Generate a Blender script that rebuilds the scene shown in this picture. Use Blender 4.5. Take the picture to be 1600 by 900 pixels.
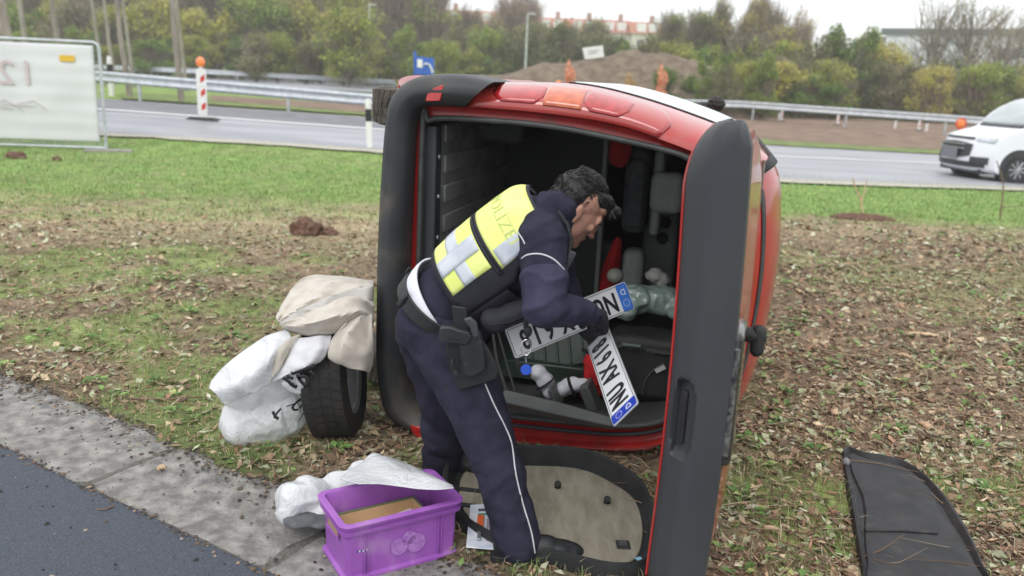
import bpy, bmesh, math, random
import numpy as np
from mathutils import Vector, Matrix, noise as mnoise
S = bpy.context.scene
for _o in list(bpy.data.objects): bpy.data.objects.remove(_o)
COL = S.collection
rad = math.radians
# ------------------------------------------------------------------ camera
CAM_H, PITCH, ROLL, FPX = 1.65, 14.0, 2.5, 1300.0
_p, _r = rad(PITCH), rad(ROLL)
CF = np.array([0, math.cos(_p), -math.sin(_p)]); _rt = np.array([1., 0, 0]); _up = np.cross(_rt, CF)
CR = _rt*math.cos(_r)+_up*math.sin(_r); CU = -_rt*math.sin(_r)+_up*math.cos(_r)
CC = np.array([0, 0, CAM_H])
cd = bpy.data.cameras.new('camera'); cam = bpy.data.objects.new('camera', cd); COL.objects.link(cam)
cd.sensor_width = 36; cd.lens = 36*FPX/1600; cd.clip_start = .05; cd.clip_end = 3000
cam.matrix_world = Matrix(((CR[0], CU[0], -CF[0], 0), (CR[1], CU[1], -CF[1], 0), (CR[2], CU[2], -CF[2], CAM_H), (0, 0, 0, 1)))
cd.dof.use_dof = True; cd.dof.focus_distance = 3.3; cd.dof.aperture_fstop = 2.2
S.camera = cam
# ------------------------------------------------------------------ light
wd = bpy.data.worlds.new('World'); S.world = wd; wd.use_nodes = True
nt = wd.node_tree; nt.nodes.clear()
def _n(t, **k):
    x = nt.nodes.new(t)
    for a, b in k.items(): setattr(x, a, b)
    return x
SUN_EL, SUN_AZ = 48, 200      # soft sun behind thick cloud, behind the camera to the left
out = _n('ShaderNodeOutputWorld'); bg = _n('ShaderNodeBackground'); sky = _n('ShaderNodeTexSky')
sky.sky_type = 'NISHITA'; sky.sun_disc = False; sky.sun_elevation = rad(SUN_EL); sky.sun_rotation = rad(SUN_AZ)
mul = _n('ShaderNodeMix', data_type='RGBA', blend_type='MULTIPLY'); mul.inputs[0].default_value = 1
nt.links.new(sky.outputs[0], mul.inputs[6]); mul.inputs[7].default_value = (.10, .10, .10, 1)
tc = _n('ShaderNodeTexCoord'); sx = _n('ShaderNodeSeparateXYZ'); nt.links.new(tc.outputs['Generated'], sx.inputs[0])
rmp = _n('ShaderNodeMapRange'); nt.links.new(sx.outputs[2], rmp.inputs[0])
rmp.inputs[1].default_value = 0; rmp.inputs[2].default_value = 1; rmp.inputs[3].default_value = 1.15; rmp.inputs[4].default_value = 1.75
nz = _n('ShaderNodeTexNoise'); nz.inputs['Scale'].default_value = 2.2; nz.inputs['Detail'].default_value = 5
nt.links.new(tc.outputs['Generated'], nz.inputs['Vector'])
nr = _n('ShaderNodeMapRange'); nt.links.new(nz.outputs[0], nr.inputs[0]); nr.inputs[3].default_value = .88; nr.inputs[4].default_value = 1.12
m2 = _n('ShaderNodeMath', operation='MULTIPLY'); nt.links.new(rmp.outputs[0], m2.inputs[0]); nt.links.new(nr.outputs[0], m2.inputs[1])
cl = _n('ShaderNodeMix', data_type='RGBA', blend_type='MULTIPLY'); cl.inputs[0].default_value = 1
cl.inputs[6].default_value = (.965, .98, 1.0, 1); nt.links.new(m2.outputs[0], cl.inputs[7])
mx = _n('ShaderNodeMix', data_type='RGBA'); mx.inputs[0].default_value = .9
nt.links.new(mul.outputs[2], mx.inputs[6]); nt.links.new(cl.outputs[2], mx.inputs[7])
nt.links.new(mx.outputs[2], bg.inputs[0]); bg.inputs[1].default_value = 1.0
nt.links.new(bg.outputs[0], out.inputs[0])
sl = bpy.data.lights.new('sun', 'SUN'); so = bpy.data.objects.new('sun', sl); COL.objects.link(so)
sl.energy = .8; sl.angle = rad(25); sl.color = (1, .97, .93)
_d = Vector((math.sin(rad(SUN_AZ))*math.cos(rad(SUN_EL)), math.cos(rad(SUN_AZ))*math.cos(rad(SUN_EL)), math.sin(rad(SUN_EL))))
so.rotation_euler = _d.to_track_quat('Z', 'Y').to_euler()
S.view_settings.view_transform = 'Standard'; S.view_settings.look = 'None'
S.view_settings.exposure = 0.12; S.view_settings.gamma = 1
S.cycles.max_bounces = 6; S.cycles.volume_bounces = 2; S.cycles.use_denoising = True
# ------------------------------------------------------------------ pixel rays -> real points
def ray(x, y): return CF*FPX+CR*(x-800)-CU*(y-450)
def G(x, y, z=0.):
    d = ray(x, y); return CC+d*((z-CAM_H)/d[2])
def D(x, y, Y):
    d = ray(x, y); return CC+d*(Y/d[1])
def sstep(t): t = np.clip(t, 0, 1); return t*t*(3-2*t)
def terr(x, y):
    x = np.asarray(x, float); y = np.asarray(y, float)
    a = sstep((y-15.2)/4)*(.22-.035*np.clip(x, -13, 13))
    b = sstep((y-24)/18)*.45*sstep((x-2)/8)
    return a+b
def GT(x, y, dz=0.):
    d = ray(x, y); lo, hi = 1.0, 400.0
    if d[2] >= -1e-6: return CC+d*(hi/d[1])
    Y = lo
    prev = lo
    while Y < hi:
        p = CC+d*(Y/d[1])
        if p[2] < terr(p[0], p[1])+dz: break
        prev = Y; Y *= 1.03
    a, b = prev, Y
    for _ in range(25):
        m = (a+b)/2; p = CC+d*(m/d[1])
        if p[2] < terr(p[0], p[1])+dz: b = m
        else: a = m
    return CC+d*(b/d[1])
# ------------------------------------------------------------------ materials
MATS = {}
def mat(name, c1, rough=.6, c2=None, scale=8., metal=0., bump=0., bscale=60., coat=0., c3=None, detail=6., rand=0., trans=0., alpha=1., spec=.5, sss=0., emit=0., stretch=None, lo=.35, hi=.65, sheen=0., ior=1.45, bdist=.01):
    if name in MATS: return MATS[name]
    m = bpy.data.materials.new(name); m.use_nodes = True; t = m.node_tree; N = t.nodes; L = t.links
    b = N['Principled BSDF']; b.inputs['Roughness'].default_value = rough; b.inputs['Metallic'].default_value = metal
    b.inputs['Coat Weight'].default_value = coat; b.inputs['Coat Roughness'].default_value = .08
    b.inputs['Transmission Weight'].default_value = trans; b.inputs['Alpha'].default_value = alpha
    b.inputs['Specular IOR Level'].default_value = spec; b.inputs['IOR'].default_value = ior
    b.inputs['Sheen Weight'].default_value = sheen
    if sss: b.inputs['Subsurface Weight'].default_value = sss; b.inputs['Subsurface Scale'].default_value = .02
    tcn = N.new('ShaderNodeTexCoord'); vec = tcn.outputs['Object']
    if stretch:
        mp = N.new('ShaderNodeMapping'); mp.inputs['Scale'].default_value = stretch; L.new(vec, mp.inputs[0]); vec = mp.outputs[0]
    col = None
    def rgba(c): return (c[0], c[1], c[2], 1)
    if c2 is not None:
        n = N.new('ShaderNodeTexNoise'); n.inputs['Scale'].default_value = scale; n.inputs['Detail'].default_value = detail
        L.new(vec, n.inputs['Vector'])
        r = N.new('ShaderNodeValToRGB'); e = r.color_ramp.elements
        e[0].position = lo; e[0].color = rgba(c1); e[1].position = hi; e[1].color = rgba(c2)
        if c3 is not None:
            x = r.color_ramp.elements.new(min(hi+.15, .99)); x.color = rgba(c3)
        L.new(n.outputs[0], r.inputs[0]); col = r.outputs[0]
    else:
        b.inputs['Base Color'].default_value = rgba(c1)
    if rand:
        oi = N.new('ShaderNodeObjectInfo'); hs = N.new('ShaderNodeHueSaturation')
        mr = N.new('ShaderNodeMapRange'); L.new(oi.outputs['Random'], mr.inputs[0]); mr.inputs[3].default_value = 1-rand; mr.inputs[4].default_value = 1+rand
        L.new(mr.outputs[0], hs.inputs['Value'])
        mr2 = N.new('ShaderNodeMapRange'); L.new(oi.outputs['Random'], mr2.inputs[0]); mr2.inputs[3].default_value = .5+rand*.08; mr2.inputs[4].default_value = .5-rand*.08
        L.new(mr2.outputs[0], hs.inputs['Hue'])
        if col is not None: L.new(col, hs.inputs['Color'])
        else: hs.inputs['Color'].default_value = rgba(c1)
        col = hs.outputs[0]
    if col is not None: L.new(col, b.inputs['Base Color'])
    if bump:
        n2 = N.new('ShaderNodeTexNoise'); n2.inputs['Scale'].default_value = bscale; n2.inputs['Detail'].default_value = 5
        L.new(vec, n2.inputs['Vector']); bp = N.new('ShaderNodeBump'); bp.inputs['Strength'].default_value = bump; bp.inputs['Distance'].default_value = bdist
        L.new(n2.outputs[0], bp.inputs['Height']); L.new(bp.outputs[0], b.inputs['Normal'])
    if emit: b.inputs['Emission Color'].default_value = rgba(c1); b.inputs['Emission Strength'].default_value = emit
    MATS[name] = m; return m
def vcol_mat(name, rough=.8, bump=.0, trans=0., attr='Col', noise_amt=.0):
    m = bpy.data.materials.new(name); m.use_nodes = True; t = m.node_tree; N = t.nodes; L = t.links
    b = N['Principled BSDF']; b.inputs['Roughness'].default_value = rough
    a = N.new('ShaderNodeVertexColor'); a.layer_name = attr; L.new(a.outputs[0], b.inputs['Base Color'])
    b.inputs['Specular IOR Level'].default_value = .25
    return m
# ------------------------------------------------------------------ mesh accumulator
class MB:
    def __init__(s): s.v = []; s.f = []; s.m = []
    def add(s, vs, fs, mi=0):
        o = len(s.v); s.v += [tuple(map(float, p)) for p in vs]
        for f in fs: s.f.append(tuple(o+i for i in f)); s.m.append(mi)
        return s
    def box(s, c, size, R=None, mi=0, taper=1.):
        hx, hy, hz = [a/2 for a in size]; vs = []
        for z in (-1, 1):
            k = taper if z > 0 else 1.
            for x, y in ((-1, -1), (1, -1), (1, 1), (-1, 1)): vs.append(Vector((x*hx*k, y*hy*k, z*hz)))
        if R is not None: vs = [R @ v for v in vs]
        c = Vector(c)
        return s.add([v+c for v in vs], [(0, 3, 2, 1), (4, 5, 6, 7), (0, 1, 5, 4), (1, 2, 6, 5), (2, 3, 7, 6), (3, 0, 4, 7)], mi)
    def tube(s, pts, r, n=8, mi=0, caps=True, flat=1.):
        pts = [Vector(p) for p in pts]; rs = r if isinstance(r, (list, tuple)) else [r]*len(pts)
        rings = []; prev = None
        for i, p in enumerate(pts):
            a = pts[max(i-1, 0)]; b = pts[min(i+1, len(pts)-1)]; t = (b-a).normalized() if (b-a).length > 1e-9 else Vector((0, 0, 1))
            if prev is None:
                q = Vector((0, 0, 1)) if abs(t.z) < .9 else Vector((1, 0, 0)); x = t.cross(q).normalized()
            else: x = (prev-t*prev.dot(t)).normalized()
            prev = x; y = t.cross(x)
            rings.append([p+(x*math.cos(2*math.pi*k/n)+y*math.sin(2*math.pi*k/n)*flat)*rs[i] for k in range(n)])
        vs = [q for rg in rings for q in rg]; fs = []
        for i in range(len(pts)-1):
            for k in range(n): fs.append((i*n+k, i*n+(k+1) % n, (i+1)*n+(k+1) % n, (i+1)*n+k))
        if caps: fs += [tuple(range(n-1, -1, -1)), tuple((len(pts)-1)*n+k for k in range(n))]
        return s.add(vs, fs, mi)
    def grid(s, P, mi=0, closeu=False):
        nu = len(P); nv = len(P[0]); vs = [q for row in P for q in row]; fs = []
        for i in range(nu if closeu else nu-1):
            for j in range(nv-1):
                a = (i % nu)*nv; b = ((i+1) % nu)*nv; fs.append((a+j, b+j, b+j+1, a+j+1))
        return s.add(vs, fs, mi)
    def prism(s, poly, off, mi=0):
        n = len(poly); a = [Vector(p) for p in poly]; o = Vector(off); b = [p+o for p in a]
        return s.add(a+b, [tuple(range(n-1, -1, -1)), tuple(range(n, 2*n))]+[(i, (i+1) % n, n+(i+1) % n, n+i) for i in range(n)], mi)
    def ell(s, c, r, R=None, nu=16, nv=10, mi=0):
        vs = []; c = Vector(c)
        for j in range(1, nv):
            th = math.pi*j/nv
            for i in range(nu):
                ph = 2*math.pi*i/nu; v = Vector((r[0]*math.sin(th)*math.cos(ph), r[1]*math.sin(th)*math.sin(ph), r[2]*math.cos(th)))
                vs.append(v)
        vs += [Vector((0, 0, r[2])), Vector((0, 0, -r[2]))]
        if R is not None: vs = [R @ v for v in vs]
        fs = []; T = (nv-1)*nu
        for j in range(nv-2):
            for i in range(nu): fs.append((j*nu+i, (j+1)*nu+i, (j+1)*nu+(i+1) % nu, j*nu+(i+1) % nu))
        for i in range(nu): fs.append((T, i, (i+1) % nu)); fs.append((T+1, (nv-2)*nu+(i+1) % nu, (nv-2)*nu+i))
        return s.add([v+c for v in vs], fs, mi)
    def cap(s, p0, r0, p1, r1, n=14, mi=0, flat=1., axis=None):
        """tapered capsule; flat scales it along axis (world dir)"""
        p0 = Vector(p0); p1 = Vector(p1); t = (p1-p0).normalized(); pts = []; rs = []
        for k in range(5):
            a = math.pi/2*(1-k/4); pts.append(p0-t*r0*math.sin(a)); rs.append(max(r0*math.cos(a), r0*.02))
        for k in range(5):
            a = math.pi/2*k/4; pts.append(p1+t*r1*math.sin(a)); rs.append(max(r1*math.cos(a), r1*.02))
        return s.tube(pts, rs, n, mi, True, flat)
def mesh_of(mb, name, smooth=40.):
    me = bpy.data.meshes.new(name); me.from_pydata(mb.v, [], mb.f); me.validate()
    if len(me.polygons) == len(mb.m) and any(mb.m): me.polygons.foreach_set('material_index', mb.m)
    if smooth:
        me.polygons.foreach_set('use_smooth', [True]*len(me.polygons)); me.set_sharp_from_angle(angle=rad(smooth))
    me.update(); return me
def tag(o, label=None, cat=None, group=None, kind=None):
    if label: o['label'] = label
    if cat: o['category'] = cat
    if group: o['group'] = group
    if kind: o['kind'] = kind
    return o
def thing(name, label, cat, loc=(0, 0, 0), group=None):
    o = bpy.data.objects.new(name, None); COL.objects.link(o); o.location = Vector(loc); o.empty_display_size = .1
    return tag(o, label, cat, group)
def _wloc(o):
    l = Vector(o.location); p = o.parent
    while p: l = l+Vector(p.location); p = p.parent
    return l
def obj(name, mb, m, parent=None, smooth=40., bevel=0., segs=2, label=None, solid=0., soff=0., sub=0, fixn=False):
    me = mb if isinstance(mb, bpy.types.Mesh) else mesh_of(mb, name, smooth)
    if fixn:
        bm = bmesh.new(); bm.from_mesh(me); bmesh.ops.recalc_face_normals(bm, faces=bm.faces); bm.to_mesh(me); bm.free()
    ms = m if isinstance(m, (list, tuple)) else [m]
    if not me.materials:
        for q in ms: me.materials.append(q)
    o = bpy.data.objects.new(name, me); COL.objects.link(o)
    if parent is not None:
        o.parent = parent; o.location = -_wloc(parent)
    if solid: md = o.modifiers.new('s', 'SOLIDIFY'); md.thickness = solid; md.offset = soff
    if bevel: md = o.modifiers.new('b', 'BEVEL'); md.width = bevel; md.segments = segs; md.limit_method = 'ANGLE'; md.angle_limit = rad(35); md.harden_normals = False
    if sub: md = o.modifiers.new('u', 'SUBSURF'); md.levels = sub; md.render_levels = sub
    if label: o['label'] = label
    return o
def struct(name, mb, m, **k):
    o = obj(name, mb, m, **k); o['kind'] = 'structure'; return o
def evalmesh(o):
    dg = bpy.context.evaluated_depsgraph_get(); return bpy.data.meshes.new_from_object(o.evaluated_get(dg))
def blob(name, mb, m, parent=None, voxel=.008, smooth=4, label=None, disp=0., dsize=.1, fine=0., fsize=.03, fn=None, decimate=0):
    """overlapping closed shapes fused into one continuous smooth surface"""
    me = mesh_of(mb, name, 0); o = bpy.data.objects.new(name, me); COL.objects.link(o)
    md = o.modifiers.new('r', 'REMESH'); md.mode = 'VOXEL'; md.voxel_size = voxel; md.use_smooth_shade = True
    if smooth: sm = o.modifiers.new('s', 'SMOOTH'); sm.iterations = smooth; sm.factor = .5
    me2 = evalmesh(o); bpy.data.objects.remove(o); me2.name = name
    n = len(me2.vertices); co = np.empty(n*3); me2.vertices.foreach_get('co', co); co = co.reshape(-1, 3)
    if disp or fine or fn:
        nn = np.empty(n*3); me2.vertices.foreach_get('normal', nn); nn = nn.reshape(-1, 3)
        for i in range(n):
            p = Vector(co[i]); d = 0
            if disp: d += disp*(mnoise.noise(p/dsize)+.0)
            if fine: d += fine*(1-2*abs(mnoise.noise(p/fsize+Vector((7, 3, 1)))))
            if fn: d += fn(co[i], nn[i])
            co[i] += nn[i]*d
        me2.vertices.foreach_set('co', co.ravel())
    me2.materials.clear()
    me2.polygons.foreach_set('use_smooth', [True]*len(me2.polygons)); me2.update()
    return obj(name, me2, m, parent, label=label)
def catmull(P, n=6, closed=False):
    P = [np.array(p, float) for p in P]; out = []; N = len(P); last = N if closed else N-1
    for i in range(last):
        p0 = P[(i-1) % N] if closed or i > 0 else P[i]; p1 = P[i]; p2 = P[(i+1) % N]; p3 = P[(i+2) % N] if closed or i+2 < N else P[(i+1) % N]
        for k in range(n):
            t = k/n; out.append(.5*((2*p1)+(-p0+p2)*t+(2*p0-5*p1+4*p2-p3)*t*t+(-p0+3*p1-3*p2+p3)*t**3))
    if not closed: out.append(P[-1])
    return out
def copy_tree(o, parent=None):
    c = o.copy(); COL.objects.link(c)
    if parent is not None: c.parent = parent
    for ch in list(o.children): copy_tree(ch, c)
    return c
def tri_np(name, V, F, colors=None, m=None, kind=None, parent=None):
    """big meshes straight from numpy arrays; F is (n,k)"""
    me = bpy.data.meshes.new(name); k = F.shape[1]
    me.vertices.add(len(V)); me.vertices.foreach_set('co', V.astype(np.float32).ravel())
    me.loops.add(F.size); me.loops.foreach_set('vertex_index', F.astype(np.int32).ravel())
    me.polygons.add(len(F)); me.polygons.foreach_set('loop_start', np.arange(0, F.size, k, dtype=np.int32)); me.polygons.foreach_set('loop_total', np.full(len(F), k, np.int32))
    me.update(calc_edges=True)
    if colors is not None:
        a = me.color_attributes.new('Col', 'FLOAT_COLOR', 'POINT'); a.data.foreach_set('color', colors.astype(np.float32).ravel())
    me.materials.append(m); o = bpy.data.objects.new(name, me); COL.objects.link(o)
    if parent is not None: o.parent = parent; o.location = -_wloc(parent)
    if kind: o['kind'] = kind
    return o
RNG = np.random.default_rng(4); random.seed(5)
# =================================================================== GROUND
_lat = RNG.random((256, 256))
def vn(x, y, s, o=0):
    x = np.asarray(x, float)/s+o*17.3+500; y = np.asarray(y, float)/s+o*9.1+500
    xi = np.floor(x).astype(int); yi = np.floor(y).astype(int); fx = x-xi; fy = y-yi; fx = fx*fx*(3-2*fx); fy = fy*fy*(3-2*fy)
    g = lambda a, b: _lat[a % 256, b % 256]
    return (g(xi, yi)*(1-fx)+g(xi+1, yi)*fx)*(1-fy)+(g(xi, yi+1)*(1-fx)+g(xi+1, yi+1)*fx)*fy
def fbm(x, y, s, o=0): return .5*vn(x, y, s, o)+.3*vn(x, y, s/2.1, o+1)+.2*vn(x, y, s/4.3, o+2)
KA = np.array([-2.2, 3.33]); KD = np.array([.854, -.52]); KN = np.array([.52, .854])
def qd(x, y): return (x-KA[0])*KN[0]+(y-KA[1])*KN[1]
def zone(x, y):
    """green, straw, rest is litter-covered soil"""
    r = sstep((x-.5)/1.5)
    n = fbm(x, y, 1.6); n2 = fbm(x, y, .5, 5); n3 = fbm(x, y, 3.0, 9)
    yw = y+(n3-.5)*3
    gl = sstep((yw-9.7)/1.7)*(.75+.25*sstep((n2-.35)/.2))
    gl = np.maximum(gl, sstep((n*.6+n2*.4-.44)/.1)*.72*np.where((yw > 7.3) & (yw < 9.2), .25, 1))
    gr = sstep((yw-10.3)/1.6)
    gr = np.maximum(gr, sstep((n-.55)/.1)*.35+sstep((4.0-y)/.8)*sstep((n2-.42)/.12)*.95)
    g = gl*(1-r)+gr*r
    st = (1-r)*np.exp(-((yw-9.1)/1.2)**2)*.95+r*np.exp(-((yw-10.2)/.7)**2)*.5
    return np.clip(g, 0, 1), np.clip(st, 0, 1)
def gz(x, y):
    q = qd(x, y)+(fbm(x, y, .35, 3)-.5)*.22
    h = sstep((q-.40)/.09)
    near = sstep((14-y)/4)
    return terr(x, y)+(-.035+.05*h)+h*near*((fbm(x, y, .8, 4)-.5)*.05+(fbm(x, y, .17, 6)-.5)*.022)*sstep((q-.4)/.3)
def col_at(x, y):
    g, st = zone(x, y); n = fbm(x, y, .25, 7)[..., None]; n2 = fbm(x, y, .09, 8)[..., None]
    soil = np.array([.17, .125, .085])*(1-n)+np.array([.38, .30, .20])*n
    gr = np.array([.15, .24, .06])*(1-n2)+np.array([.30, .41, .13])*n2
    sw = np.array([.50, .42, .26])
    c = soil*(1-g[..., None])+gr*g[..., None]; c = c*(1-st[..., None]*.7)+sw*st[..., None]*.7
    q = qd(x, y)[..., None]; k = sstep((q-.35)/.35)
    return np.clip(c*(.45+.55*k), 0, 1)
def ground_mat():
    m = bpy.data.materials.new('ground_soil_grass'); m.use_nodes = True; t = m.node_tree; N = t.nodes; L = t.links
    b = N['Principled BSDF']; b.inputs['Roughness'].default_value = .95; b.inputs['Specular IOR Level'].default_value = .15
    a = N.new('ShaderNodeVertexColor'); a.layer_name = 'Col'; tcn = N.new('ShaderNodeTexCoord')
    n = N.new('ShaderNodeTexNoise'); n.inputs['Scale'].default_value = 22; n.inputs['Detail'].default_value = 9; n.inputs['Roughness'].default_value = .7; L.new(tcn.outputs['Object'], n.inputs['Vector'])
    r = N.new('ShaderNodeMapRange'); L.new(n.outputs[0], r.inputs[0]); r.inputs[1].default_value = .3; r.inputs[2].default_value = .7; r.inputs[3].default_value = .5; r.inputs[4].default_value = 1.45
    n3 = N.new('ShaderNodeTexNoise'); n3.inputs['Scale'].default_value = 2.5; n3.inputs['Detail'].default_value = 8; L.new(tcn.outputs['Object'], n3.inputs['Vector'])
    r3 = N.new('ShaderNodeMapRange'); L.new(n3.outputs[0], r3.inputs[0]); r3.inputs[1].default_value = .3; r3.inputs[2].default_value = .7; r3.inputs[3].default_value = .75; r3.inputs[4].default_value = 1.25
    mm = N.new('ShaderNodeMath'); mm.operation = 'MULTIPLY'; L.new(r.outputs[0], mm.inputs[0]); L.new(r3.outputs[0], mm.inputs[1])
    x = N.new('ShaderNodeMix'); x.data_type = 'RGBA'; x.blend_type = 'MULTIPLY'; x.inputs[0].default_value = 1
    L.new(a.outputs[0], x.inputs[6]); L.new(mm.outputs[0], x.inputs[7]); L.new(x.outputs[2], b.inputs['Base Color'])
    bp = N.new('ShaderNodeBump'); bp.inputs['Distance'].default_value = .03; bp.inputs['Strength'].default_value = .9; L.new(n.outputs[0], bp.inputs['Height']); L.new(bp.outputs[0], b.inputs['Normal'])
    return m
def sheet(name, X, Y, Z, cols, m, kind='structure'):
    nu, nv = X.shape; V = np.stack([X, Y, Z], -1).reshape(-1, 3)
    i, j = np.meshgrid(np.arange(nu-1), np.arange(nv-1), indexing='ij'); a = (i*nv+j).ravel(); F = np.stack([a, a+1, a+nv+1, a+nv], 1)
    C4 = None if cols is None else np.concatenate([cols.reshape(-1, 3), np.ones((nu*nv, 1))], 1)
    o = tri_np(name, V, F, C4, m, kind); o.data.polygons.foreach_set('use_smooth', [True]*len(F)); return o
ys = np.concatenate([np.linspace(-5, 1.2, 12), np.linspace(1.3, 9, 240), np.geomspace(9.05, 60, 130), np.geomspace(64, 900, 24)])
sv = np.linspace(-1, 1, 381); sv = np.sign(sv)*np.abs(sv)**1.5
Yg, Sg = np.meshgrid(ys, sv, indexing='ij'); Xg = Sg*(14+1.7*np.maximum(Yg, 0))
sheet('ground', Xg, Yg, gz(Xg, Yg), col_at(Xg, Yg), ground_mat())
# asphalt and concrete gutter in the foreground
M_asph = mat('asphalt_near', (.050, .060, .080), .8, (.095, .107, .135), 170, bump=1., bscale=260, c3=(.22, .23, .25), lo=.34, hi=.66, bdist=.006, detail=4)
ts = np.linspace(-30, 30, 200); qs = np.concatenate([np.linspace(-9, -.3, 12), np.linspace(-.25, .012, 12)])
T_, Q_ = np.meshgrid(ts, qs, indexing='ij')
Q2 = Q_+np.where(Q_ > -.02, (fbm(T_*1.0, Q_*0, .22, 3)-.5)*.045, 0)
X_ = KA[0]+KD[0]*T_+KN[0]*Q2; Y_ = KA[1]+KD[1]*T_+KN[1]*Q2
sheet('near_road', X_, Y_, .008-.004*(Q_ > .0), None, M_asph)
M_conc = mat('gutter_concrete', (.155, .148, .14), .9, (.285, .272, .252), 14, bump=1., bscale=45, c3=(.36, .345, .32), lo=.38, hi=.60, detail=15, bdist=.010)
gut = bpy.data.objects.new('concrete_gutter', None); COL.objects.link(gut); gut['kind'] = 'structure'
Rk = Matrix.Rotation(math.atan2(KD[1], KD[0]), 3, 'Z')
for k in range(-9, 12):
    t0 = .577+1.04*k; tm = t0+.52; mb = MB(); nx, ny = 24, 12; P = []
    for a in range(nx):
        row = []
        for b_ in range(ny):
            tt = t0+.002+1.036*a/(nx-1); qq = .0+.5*b_/(ny-1)
            edge = min(a, nx-1-a, 99)
            z = -.004+(0.010 if 0 < a < nx-1 and 0 < b_ < ny-1 else .0)+(.004*mnoise.noise(Vector((tt*7, qq*9, k))))+(.003*((k*7) % 3-1))
            xy = KA+KD*tt+KN*qq; row.append((xy[0], xy[1], z))
        P.append(row)
    mb.grid(P); obj('slab', mb, M_conc, gut, smooth=30)
jb = MB(); jb.prism([tuple(KA+KD*(-9)+KN*.0)+(-.03,), tuple(KA+KD*(12)+KN*.0)+(-.03,), tuple(KA+KD*(12)+KN*.5)+(-.03,), tuple(KA+KD*(-9)+KN*.5)+(-.03,)], (0, 0, .029))
struct('joint_bed', jb, mat('dark_grit', (.085, .078, .07), .95, (.16, .15, .13), 60), smooth=0)
# ------------------------------------------------ roads beyond (strips between two pixel polylines)
def resamp(P, n):
    P = np.array(P, float); d = np.r_[0, np.cumsum(np.hypot(*np.diff(P, axis=0).T))]; s = np.linspace(0, d[-1], n)
    return np.stack([np.interp(s, d, P[:, 0]), np.interp(s, d, P[:, 1])], 1)
def strip(name, A, B, m, dz=.01, n=60, k=8, jit=0., kind='structure'):
    A = resamp(A, n); B = resamp(B, n); a = np.array([GT(*p) for p in A]); b = np.array([GT(*p) for p in B])
    if jit:
        w = (fbm(np.arange(n)*.9, np.zeros(n), 1.3, 2)-.5)*jit; a[:, 1] += w; w = (fbm(np.arange(n)*.9, np.ones(n)*5, 1.3, 2)-.5)*jit; b[:, 1] += w
    f = np.linspace(0, 1, k)[None, :, None]; P = a[:, None]*(1-f)+b[:, None]*f
    X, Y = P[..., 0], P[..., 1]; return sheet(name, X, Y, gz(X, Y)+.03+dz, None, m, kind)
M_road = mat('asphalt_wet_grey', (.25, .255, .28), .45, (.36, .365, .39), 1.2, bump=.3, bscale=120, stretch=(.3, 1.5, 1), spec=.4)
M_shoulder = mat('asphalt_dark', (.14, .14, .155), .6, (.2, .2, .22), 2)
M_line = mat('road_paint_white', (.62, .62, .62), .6, (.75, .75, .75), 9)
M_gravel = mat('edge_gravel', (.36, .33, .27), .9, (.55, .52, .44), 30, bump=.8, bscale=50)
M_soil = mat('bare_soil', (.17, .115, .08), .95, (.27, .185, .135), 1.4, bump=1, bscale=9, c3=(.31, .24, .18), bdist=.08)
M_verge = mat('verge_grass', (.13, .18, .05), .95, (.22, .27, .09), 2.0, bump=1, bscale=16, bdist=.06, c3=(.26, .21, .12))
near_e = [(-60, 198), (170, 212), (400, 224), (600, 238), (850, 254), (1230, 284), (1420, 291), (1700, 300)]
far_e = [(-60, 148), (170, 158), (590, 187), (850, 206), (1230, 232), (1470, 245), (1700, 252)]
strip('dual_carriageway', near_e, far_e, M_road, .012)
strip('hard_shoulder', [(-60, 164), (170, 175), (600, 206), (850, 222)], [(-60, 148.5), (170, 158.5), (590, 187.5), (850, 206.5)], M_shoulder, .018)
strip('edge_line', [(-60, 166), (170, 177), (600, 208), (850, 224), (1230, 250), (1700, 268)], [(-60, 164), (170, 175), (600, 206), (850, 222), (1230, 248.6), (1700, 266.6)], M_line, .024)
strip('gravel_edge', [(-60, 202), (170, 216), (400, 229), (600, 243), (850, 259), (1230, 289), (1420, 296), (1700, 305)], [(a, b-1) for a, b in near_e], M_gravel, .008, jit=.25)
strip('soil_verge', [(190, 157), (590, 184), (600, 186)], [(190, 148), (400, 157), (600, 172)], M_verge, .02, jit=.5)
strip('soil_patch', [(330, 160), (560, 178), (600, 180)], [(330, 152), (560, 166), (600, 168)], M_soil, .026, jit=.6)
strip('grass_verge', [(1130, 224), (1230, 231), (1475, 244), (1700, 251)], [(1130, 214), (1240, 222), (1475, 234), (1700, 241)], M_verge, .02, jit=.5)
strip('bare_soil_field', [(1100, 216), (1240, 224), (1475, 238), (1700, 243)], [(1100, 176), (1240, 182), (1475, 194), (1700, 204)], M_soil, .026, jit=1.5)
strip('far_grass_strip', [(1030, 172), (1240, 182), (1475, 195), (1700, 205)], [(1030, 157), (1240, 166), (1500, 184), (1700, 196)], M_verge, .032, jit=1)
strip('far_road', [(1000, 153), (1160, 160), (1500, 184), (1700, 197)], [(1000, 150), (1160, 157), (1500, 180), (1700, 192)], M_shoulder, .04, n=40)
strip('far_carriageway', [(150, 131), (400, 138), (620, 148)], [(150, 120), (400, 123), (620, 128)], M_road, .03, n=40)
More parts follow.
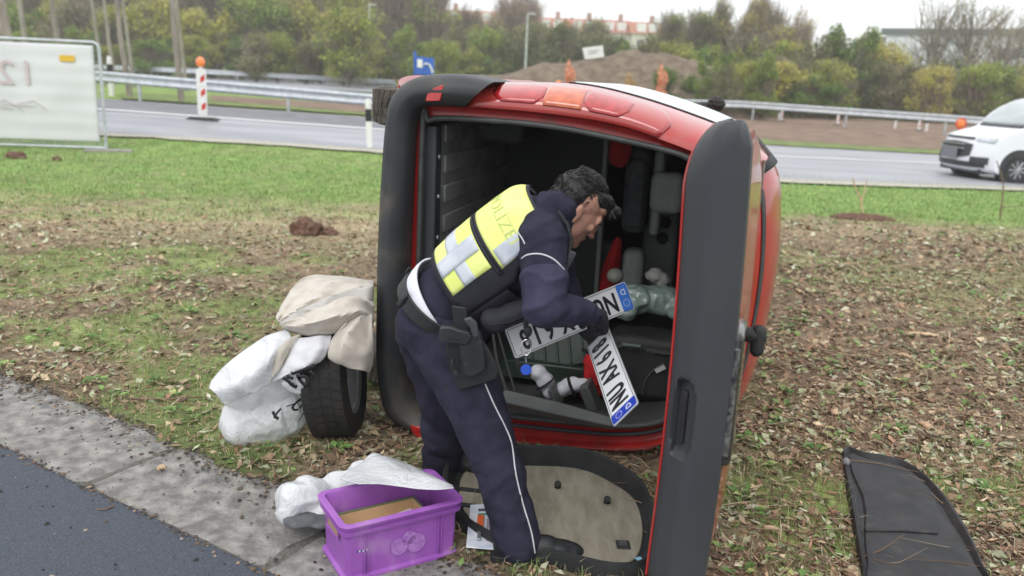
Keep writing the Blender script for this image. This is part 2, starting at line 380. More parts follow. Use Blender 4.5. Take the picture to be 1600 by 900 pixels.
# ------------------------------------------------ guardrails
M_galv = mat('galvanised_steel', (.42, .45, .48), .45, (.56, .59, .62), 6, metal=.35)
def guardrail(name, label, P, step, top=.75, ph=.31, dz=0):
    """P: ground points"""
    th = thing(name, label, 'guardrail', P[0]); P = [np.array(p, float) for p in P]; prof = [(.0, top), (.035, top-.02), (.05, top-.06), (.0, top-.12), (.0, top-.19), (.05, top-.25), (.035, top-.29), (.0, top-.31)]
    d = P[-1]-P[0]; d[2] = 0; d /= np.linalg.norm(d); nr = np.array([d[1], -d[0], 0])
    if nr[1] > 0: nr = -nr
    G_ = [[tuple(p+nr*(a+.03)+np.array([0, 0, h])) for a, h in prof] for p in P]
    obj('rail', MB().grid(G_), M_galv, th, solid=.004, smooth=60)
    L_ = sum(np.linalg.norm(P[i+1]-P[i]) for i in range(len(P)-1)); n = max(2, int(L_/step)); me = None
    cum = np.r_[0, np.cumsum([np.linalg.norm(P[i+1]-P[i]) for i in range(len(P)-1)])]; A = np.array(P)
    for i in range(n+1):
        s = L_*i/n; p = np.array([np.interp(s, cum, A[:, c]) for c in range(3)])
        if me is None: me = mesh_of(MB().box((0, 0, top/2-.1), (.06, .1, top+.1)), 'post', 0); me.materials.append(M_galv)
        o = bpy.data.objects.new('post', me); COL.objects.link(o); o.parent = th; o.location = Vector(p)-Vector(th.location)
    return th
def line3(a, b, n, f=lambda t: 0): return [np.array(a)*(1-t)+np.array(b)*t+np.array([0, f(t), 0]) for t in np.linspace(0, 1, n)]
def on(p): return np.array([p[0], p[1], float(terr(p[0], p[1]))])
gl = [on(D(x, 140, Y)) for x, Y in ((-250, 24.6), (165, 24.2), (600, 22.6), (700, 22.2))]
guardrail('guardrail', 'long grey steel guardrail across the left beyond the road behind the guide beacon', gl, 4.0, top=.78)
gr = [on(D(x, 160, Y)) for x, Y in ((900, 39.8), (1160, 39.2), (1350, 38.2), (1500, 36.2), (1660, 34))]
guardrail('guardrail', 'distant thin guardrail on the right between grass strip and hedge', gr, 4.0, top=.9)
gm = [on(D(x, 120, 62)) for x in (-30, 300, 640)]
guardrail('guardrail', 'faint far guardrail on the left in front of the green hedge', gm, 6.0, top=.8)
g4 = [on(D(x, 110, 66)) for x in (690, 830, 960)]
guardrail('guardrail', 'short far guardrail behind the tall lamp post left of the earth mound', g4, 6.0, top=.8)
# ------------------------------------------------ earth mound
ridge = [(700, 128), (735, 121), (757, 117), (825, 105), (912, 92), (950, 87), (985, 81), (1035, 84), (1090, 98), (1130, 112), (1170, 126)]
Rp = resamp(ridge, 70); rows = []
for i, p in enumerate(Rp):
    top = D(p[0], p[1], 46); row = []
    for k in range(26):
        t = (k-15)/15; y = 46+t*4.5 if t < 0 else 46+t*6
        base = float(terr(top[0], y)); hh = max(top[2]-base, 0)*(math.cos(min(abs(t), 1)*math.pi/2)**1.2)
        row.append((top[0], y, base-.05+hh*(1+.10*mnoise.noise(Vector((top[0]*.6, y*.6, 1)))+.05*mnoise.noise(Vector((top[0]*2.2, y*2.2, 4))))))
    rows.append(row)
M_mound = mat('mound_earth', (.17, .125, .09), .95, (.29, .225, .16), 2.2, bump=1, bscale=9, bdist=.25, c3=(.22, .24, .12), detail=10)
struct('earth_mound', MB().grid(rows), M_mound, smooth=180)
# ------------------------------------------------ foliage
def leaf_mat(name, cols, tr=.25):
    m = bpy.data.materials.new(name); m.use_nodes = True; t = m.node_tree; N = t.nodes; L = t.links
    b = N['Principled BSDF']; b.inputs['Roughness'].default_value = .75; b.inputs['Specular IOR Level'].default_value = .2
    a = N.new('ShaderNodeVertexColor'); a.layer_name = 'Col'; oi = N.new('ShaderNodeObjectInfo'); hs = N.new('ShaderNodeHueSaturation')
    for out_, inp, lo, hi in (('Random', 'Value', .75, 1.25), ):
        mr = N.new('ShaderNodeMapRange'); L.new(oi.outputs[out_], mr.inputs[0]); mr.inputs[3].default_value = lo; mr.inputs[4].default_value = hi; L.new(mr.outputs[0], hs.inputs[inp])
    mr = N.new('ShaderNodeMapRange'); L.new(oi.outputs['Random'], mr.inputs[0]); mr.inputs[3].default_value = .525; mr.inputs[4].default_value = .475; L.new(mr.outputs[0], hs.inputs['Hue'])
    L.new(a.outputs[0], hs.inputs['Color']); L.new(hs.outputs[0], b.inputs['Base Color'])
    tl = N.new('ShaderNodeBsdfTranslucent'); L.new(hs.outputs[0], tl.inputs[0]); mxs = N.new('ShaderNodeMixShader'); mxs.inputs[0].default_value = tr
    L.new(b.outputs[0], mxs.inputs[1]); L.new(tl.outputs[0], mxs.inputs[2]); L.new(mxs.outputs[0], N['Material Output'].inputs[0]); return m
M_leaf = leaf_mat('spring_leaves', None)
M_bark = mat('bark', (.20, .17, .145), .9, (.32, .28, .24), 9, stretch=(1, 1, .2), bump=.6, bscale=20, rand=.2)
M_barkpale = mat('bark_pale', (.25, .22, .19), .9, (.36, .33, .29), 9, stretch=(1, 1, .2), bump=.6, bscale=20)
def crown_mesh(name, rx, rz, z0, nleaf, size, pal, ntwig, seed, lobes=9, twigcol=(.26, .215, .17), hollow=.45, small=1.):
    """leaf-sized faces and thin twigs through several overlapping lobes"""
    g = np.random.default_rng(seed); lc = []
    for k in range(lobes):
        a = g.random()*6.283; r = g.random()**.6*rx*.62; z = z0+rz*(.15+.85*g.random()); kk = 1-abs((z-z0)/rz-.45)*.7
        lc.append((r*math.cos(a)*kk, r*math.sin(a)*kk, z, rx*(.32+.3*g.random())*kk*small, rz*(.16+.16*g.random())*small))
    lc = np.array(lc); w = g.integers(0, lobes, nleaf); c = lc[w]
    d = g.normal(size=(nleaf, 3)); d /= np.linalg.norm(d, axis=1)[:, None]; rr = (hollow+(1-hollow)*g.random(nleaf)**.5)*(1+.18*g.normal(size=nleaf))
    P = c[:, :3]+d*np.stack([c[:, 3], c[:, 3], c[:, 4]], 1)*rr[:, None]; P[:, 2] = np.maximum(P[:, 2], .05)
    a = g.normal(size=(nleaf, 3)); a /= np.linalg.norm(a, axis=1)[:, None]; b = np.cross(a, g.normal(size=(nleaf, 3))); b /= np.linalg.norm(b, axis=1)[:, None]
    s = size*(.5+g.random(nleaf))[:, None]
    V = np.stack([P-a*s, P+b*s*.55, P+a*s, P-b*s*.55], 1).reshape(-1, 3); F = np.arange(nleaf*4).reshape(-1, 4)
    pal = np.array(pal); pc = pal[(w+g.integers(0, 2, nleaf)) % len(pal)]*(.65+.7*g.random((nleaf, 1)))
    C = np.repeat(pc, 4, 0)
    # twigs
    q = g.integers(0, lobes, ntwig); c = lc[q]; st = np.stack([g.normal(size=ntwig)*.06*rx, g.normal(size=ntwig)*.06*rx, z0*.7+(c[:, 2]-z0)*g.random(ntwig)*.8], 1)
    d = g.normal(size=(ntwig, 3)); en = c[:, :3]+d*np.stack([c[:, 3], c[:, 3], c[:, 4]], 1)*.62
    f = g.random((ntwig, 1))*.7; st = st*(1-f)+en*f+g.normal(size=(ntwig, 3))*.05*rx
    side = np.cross(en-st, g.normal(size=(ntwig, 3))); side /= np.linalg.norm(side, axis=1)[:, None]+1e-9; side *= (.006+.01*g.random((ntwig, 1)))*rx*.7
    V2 = np.stack([st-side, st+side, en+side*.3, en-side*.3], 1).reshape(-1, 3); F2 = np.arange(ntwig*4).reshape(-1, 4)+len(V)
    C2 = np.repeat(np.array([twigcol])*(.7+.8*g.random((ntwig, 1))), 4, 0)
    V = np.concatenate([V, V2]); F = np.concatenate([F, F2]); C = np.concatenate([C, C2]); C = np.concatenate([C, np.ones((len(C), 1))], 1)
    o = tri_np(name, V, F, C, M_leaf); me = o.data; bpy.data.objects.remove(o); return me
def trunk_mesh(name, h, r, limbs, rx, seed, m=None, lean=.0):
    g = random.Random(seed); mb = MB(); pts = []; x = y = 0
    for k in range(7):
        pts.append((x, y, h*k/6)); x += (g.random()-.5)*.05*h*.35+lean*h/6; y += (g.random()-.5)*.05*h*.35
    mb.tube(pts, [r*(1-.75*k/6) for k in range(7)], 7)
    for k in range(limbs):
        t = .3+.65*g.random(); i = int(t*6); p = Vector(pts[i]); a = g.random()*6.28; L_ = rx*(.5+.5*g.random())
        e = p+Vector((math.cos(a)*L_*.7, math.sin(a)*L_*.7, L_*(.5+.6*g.random()))); mid = (p+e)/2+Vector((0, 0, -.08*L_))
        mb.tube([p, mid, e], [r*.4*(1-t*.5), r*.25, r*.06], 5, caps=False)
        for q in range(2):
            e2 = mid+Vector(((g.random()-.5)*L_, (g.random()-.5)*L_, L_*.6*g.random()+.2)); mb.tube([mid, e2], [r*.18, r*.04], 4, caps=False)
    me = mesh_of(mb, name, 60); me.materials.append(m or M_bark); return me
PY = [(.42, .43, .17), (.34, .38, .15), (.46, .44, .22)]; PG = [(.21, .29, .12), (.26, .33, .13), (.31, .37, .16)]; PD = [(.24, .25, .14), (.28, .27, .17), (.21, .24, .12)]; PB = [(.33, .30, .22), (.36, .34, .21), (.29, .29, .17)]
def satp(P, k=1.45, v=.86): return [tuple(max(0, (sum(c)/3+(a-sum(c)/3)*k))*v for a in c) for c in P]
PY, PG, PD, PB = satp(PY), satp(PG, 1.4, .8), satp(PD, 1.3, .8), satp(PB, 1.1, .85)
SH = [('yg', PY, 5200, 1000), ('gr', PG, 6600, 800), ('dk', PD, 5600, 1400), ('br', PB, 3000, 2600)]
BUSH = {k: [crown_mesh('crown', 2.4, 3.6, .2, nl, .075, pal, tw, 10*i+j, lobes=26, hollow=.15, small=.62) for j in range(3)] for i, (k, pal, nl, tw) in enumerate(SH)}
BST = [trunk_mesh('trunk', 2.2, .09, 7, 1.6, 77+j) for j in range(2)]
TREE = {k: [crown_mesh('crown', 2.5, 5.4, 2.0, nl, .07, pal, tw, 200+10*i+j, lobes=30, hollow=.1, small=.55) for j in range(3)] for i, (k, pal, nl, tw) in enumerate([('yg', PY, 2400, 3200), ('gr', PG, 4200, 2200), ('br', PB, 900, 4200), ('dk', PD, 3600, 2600)])}
TREE['thin'] = [crown_mesh('crown', 2.2, 5.4, 2.0, 260, .06, PY, 420, 400+j, lobes=26, hollow=.1, small=.5) for j in range(2)]
TST = [trunk_mesh('trunk', 6.2, .13, 14, 2.3, 177+j) for j in range(3)]
def plant(name, label, cat, group, p, kind, s, sz, tree=False):
    r = thing(name, label, cat, p, group); r.rotation_euler = (0, 0, random.random()*6.28); r.scale = (s, s, sz)
    A, B = (TREE, TST) if tree else (BUSH, BST)
    for nm, me in (('crown', random.choice(A[kind])), ('trunk', random.choice(B))):
        o = bpy.data.objects.new(nm, me); COL.objects.link(o); o.parent = r
    return r
def hz_y(x): return 126+.0437*(x-800)
def base(px, Y): p = D(px, hz_y(px), Y); return np.array([p[0], p[1], float(terr(p[0], p[1]))])
def topz(px, py, Y): return D(px, py, Y)[2]
KL = {'thin': 'thin almost leafless', 'yg': 'yellow-green budding', 'gr': 'fresh green leafy', 'dk': 'dull olive', 'br': 'brown mostly bare'}
ORD = ['first', 'second', 'third', 'fourth', 'fifth', 'sixth', 'seventh', 'eighth', 'ninth', 'tenth', 'eleventh', 'twelfth', 'thirteenth', 'fourteenth', 'fifteenth', 'sixteenth', 'seventeenth', 'eighteenth', 'nineteenth', 'twentieth']
def row(x0, x1, step, Y, ytop, kinds, tree, side, cat):
    x = x0; cnt = {}
    while x < x1:
        px = x+random.uniform(-.3, .3)*step; yy = Y*random.uniform(.95, 1.07); k = random.choice(kinds); p = base(px, yy)
        hh = max(topz(px, ytop(px)+random.uniform(-16, 14), yy)-p[2], 1.2); full = (7.4 if tree else 3.9); cnt[k] = cnt.get(k, 0)+1
        if px > -15 and px < 1615: vis = True
        lab = f"{ORD[cnt[k]-1]} {KL[k]} {'tree' if tree else 'bush'} from the left {side}"
        plant(('spring_tree' if tree else 'bush'), lab, cat, f"{'trees' if tree else 'bushes'} {side}", p, k, (hh/full)**.5*random.uniform(.95, 1.25)*(step*Y/1300/2.4+.35), hh/full, tree); x += step
# right side
row(1010, 1700, 34, 50, lambda x: 100+.03*(x-1000), ['dk', 'gr', 'dk', 'yg', 'br'], False, 'low behind the right guardrail', 'bush')
row(1000, 1370, 40, 56, lambda x: 62, ['yg', 'dk', 'gr', 'br', 'yg'], False, 'higher in the right hedge', 'bush')
row(1385, 1700, 44, 56, lambda x: 108, ['dk', 'yg', 'dk'], False, 'below the white hall', 'bush')
row(1040, 1250, 36, 66, lambda x: 22-22*math.exp(-((x-1170)/80)**2), ['yg', 'br', 'yg', 'br', 'yg'], True, 'against the sky right of centre', 'tree')
row(1300, 1390, 52, 70, lambda x: 44, ['yg', 'thin'], True, 'just left of the hall', 'tree')
row(1430, 1700, 62, 74, lambda x: 8, ['thin'], True, 'in front of the white hall', 'tree')
row(1040, 1210, 22, 42, lambda x: 96+(x<1090)*14, ['gr', 'dk', 'yg', 'dk'], False, 'on the right flank of the mound', 'bush')
row(1180, 1330, 30, 49, lambda x: 128, ['gr', 'dk'], False, 'lowest along the foot of the right hedge', 'bush')
# centre behind the mound
row(700, 1010, 30, 72, lambda x: 58, ['dk', 'yg', 'dk', 'gr'], False, 'behind the earth mound', 'bush')
row(720, 1000, 40, 84, lambda x: 50, ['yg', 'br', 'yg'], True, 'under the red roofs', 'tree')
# left
row(-40, 700, 34, 66, lambda x: 62, ['gr', 'gr', 'yg', 'dk'], False, 'low in the left hedge', 'bush')
row(-60, 560, 40, 74, lambda x: 10, ['yg', 'br', 'gr', 'yg'], False, 'midway up the left hedge', 'bush')
row(-60, 700, 40, 84, lambda x: -35, ['br', 'yg', 'br', 'gr'], True, 'topping the left hedge', 'tree')
row(560, 830, 38, 92, lambda x: 8, ['br', 'yg', 'br'], True, 'against the sky above the bumper', 'tree')
row(-100, 620, 60, 100, lambda x: -60, ['br', 'dk', 'br'], True, 'farthest back at left', 'tree')
for px, Y, k, s, tp in ((545, 60, 'yg', 1.5, 8), (690, 60, 'yg', .8, 62), (1210, 47, 'yg', 1.1, 95)):
    p = base(px, Y); hh = topz(px, tp, Y)-p[2]; plant('bush', {545: 'large rounded bright yellow-green bush left of the lamp post', 690: 'small yellow-green bush just right of the blue sign', 1210: 'bright yellow-green bush standing out of the right hedge'}[px], 'bush', None, p, k, s, hh/3.9)
# dark conifer
CM = crown_mesh('crown', 1.6, 6.5, .8, 5200, .11, [(.035, .06, .04), (.05, .08, .05)], 300, 901, lobes=18)
for px, tp, lab in ((815, -4, 'dark conifer standing above the hedge beside the tall lamp post'), (560, -12, 'dark conifer crown at the top edge left of centre')):
    p = base(px, 98); hh = topz(px, tp, 98)-p[2]; r = thing('conifer_tree', lab, 'conifer', p); r.scale = (1.2, 1.2, hh/7.2)
    for nm, me in (('crown', CM), ('trunk', TST[0])): o = bpy.data.objects.new(nm, me); COL.objects.link(o); o.parent = r
# dry orange shrubs near the mound foot
OM = crown_mesh('crown', .42, 1.0, .05, 2600, .035, [(.80, .42, .20), (.72, .34, .14), (.62, .40, .24)], 160, 905, lobes=9, twigcol=(.45, .25, .14))
for i, (px, tp, lab) in enumerate(((888, 112, 'tallest pale orange shrub on the mound slope above the van'), (982, 128, 'low wide orange shrub at the mound foot'), (1032, 118, 'narrow orange shrub beside the far guardrail'))):
    p = base(px, 40.6-i*.3); r = thing('orange_shrub', lab, 'shrub', p); hh = topz(px, tp, 40.6)-p[2]; r.scale = (1.0, 1.0, hh/1.05)
    for nm, me in (('crown', OM), ('stem', BST[0])):
        o = bpy.data.objects.new(nm, me); COL.objects.link(o); o.parent = r
        if nm == 'stem': o.scale = (.3, .3, .3)
# tall bare trunks on the left verge
trk = [(18, 30, .28, 'M', 'thickest dark trunk at the far left edge above the banner'), (96, 31, .16, 'M', 'slim dark trunk above the middle of the banner'), (42, 34, .17, 'P', 'pale trunk just right of the thickest one'),
       (160, 36, .11, 'P', 'thin pale trunk left of the banner corner post'), (200, 25.6, .12, 'M', 'leaning brown trunk foot behind the guardrail'), (178, 38, .12, 'P', 'thin pale trunk right of the banner corner'), (207, 35, .11, 'P', 'pale trunk just behind the leaning brown one'),
       (281, 25.2, .13, 'M', 'dark leaning trunk left of the guide beacon'), (290, 33, .09, 'P', 'slim grey trunk close behind the dark one by the beacon')]
for i, (px, Y, r_, k, lab) in enumerate(trk):
    p = base(px, Y); th = thing('tree_trunk', lab, 'tree', p); mm = M_bark if k == 'M' else M_barkpale
    me = trunk_mesh('trunk', 11, r_*.72, 0, 2, 300+i, mm, lean=-.055)
    o = bpy.data.objects.new('trunk', me); COL.objects.link(o); o.parent = th
    cm = MB(); g = random.Random(i)
    for q in range(26):
        z = 6+5*g.random(); a = g.random()*6.28; L_ = 1.2+1.6*g.random(); x0 = -.055*z
        cm.tube([(x0, 0, z), (x0+math.cos(a)*L_*.5, math.sin(a)*L_*.5, z+.3*L_), (x0+math.cos(a)*L_, math.sin(a)*L_, z+.8*L_)], [.035, .02, .006], 4, caps=False)
    obj_ = bpy.data.objects.new('branches', mesh_of(cm, 'branches', 60)); obj_.data.materials.append(mm); COL.objects.link(obj_); obj_.parent = th
# ------------------------------------------------ lamp posts
M_post = mat('lamp_post_grey', (.42, .44, .42), .6, (.52, .54, .5), 5)
def lamp(px, Y, tp, lab, arm=1):
    p = base(px, Y); h = topz(px, tp, Y)-p[2]; th = thing('street_lamp', lab, 'street lamp', p)
    b = np.array(p); obj('pole', MB().tube([b, b+[0, 0, h*.4], b+[0, 0, h]], [.11, .09, .06], 10), M_post, th)
    obj('lamp_head', MB().box(b+[.25*arm, 0, h+.03], (.7, .22, .1), taper=.8), M_post, th, bevel=.02)
lamp(820, 62, 22, 'tall grey street lamp left of the earth mound'); lamp(577, 70, 8, 'street lamp rising from bushes left of the blue sign'); lamp(362, 78, 2, 'faint street lamp above the left hedge')
# ------------------------------------------------ buildings
M_wall = mat('house_render', (.55, .52, .46), .9, (.66, .63, .57), 2, rand=.12); M_roof = mat('red_roof_tiles', (.38, .13, .08), .85, (.5, .2, .13), 3, rand=.15)
M_glass = mat('window_glass', (.08, .1, .12), .2); M_fr = mat('window_frame', (.75, .75, .73), .5)
def house(px0, px1, pyE, pyR, Y, lab, gable=False):
    a = D(px0, 60, Y); b = D(px1, 60, Y); zE = D(px0, pyE, Y)[2]; zR = D(px0, pyR, Y)[2]; x0, x1 = a[0], b[0]; z0 = -1.; dp = 9
    th = thing('house', lab, 'house', ((x0+x1)/2, Y, z0)); obj('wall', MB().box(((x0+x1)/2, Y+dp/2, (z0+zE)/2), (x1-x0, dp, zE-z0)), M_wall, th, smooth=0)
    pr = [(x0-.4, Y-.5, zE), (x0-.4, Y+dp/2, zR), (x0-.4, Y+dp+.5, zE)]
    rf = obj('roof', MB().prism(pr, (x1-x0+.8, 0, 0)), M_roof, th, smooth=0)
    obj('chimney', MB().box((x0*.3+x1*.7, Y+dp*.4, zR), (.8, .8, 2.2)), mat('chimney_brick', (.35, .2, .15), .9), th, smooth=0)
    n = max(2, int((x1-x0)/3.2)); zz = zE-1.8
    for fl in range(2):
        for i in range(n):
            xc = x0+(x1-x0)*(i+.5)/n; w = obj('window', MB().box((xc, Y-.03, zz-fl*3), (1.3, .1, 1.5)), M_fr, th, smooth=0)
            obj('pane', MB().box((xc, Y-.075, zz-fl*3), (1.1, .04, 1.3)), M_glass, w, smooth=0)
    for i in range(2):   # dormers
        xc = x0+(x1-x0)*(.3+.4*i); zz2 = zE*.55+zR*.45; obj('dormer', MB().box((xc, Y+1.4, zz2), (1.6, 2.4, 1.5)), M_fr, rf if False else th, smooth=0)
hs = [(575, 640, 24, 8, 'red-roofed house at the far left of the house row'), (648, 735, 26, 10, 'long red-roofed house left of the dark conifer'), (742, 800, 30, 14, 'red-roofed house partly hidden by the dark conifer'), (838, 885, 40, 24, 'red-roofed house just right of the dark conifer'), (888, 935, 42, 26, 'red-roofed house above the white sign on the mound'), (938, 985, 44, 28, 'red-roofed house right of the white sign'), (988, 1035, 46, 31, 'last red-roofed house before the tall trees')]
for i, (a, b, e, r, l) in enumerate(hs): house(a, b, e+6, r, 160+4*(i % 2), l)
# white hall
th = thing('white_hall', 'long white industrial hall behind thin trees at the far right', 'warehouse', D(1500, 100, 96))
a = D(1385, 60, 100); b = D(1760, 70, 88); zt = D(1450, 56, 96)[2]
M_hall = mat('hall_cladding', (.66, .69, .72), .5, (.76, .79, .82), 1.5); n = 22; dx = (b-a)/n
for i in range(n):
    p = a+dx*(i+.5); R = Matrix.Rotation(math.atan2(dx[1], dx[0]), 3, 'Z'); obj('panel', MB().box((p[0], p[1], zt/2), (np.hypot(dx[0], dx[1])-.06, .3, zt+.4), R), M_hall, th, smooth=0)
m_ = (a+b)/2; obj('body', MB().box((m_[0]+2, m_[1]+8, zt/2-.1), (np.linalg.norm(b-a), 15, zt+.3), R), mat('hall_dark', (.3, .32, .33), .7), th, smooth=0)
obj('roof_edge', MB().box((m_[0], m_[1]+.2, zt+.55), (np.linalg.norm(b-a)+1, 1.2, .7), R), mat('hall_fascia', (.13, .14, .14), .6), th, smooth=0)
for i in range(6):
    p = a+dx*(12+1.6*i); obj('window', MB().box((p[0]-.05, p[1]-.25, zt-1.6), (1.9, .1, 1.0), R), M_glass, th, smooth=0)
# =================================================================== OVERTURNED RED VAN (lying on its right side, rear towards the camera)
VPHI = rad(13); VO = np.array([-.60, 3.75, 0.0]); VU = np.array([math.cos(VPHI), -math.sin(VPHI), 0]); VW = np.array([math.sin(VPHI), math.cos(VPHI), 0]); VV = np.array([0, 0, 1.])
def V3(u, v, w): return tuple(VO+VU*u+VV*v+VW*w)
def vpix(x, y, w=0.):
    d = ray(x, y); o = VO+VW*w; t = ((o-CC)@VW)/(d@VW); p = CC+d*t-o; return float(p@VU), float(p@VV)
VR = Matrix((VU, VW, VV)).transposed()   # local x=u, y=w, z=v
def vbox(mb, u0, u1, v0, v1, w0, w1, mi=0): return mb.box(V3((u0+u1)/2, (v0+v1)/2, (w0+w1)/2), (abs(u1-u0), abs(w1-w0), abs(v1-v0)), VR, mi)
def paint(name, c, c2):
    m = mat(name, c, .3, c2, 5, coat=.8, bump=.05, bscale=3, lo=.3, hi=.56, c3=(.37, .06, .045), detail=12); return m
M_red = paint('red_paint', (.46, .024, .018), (.41, .020, .016))
M_redin = mat('red_paint_inner', (.44, .02, .018), .35, (.30, .014, .012), 9, coat=.4, c3=(.16, .07, .05))
M_plas = mat('dark_grey_plastic', (.030, .033, .038), .55, (.040, .043, .048), 5, bump=.25, bscale=500, spec=.5, bdist=.002)
M_plas2 = mat('bumper_plastic', (.030, .033, .037), .5, (.045, .046, .047), 5, bump=.25, bscale=400, spec=.5, c3=(.105, .095, .08), bdist=.002, lo=.35, hi=.54, detail=12)
M_blk = mat('black_rubber', (.012, .012, .013), .6, (.02, .02, .021), 20, bump=.3, bscale=90)
M_seal = mat('seal_rubber', (.045, .047, .046), .5, (.07, .072, .07), 14)
M_lining = mat('cargo_lining', (.035, .037, .037), .7, (.06, .062, .06), 4, bump=.2, bscale=30)
M_floor = mat('cargo_floor_steel', (.20, .205, .20), .55, (.34, .345, .33), 5, bump=.2, bscale=40)
M_skypane = mat('glass_sky_reflection', (.66, .70, .72), .38, (.80, .83, .84), 3, spec=.5, bump=.1, bscale=20)  # opaque pale panes: white sky reflection put into the base colour
M_greyfab = mat('grey_green_upholstery', (.46, .51, .47), .9, (.54, .59, .54), 40, bump=.5, bscale=300, bdist=.002)
M_darkfab = mat('dark_upholstery', (.09, .094, .10), .95, (.13, .134, .138), 30, bump=.4, bscale=200, bdist=.002)
M_redfab = mat('red_cloth', (.62, .02, .022), .9, (.45, .015, .018), 12, bump=.5, bscale=60)
van = thing('overturned_van', 'red delivery van lying on its right side with its tailgate open and police officer reaching in', 'van', V3(.8, 0, 1.8))
van['label'] = 'red van lying on its side with open tailgate and the officer reaching into it'
KF = [(.03, 1.53), (.08, 1.59), (.3, 1.63), (.6, 1.648), (.85, 1.642), (1.1, 1.595), (1.35, 1.525), (1.52, 1.465), (1.63, 1.405), (1.70, 1.34), (1.735, 1.26), (1.755, 1.1), (1.765, .9), (1.75, .65), (1.72, .4), (1.66, .24), (1.5, .12), (1.25, .05), (.9, .015), (.5, .0), (.1, .01), (.03, .07)]
KR = [(.06, 1.50), (.12, 1.525), (.3, 1.53), (.6, 1.525), (.85, 1.51), (1.05, 1.485), (1.25, 1.43), (1.38, 1.385), (1.46, 1.33), (1.51, 1.25), (1.54, 1.15), (1.56, 1.0), (1.565, .83), (1.56, .6), (1.53, .42), (1.48, .27), (1.36, .12), (1.15, .048), (.85, .022), (.5, .02), (.14, .05), (.06, .10)]
KS = [(.172, 1.41), (.20, 1.462), (.3, 1.478), (.6, 1.475), (.8, 1.462), (1.0, 1.435), (1.2, 1.403), (1.32, 1.375), (1.40, 1.325), (1.45, 1.25), (1.475, 1.15), (1.49, 1.0), (1.495, .83), (1.49, .6), (1.47, .45), (1.43, .33), (1.34, .21), (1.15, .15), (.85, .135), (.5, .12), (.25, .115), (.172, .17)]
NSG = 6
def csec(K): return np.array(catmull(K[0:len(K)], NSG, True))
CFl, CRr, CSl = csec(KF), csec(KR), csec(KS); NC = len(CFl)
def sec(w):
    f = math.sqrt(max(0, 1-(1-min(w, .38)/.38)**2)) if w < .38 else 1.
    c = CRr*(1-f)+CFl*f
    if w > 2.3:
        k = sstep((w-2.3)/.85); um = 1.765*(1-k)+1.02*k
        if w > 3.2: um -= .35*sstep((w-3.2)/.9)
        c = c.copy(); c[:, 0] *= um/1.765; t = sstep((w-3.0)/1.1)*.14; c[:, 1] = .83+(c[:, 1]-.83)*(1-t)
    return c
def spt(s, w, off=0.):
    """point on the body: s index (float, key-point units), w depth"""
    c = sec(w); i = (s*NSG) % NC; a = int(i); f = i-a; p = c[a % NC]*(1-f)+c[(a+1) % NC]*f
    q = c[(a+2) % NC]-c[(a-1) % NC]; n = np.array([-q[1], q[0]]); n /= np.linalg.norm(n)+1e-9
    c2 = sec(w+.02); dp = (c2[a % NC]-c[a % NC])@n/.02   # outward growth with depth
    nn = VU*n[0]+VV*n[1]-VW*dp; nn = nn/np.linalg.norm(nn)
    if (p-np.array([.85, .83]))@n < 0: nn = -nn
    return VO+VU*p[0]+VV*p[1]+VW*w+nn*off
ws = [0, .008, .02, .04, .07, .11, .16, .22, .3, .38, .6, .9, 1.2, 1.6, 2.0, 2.3, 2.5, 2.7, 2.9, 3.15, 3.4, 3.7, 3.95, 4.08, 4.12]
rows = []
for i, w in enumerate(ws):
    c = sec(w); k = 1 if w < 4.0 else (.93 if w < 4.1 else .8)
    if k < 1: m_ = c.mean(0); c = m_+(c-m_)*k
    rows.append([V3(a, b, w) for a, b in c]+[V3(c[0][0], c[0][1], w)])
mb = MB().grid(rows); mb.add(rows[-1][:-1], [tuple(range(NC))])
shell = obj('body_shell', mb, M_red, van, smooth=50, fixn=False)
# rear frame: channel between body edge and seal, recessed
def ring(Ka, wa, Kb, wb, mid=None):
    R = []
    A = [V3(a, b, wa) for a, b in Ka]; B = [V3(a, b, wb) for a, b in Kb]; A.append(A[0]); B.append(B[0])
    return A, B
c0, c1 = CRr, CSl; rr = []
for f, w in ((0, .0), (.08, .012), (.12, .045), (.5, .055), (.85, .05), (1., .03)):
    c = c0*(1-f)+c1*f; r = [V3(a, b, w) for a, b in c]; r.append(r[0]); rr.append(r)
obj('door_frame', MB().grid(rr), M_redin, van, smooth=50)
# rubber seal tube along opening
obj('door_seal', MB().tube([V3(a, b, .022) for a, b in list(CSl)+[CSl[0], CSl[1]]], .013, 8), M_seal, van, smooth=60)
# inner flange + lining
rr = []
for sc, w in ((0., .03), (.012, .035), (.02, .12), (.035, .3), (.03, 1.0), (.03, 2.2), (.03, 2.9)):
    cen = np.array([.83, .79]); c = CSl+(cen-CSl)/np.linalg.norm(cen-CSl, axis=1)[:, None]*(sc if w < .2 else -.03)
    if w > 2.3: c = c*np.array([.8, 1])
    r = [V3(a, b, w) for a, b in c]; r.append(r[0]); rr.append(r)
mb = MB().grid(rr); mb.add(rr[-1][:-1], [tuple(range(NC))]); obj('cargo_lining', mb, M_lining, van, smooth=50)
# cargo floor (now a wall on the left) with ribs along the van
fl = MB(); vbox(fl, .165, .205, .14, 1.44, .13, 1.55); obj('cargo_floor', fl, M_floor, van, bevel=.006)
for i in range(9):
    v = .22+i*.142; r = MB(); vbox(r, .203, .222, v, v+.085, .22, 1.5); obj('floor_rib', r, M_floor, van, bevel=.008, segs=2)
sl_ = MB(); vbox(sl_, .165, .225, .14, 1.44, .06, .15); obj('sill_trim', sl_, M_plas, van, bevel=.01)
for i, v in enumerate((.36, .62, .93, 1.12, 1.3)):
    s_ = MB(); s_.tube([V3(.232, v, .10), V3(.226, v, .10)], .010, 8); obj('screw', s_, M_galv, van)
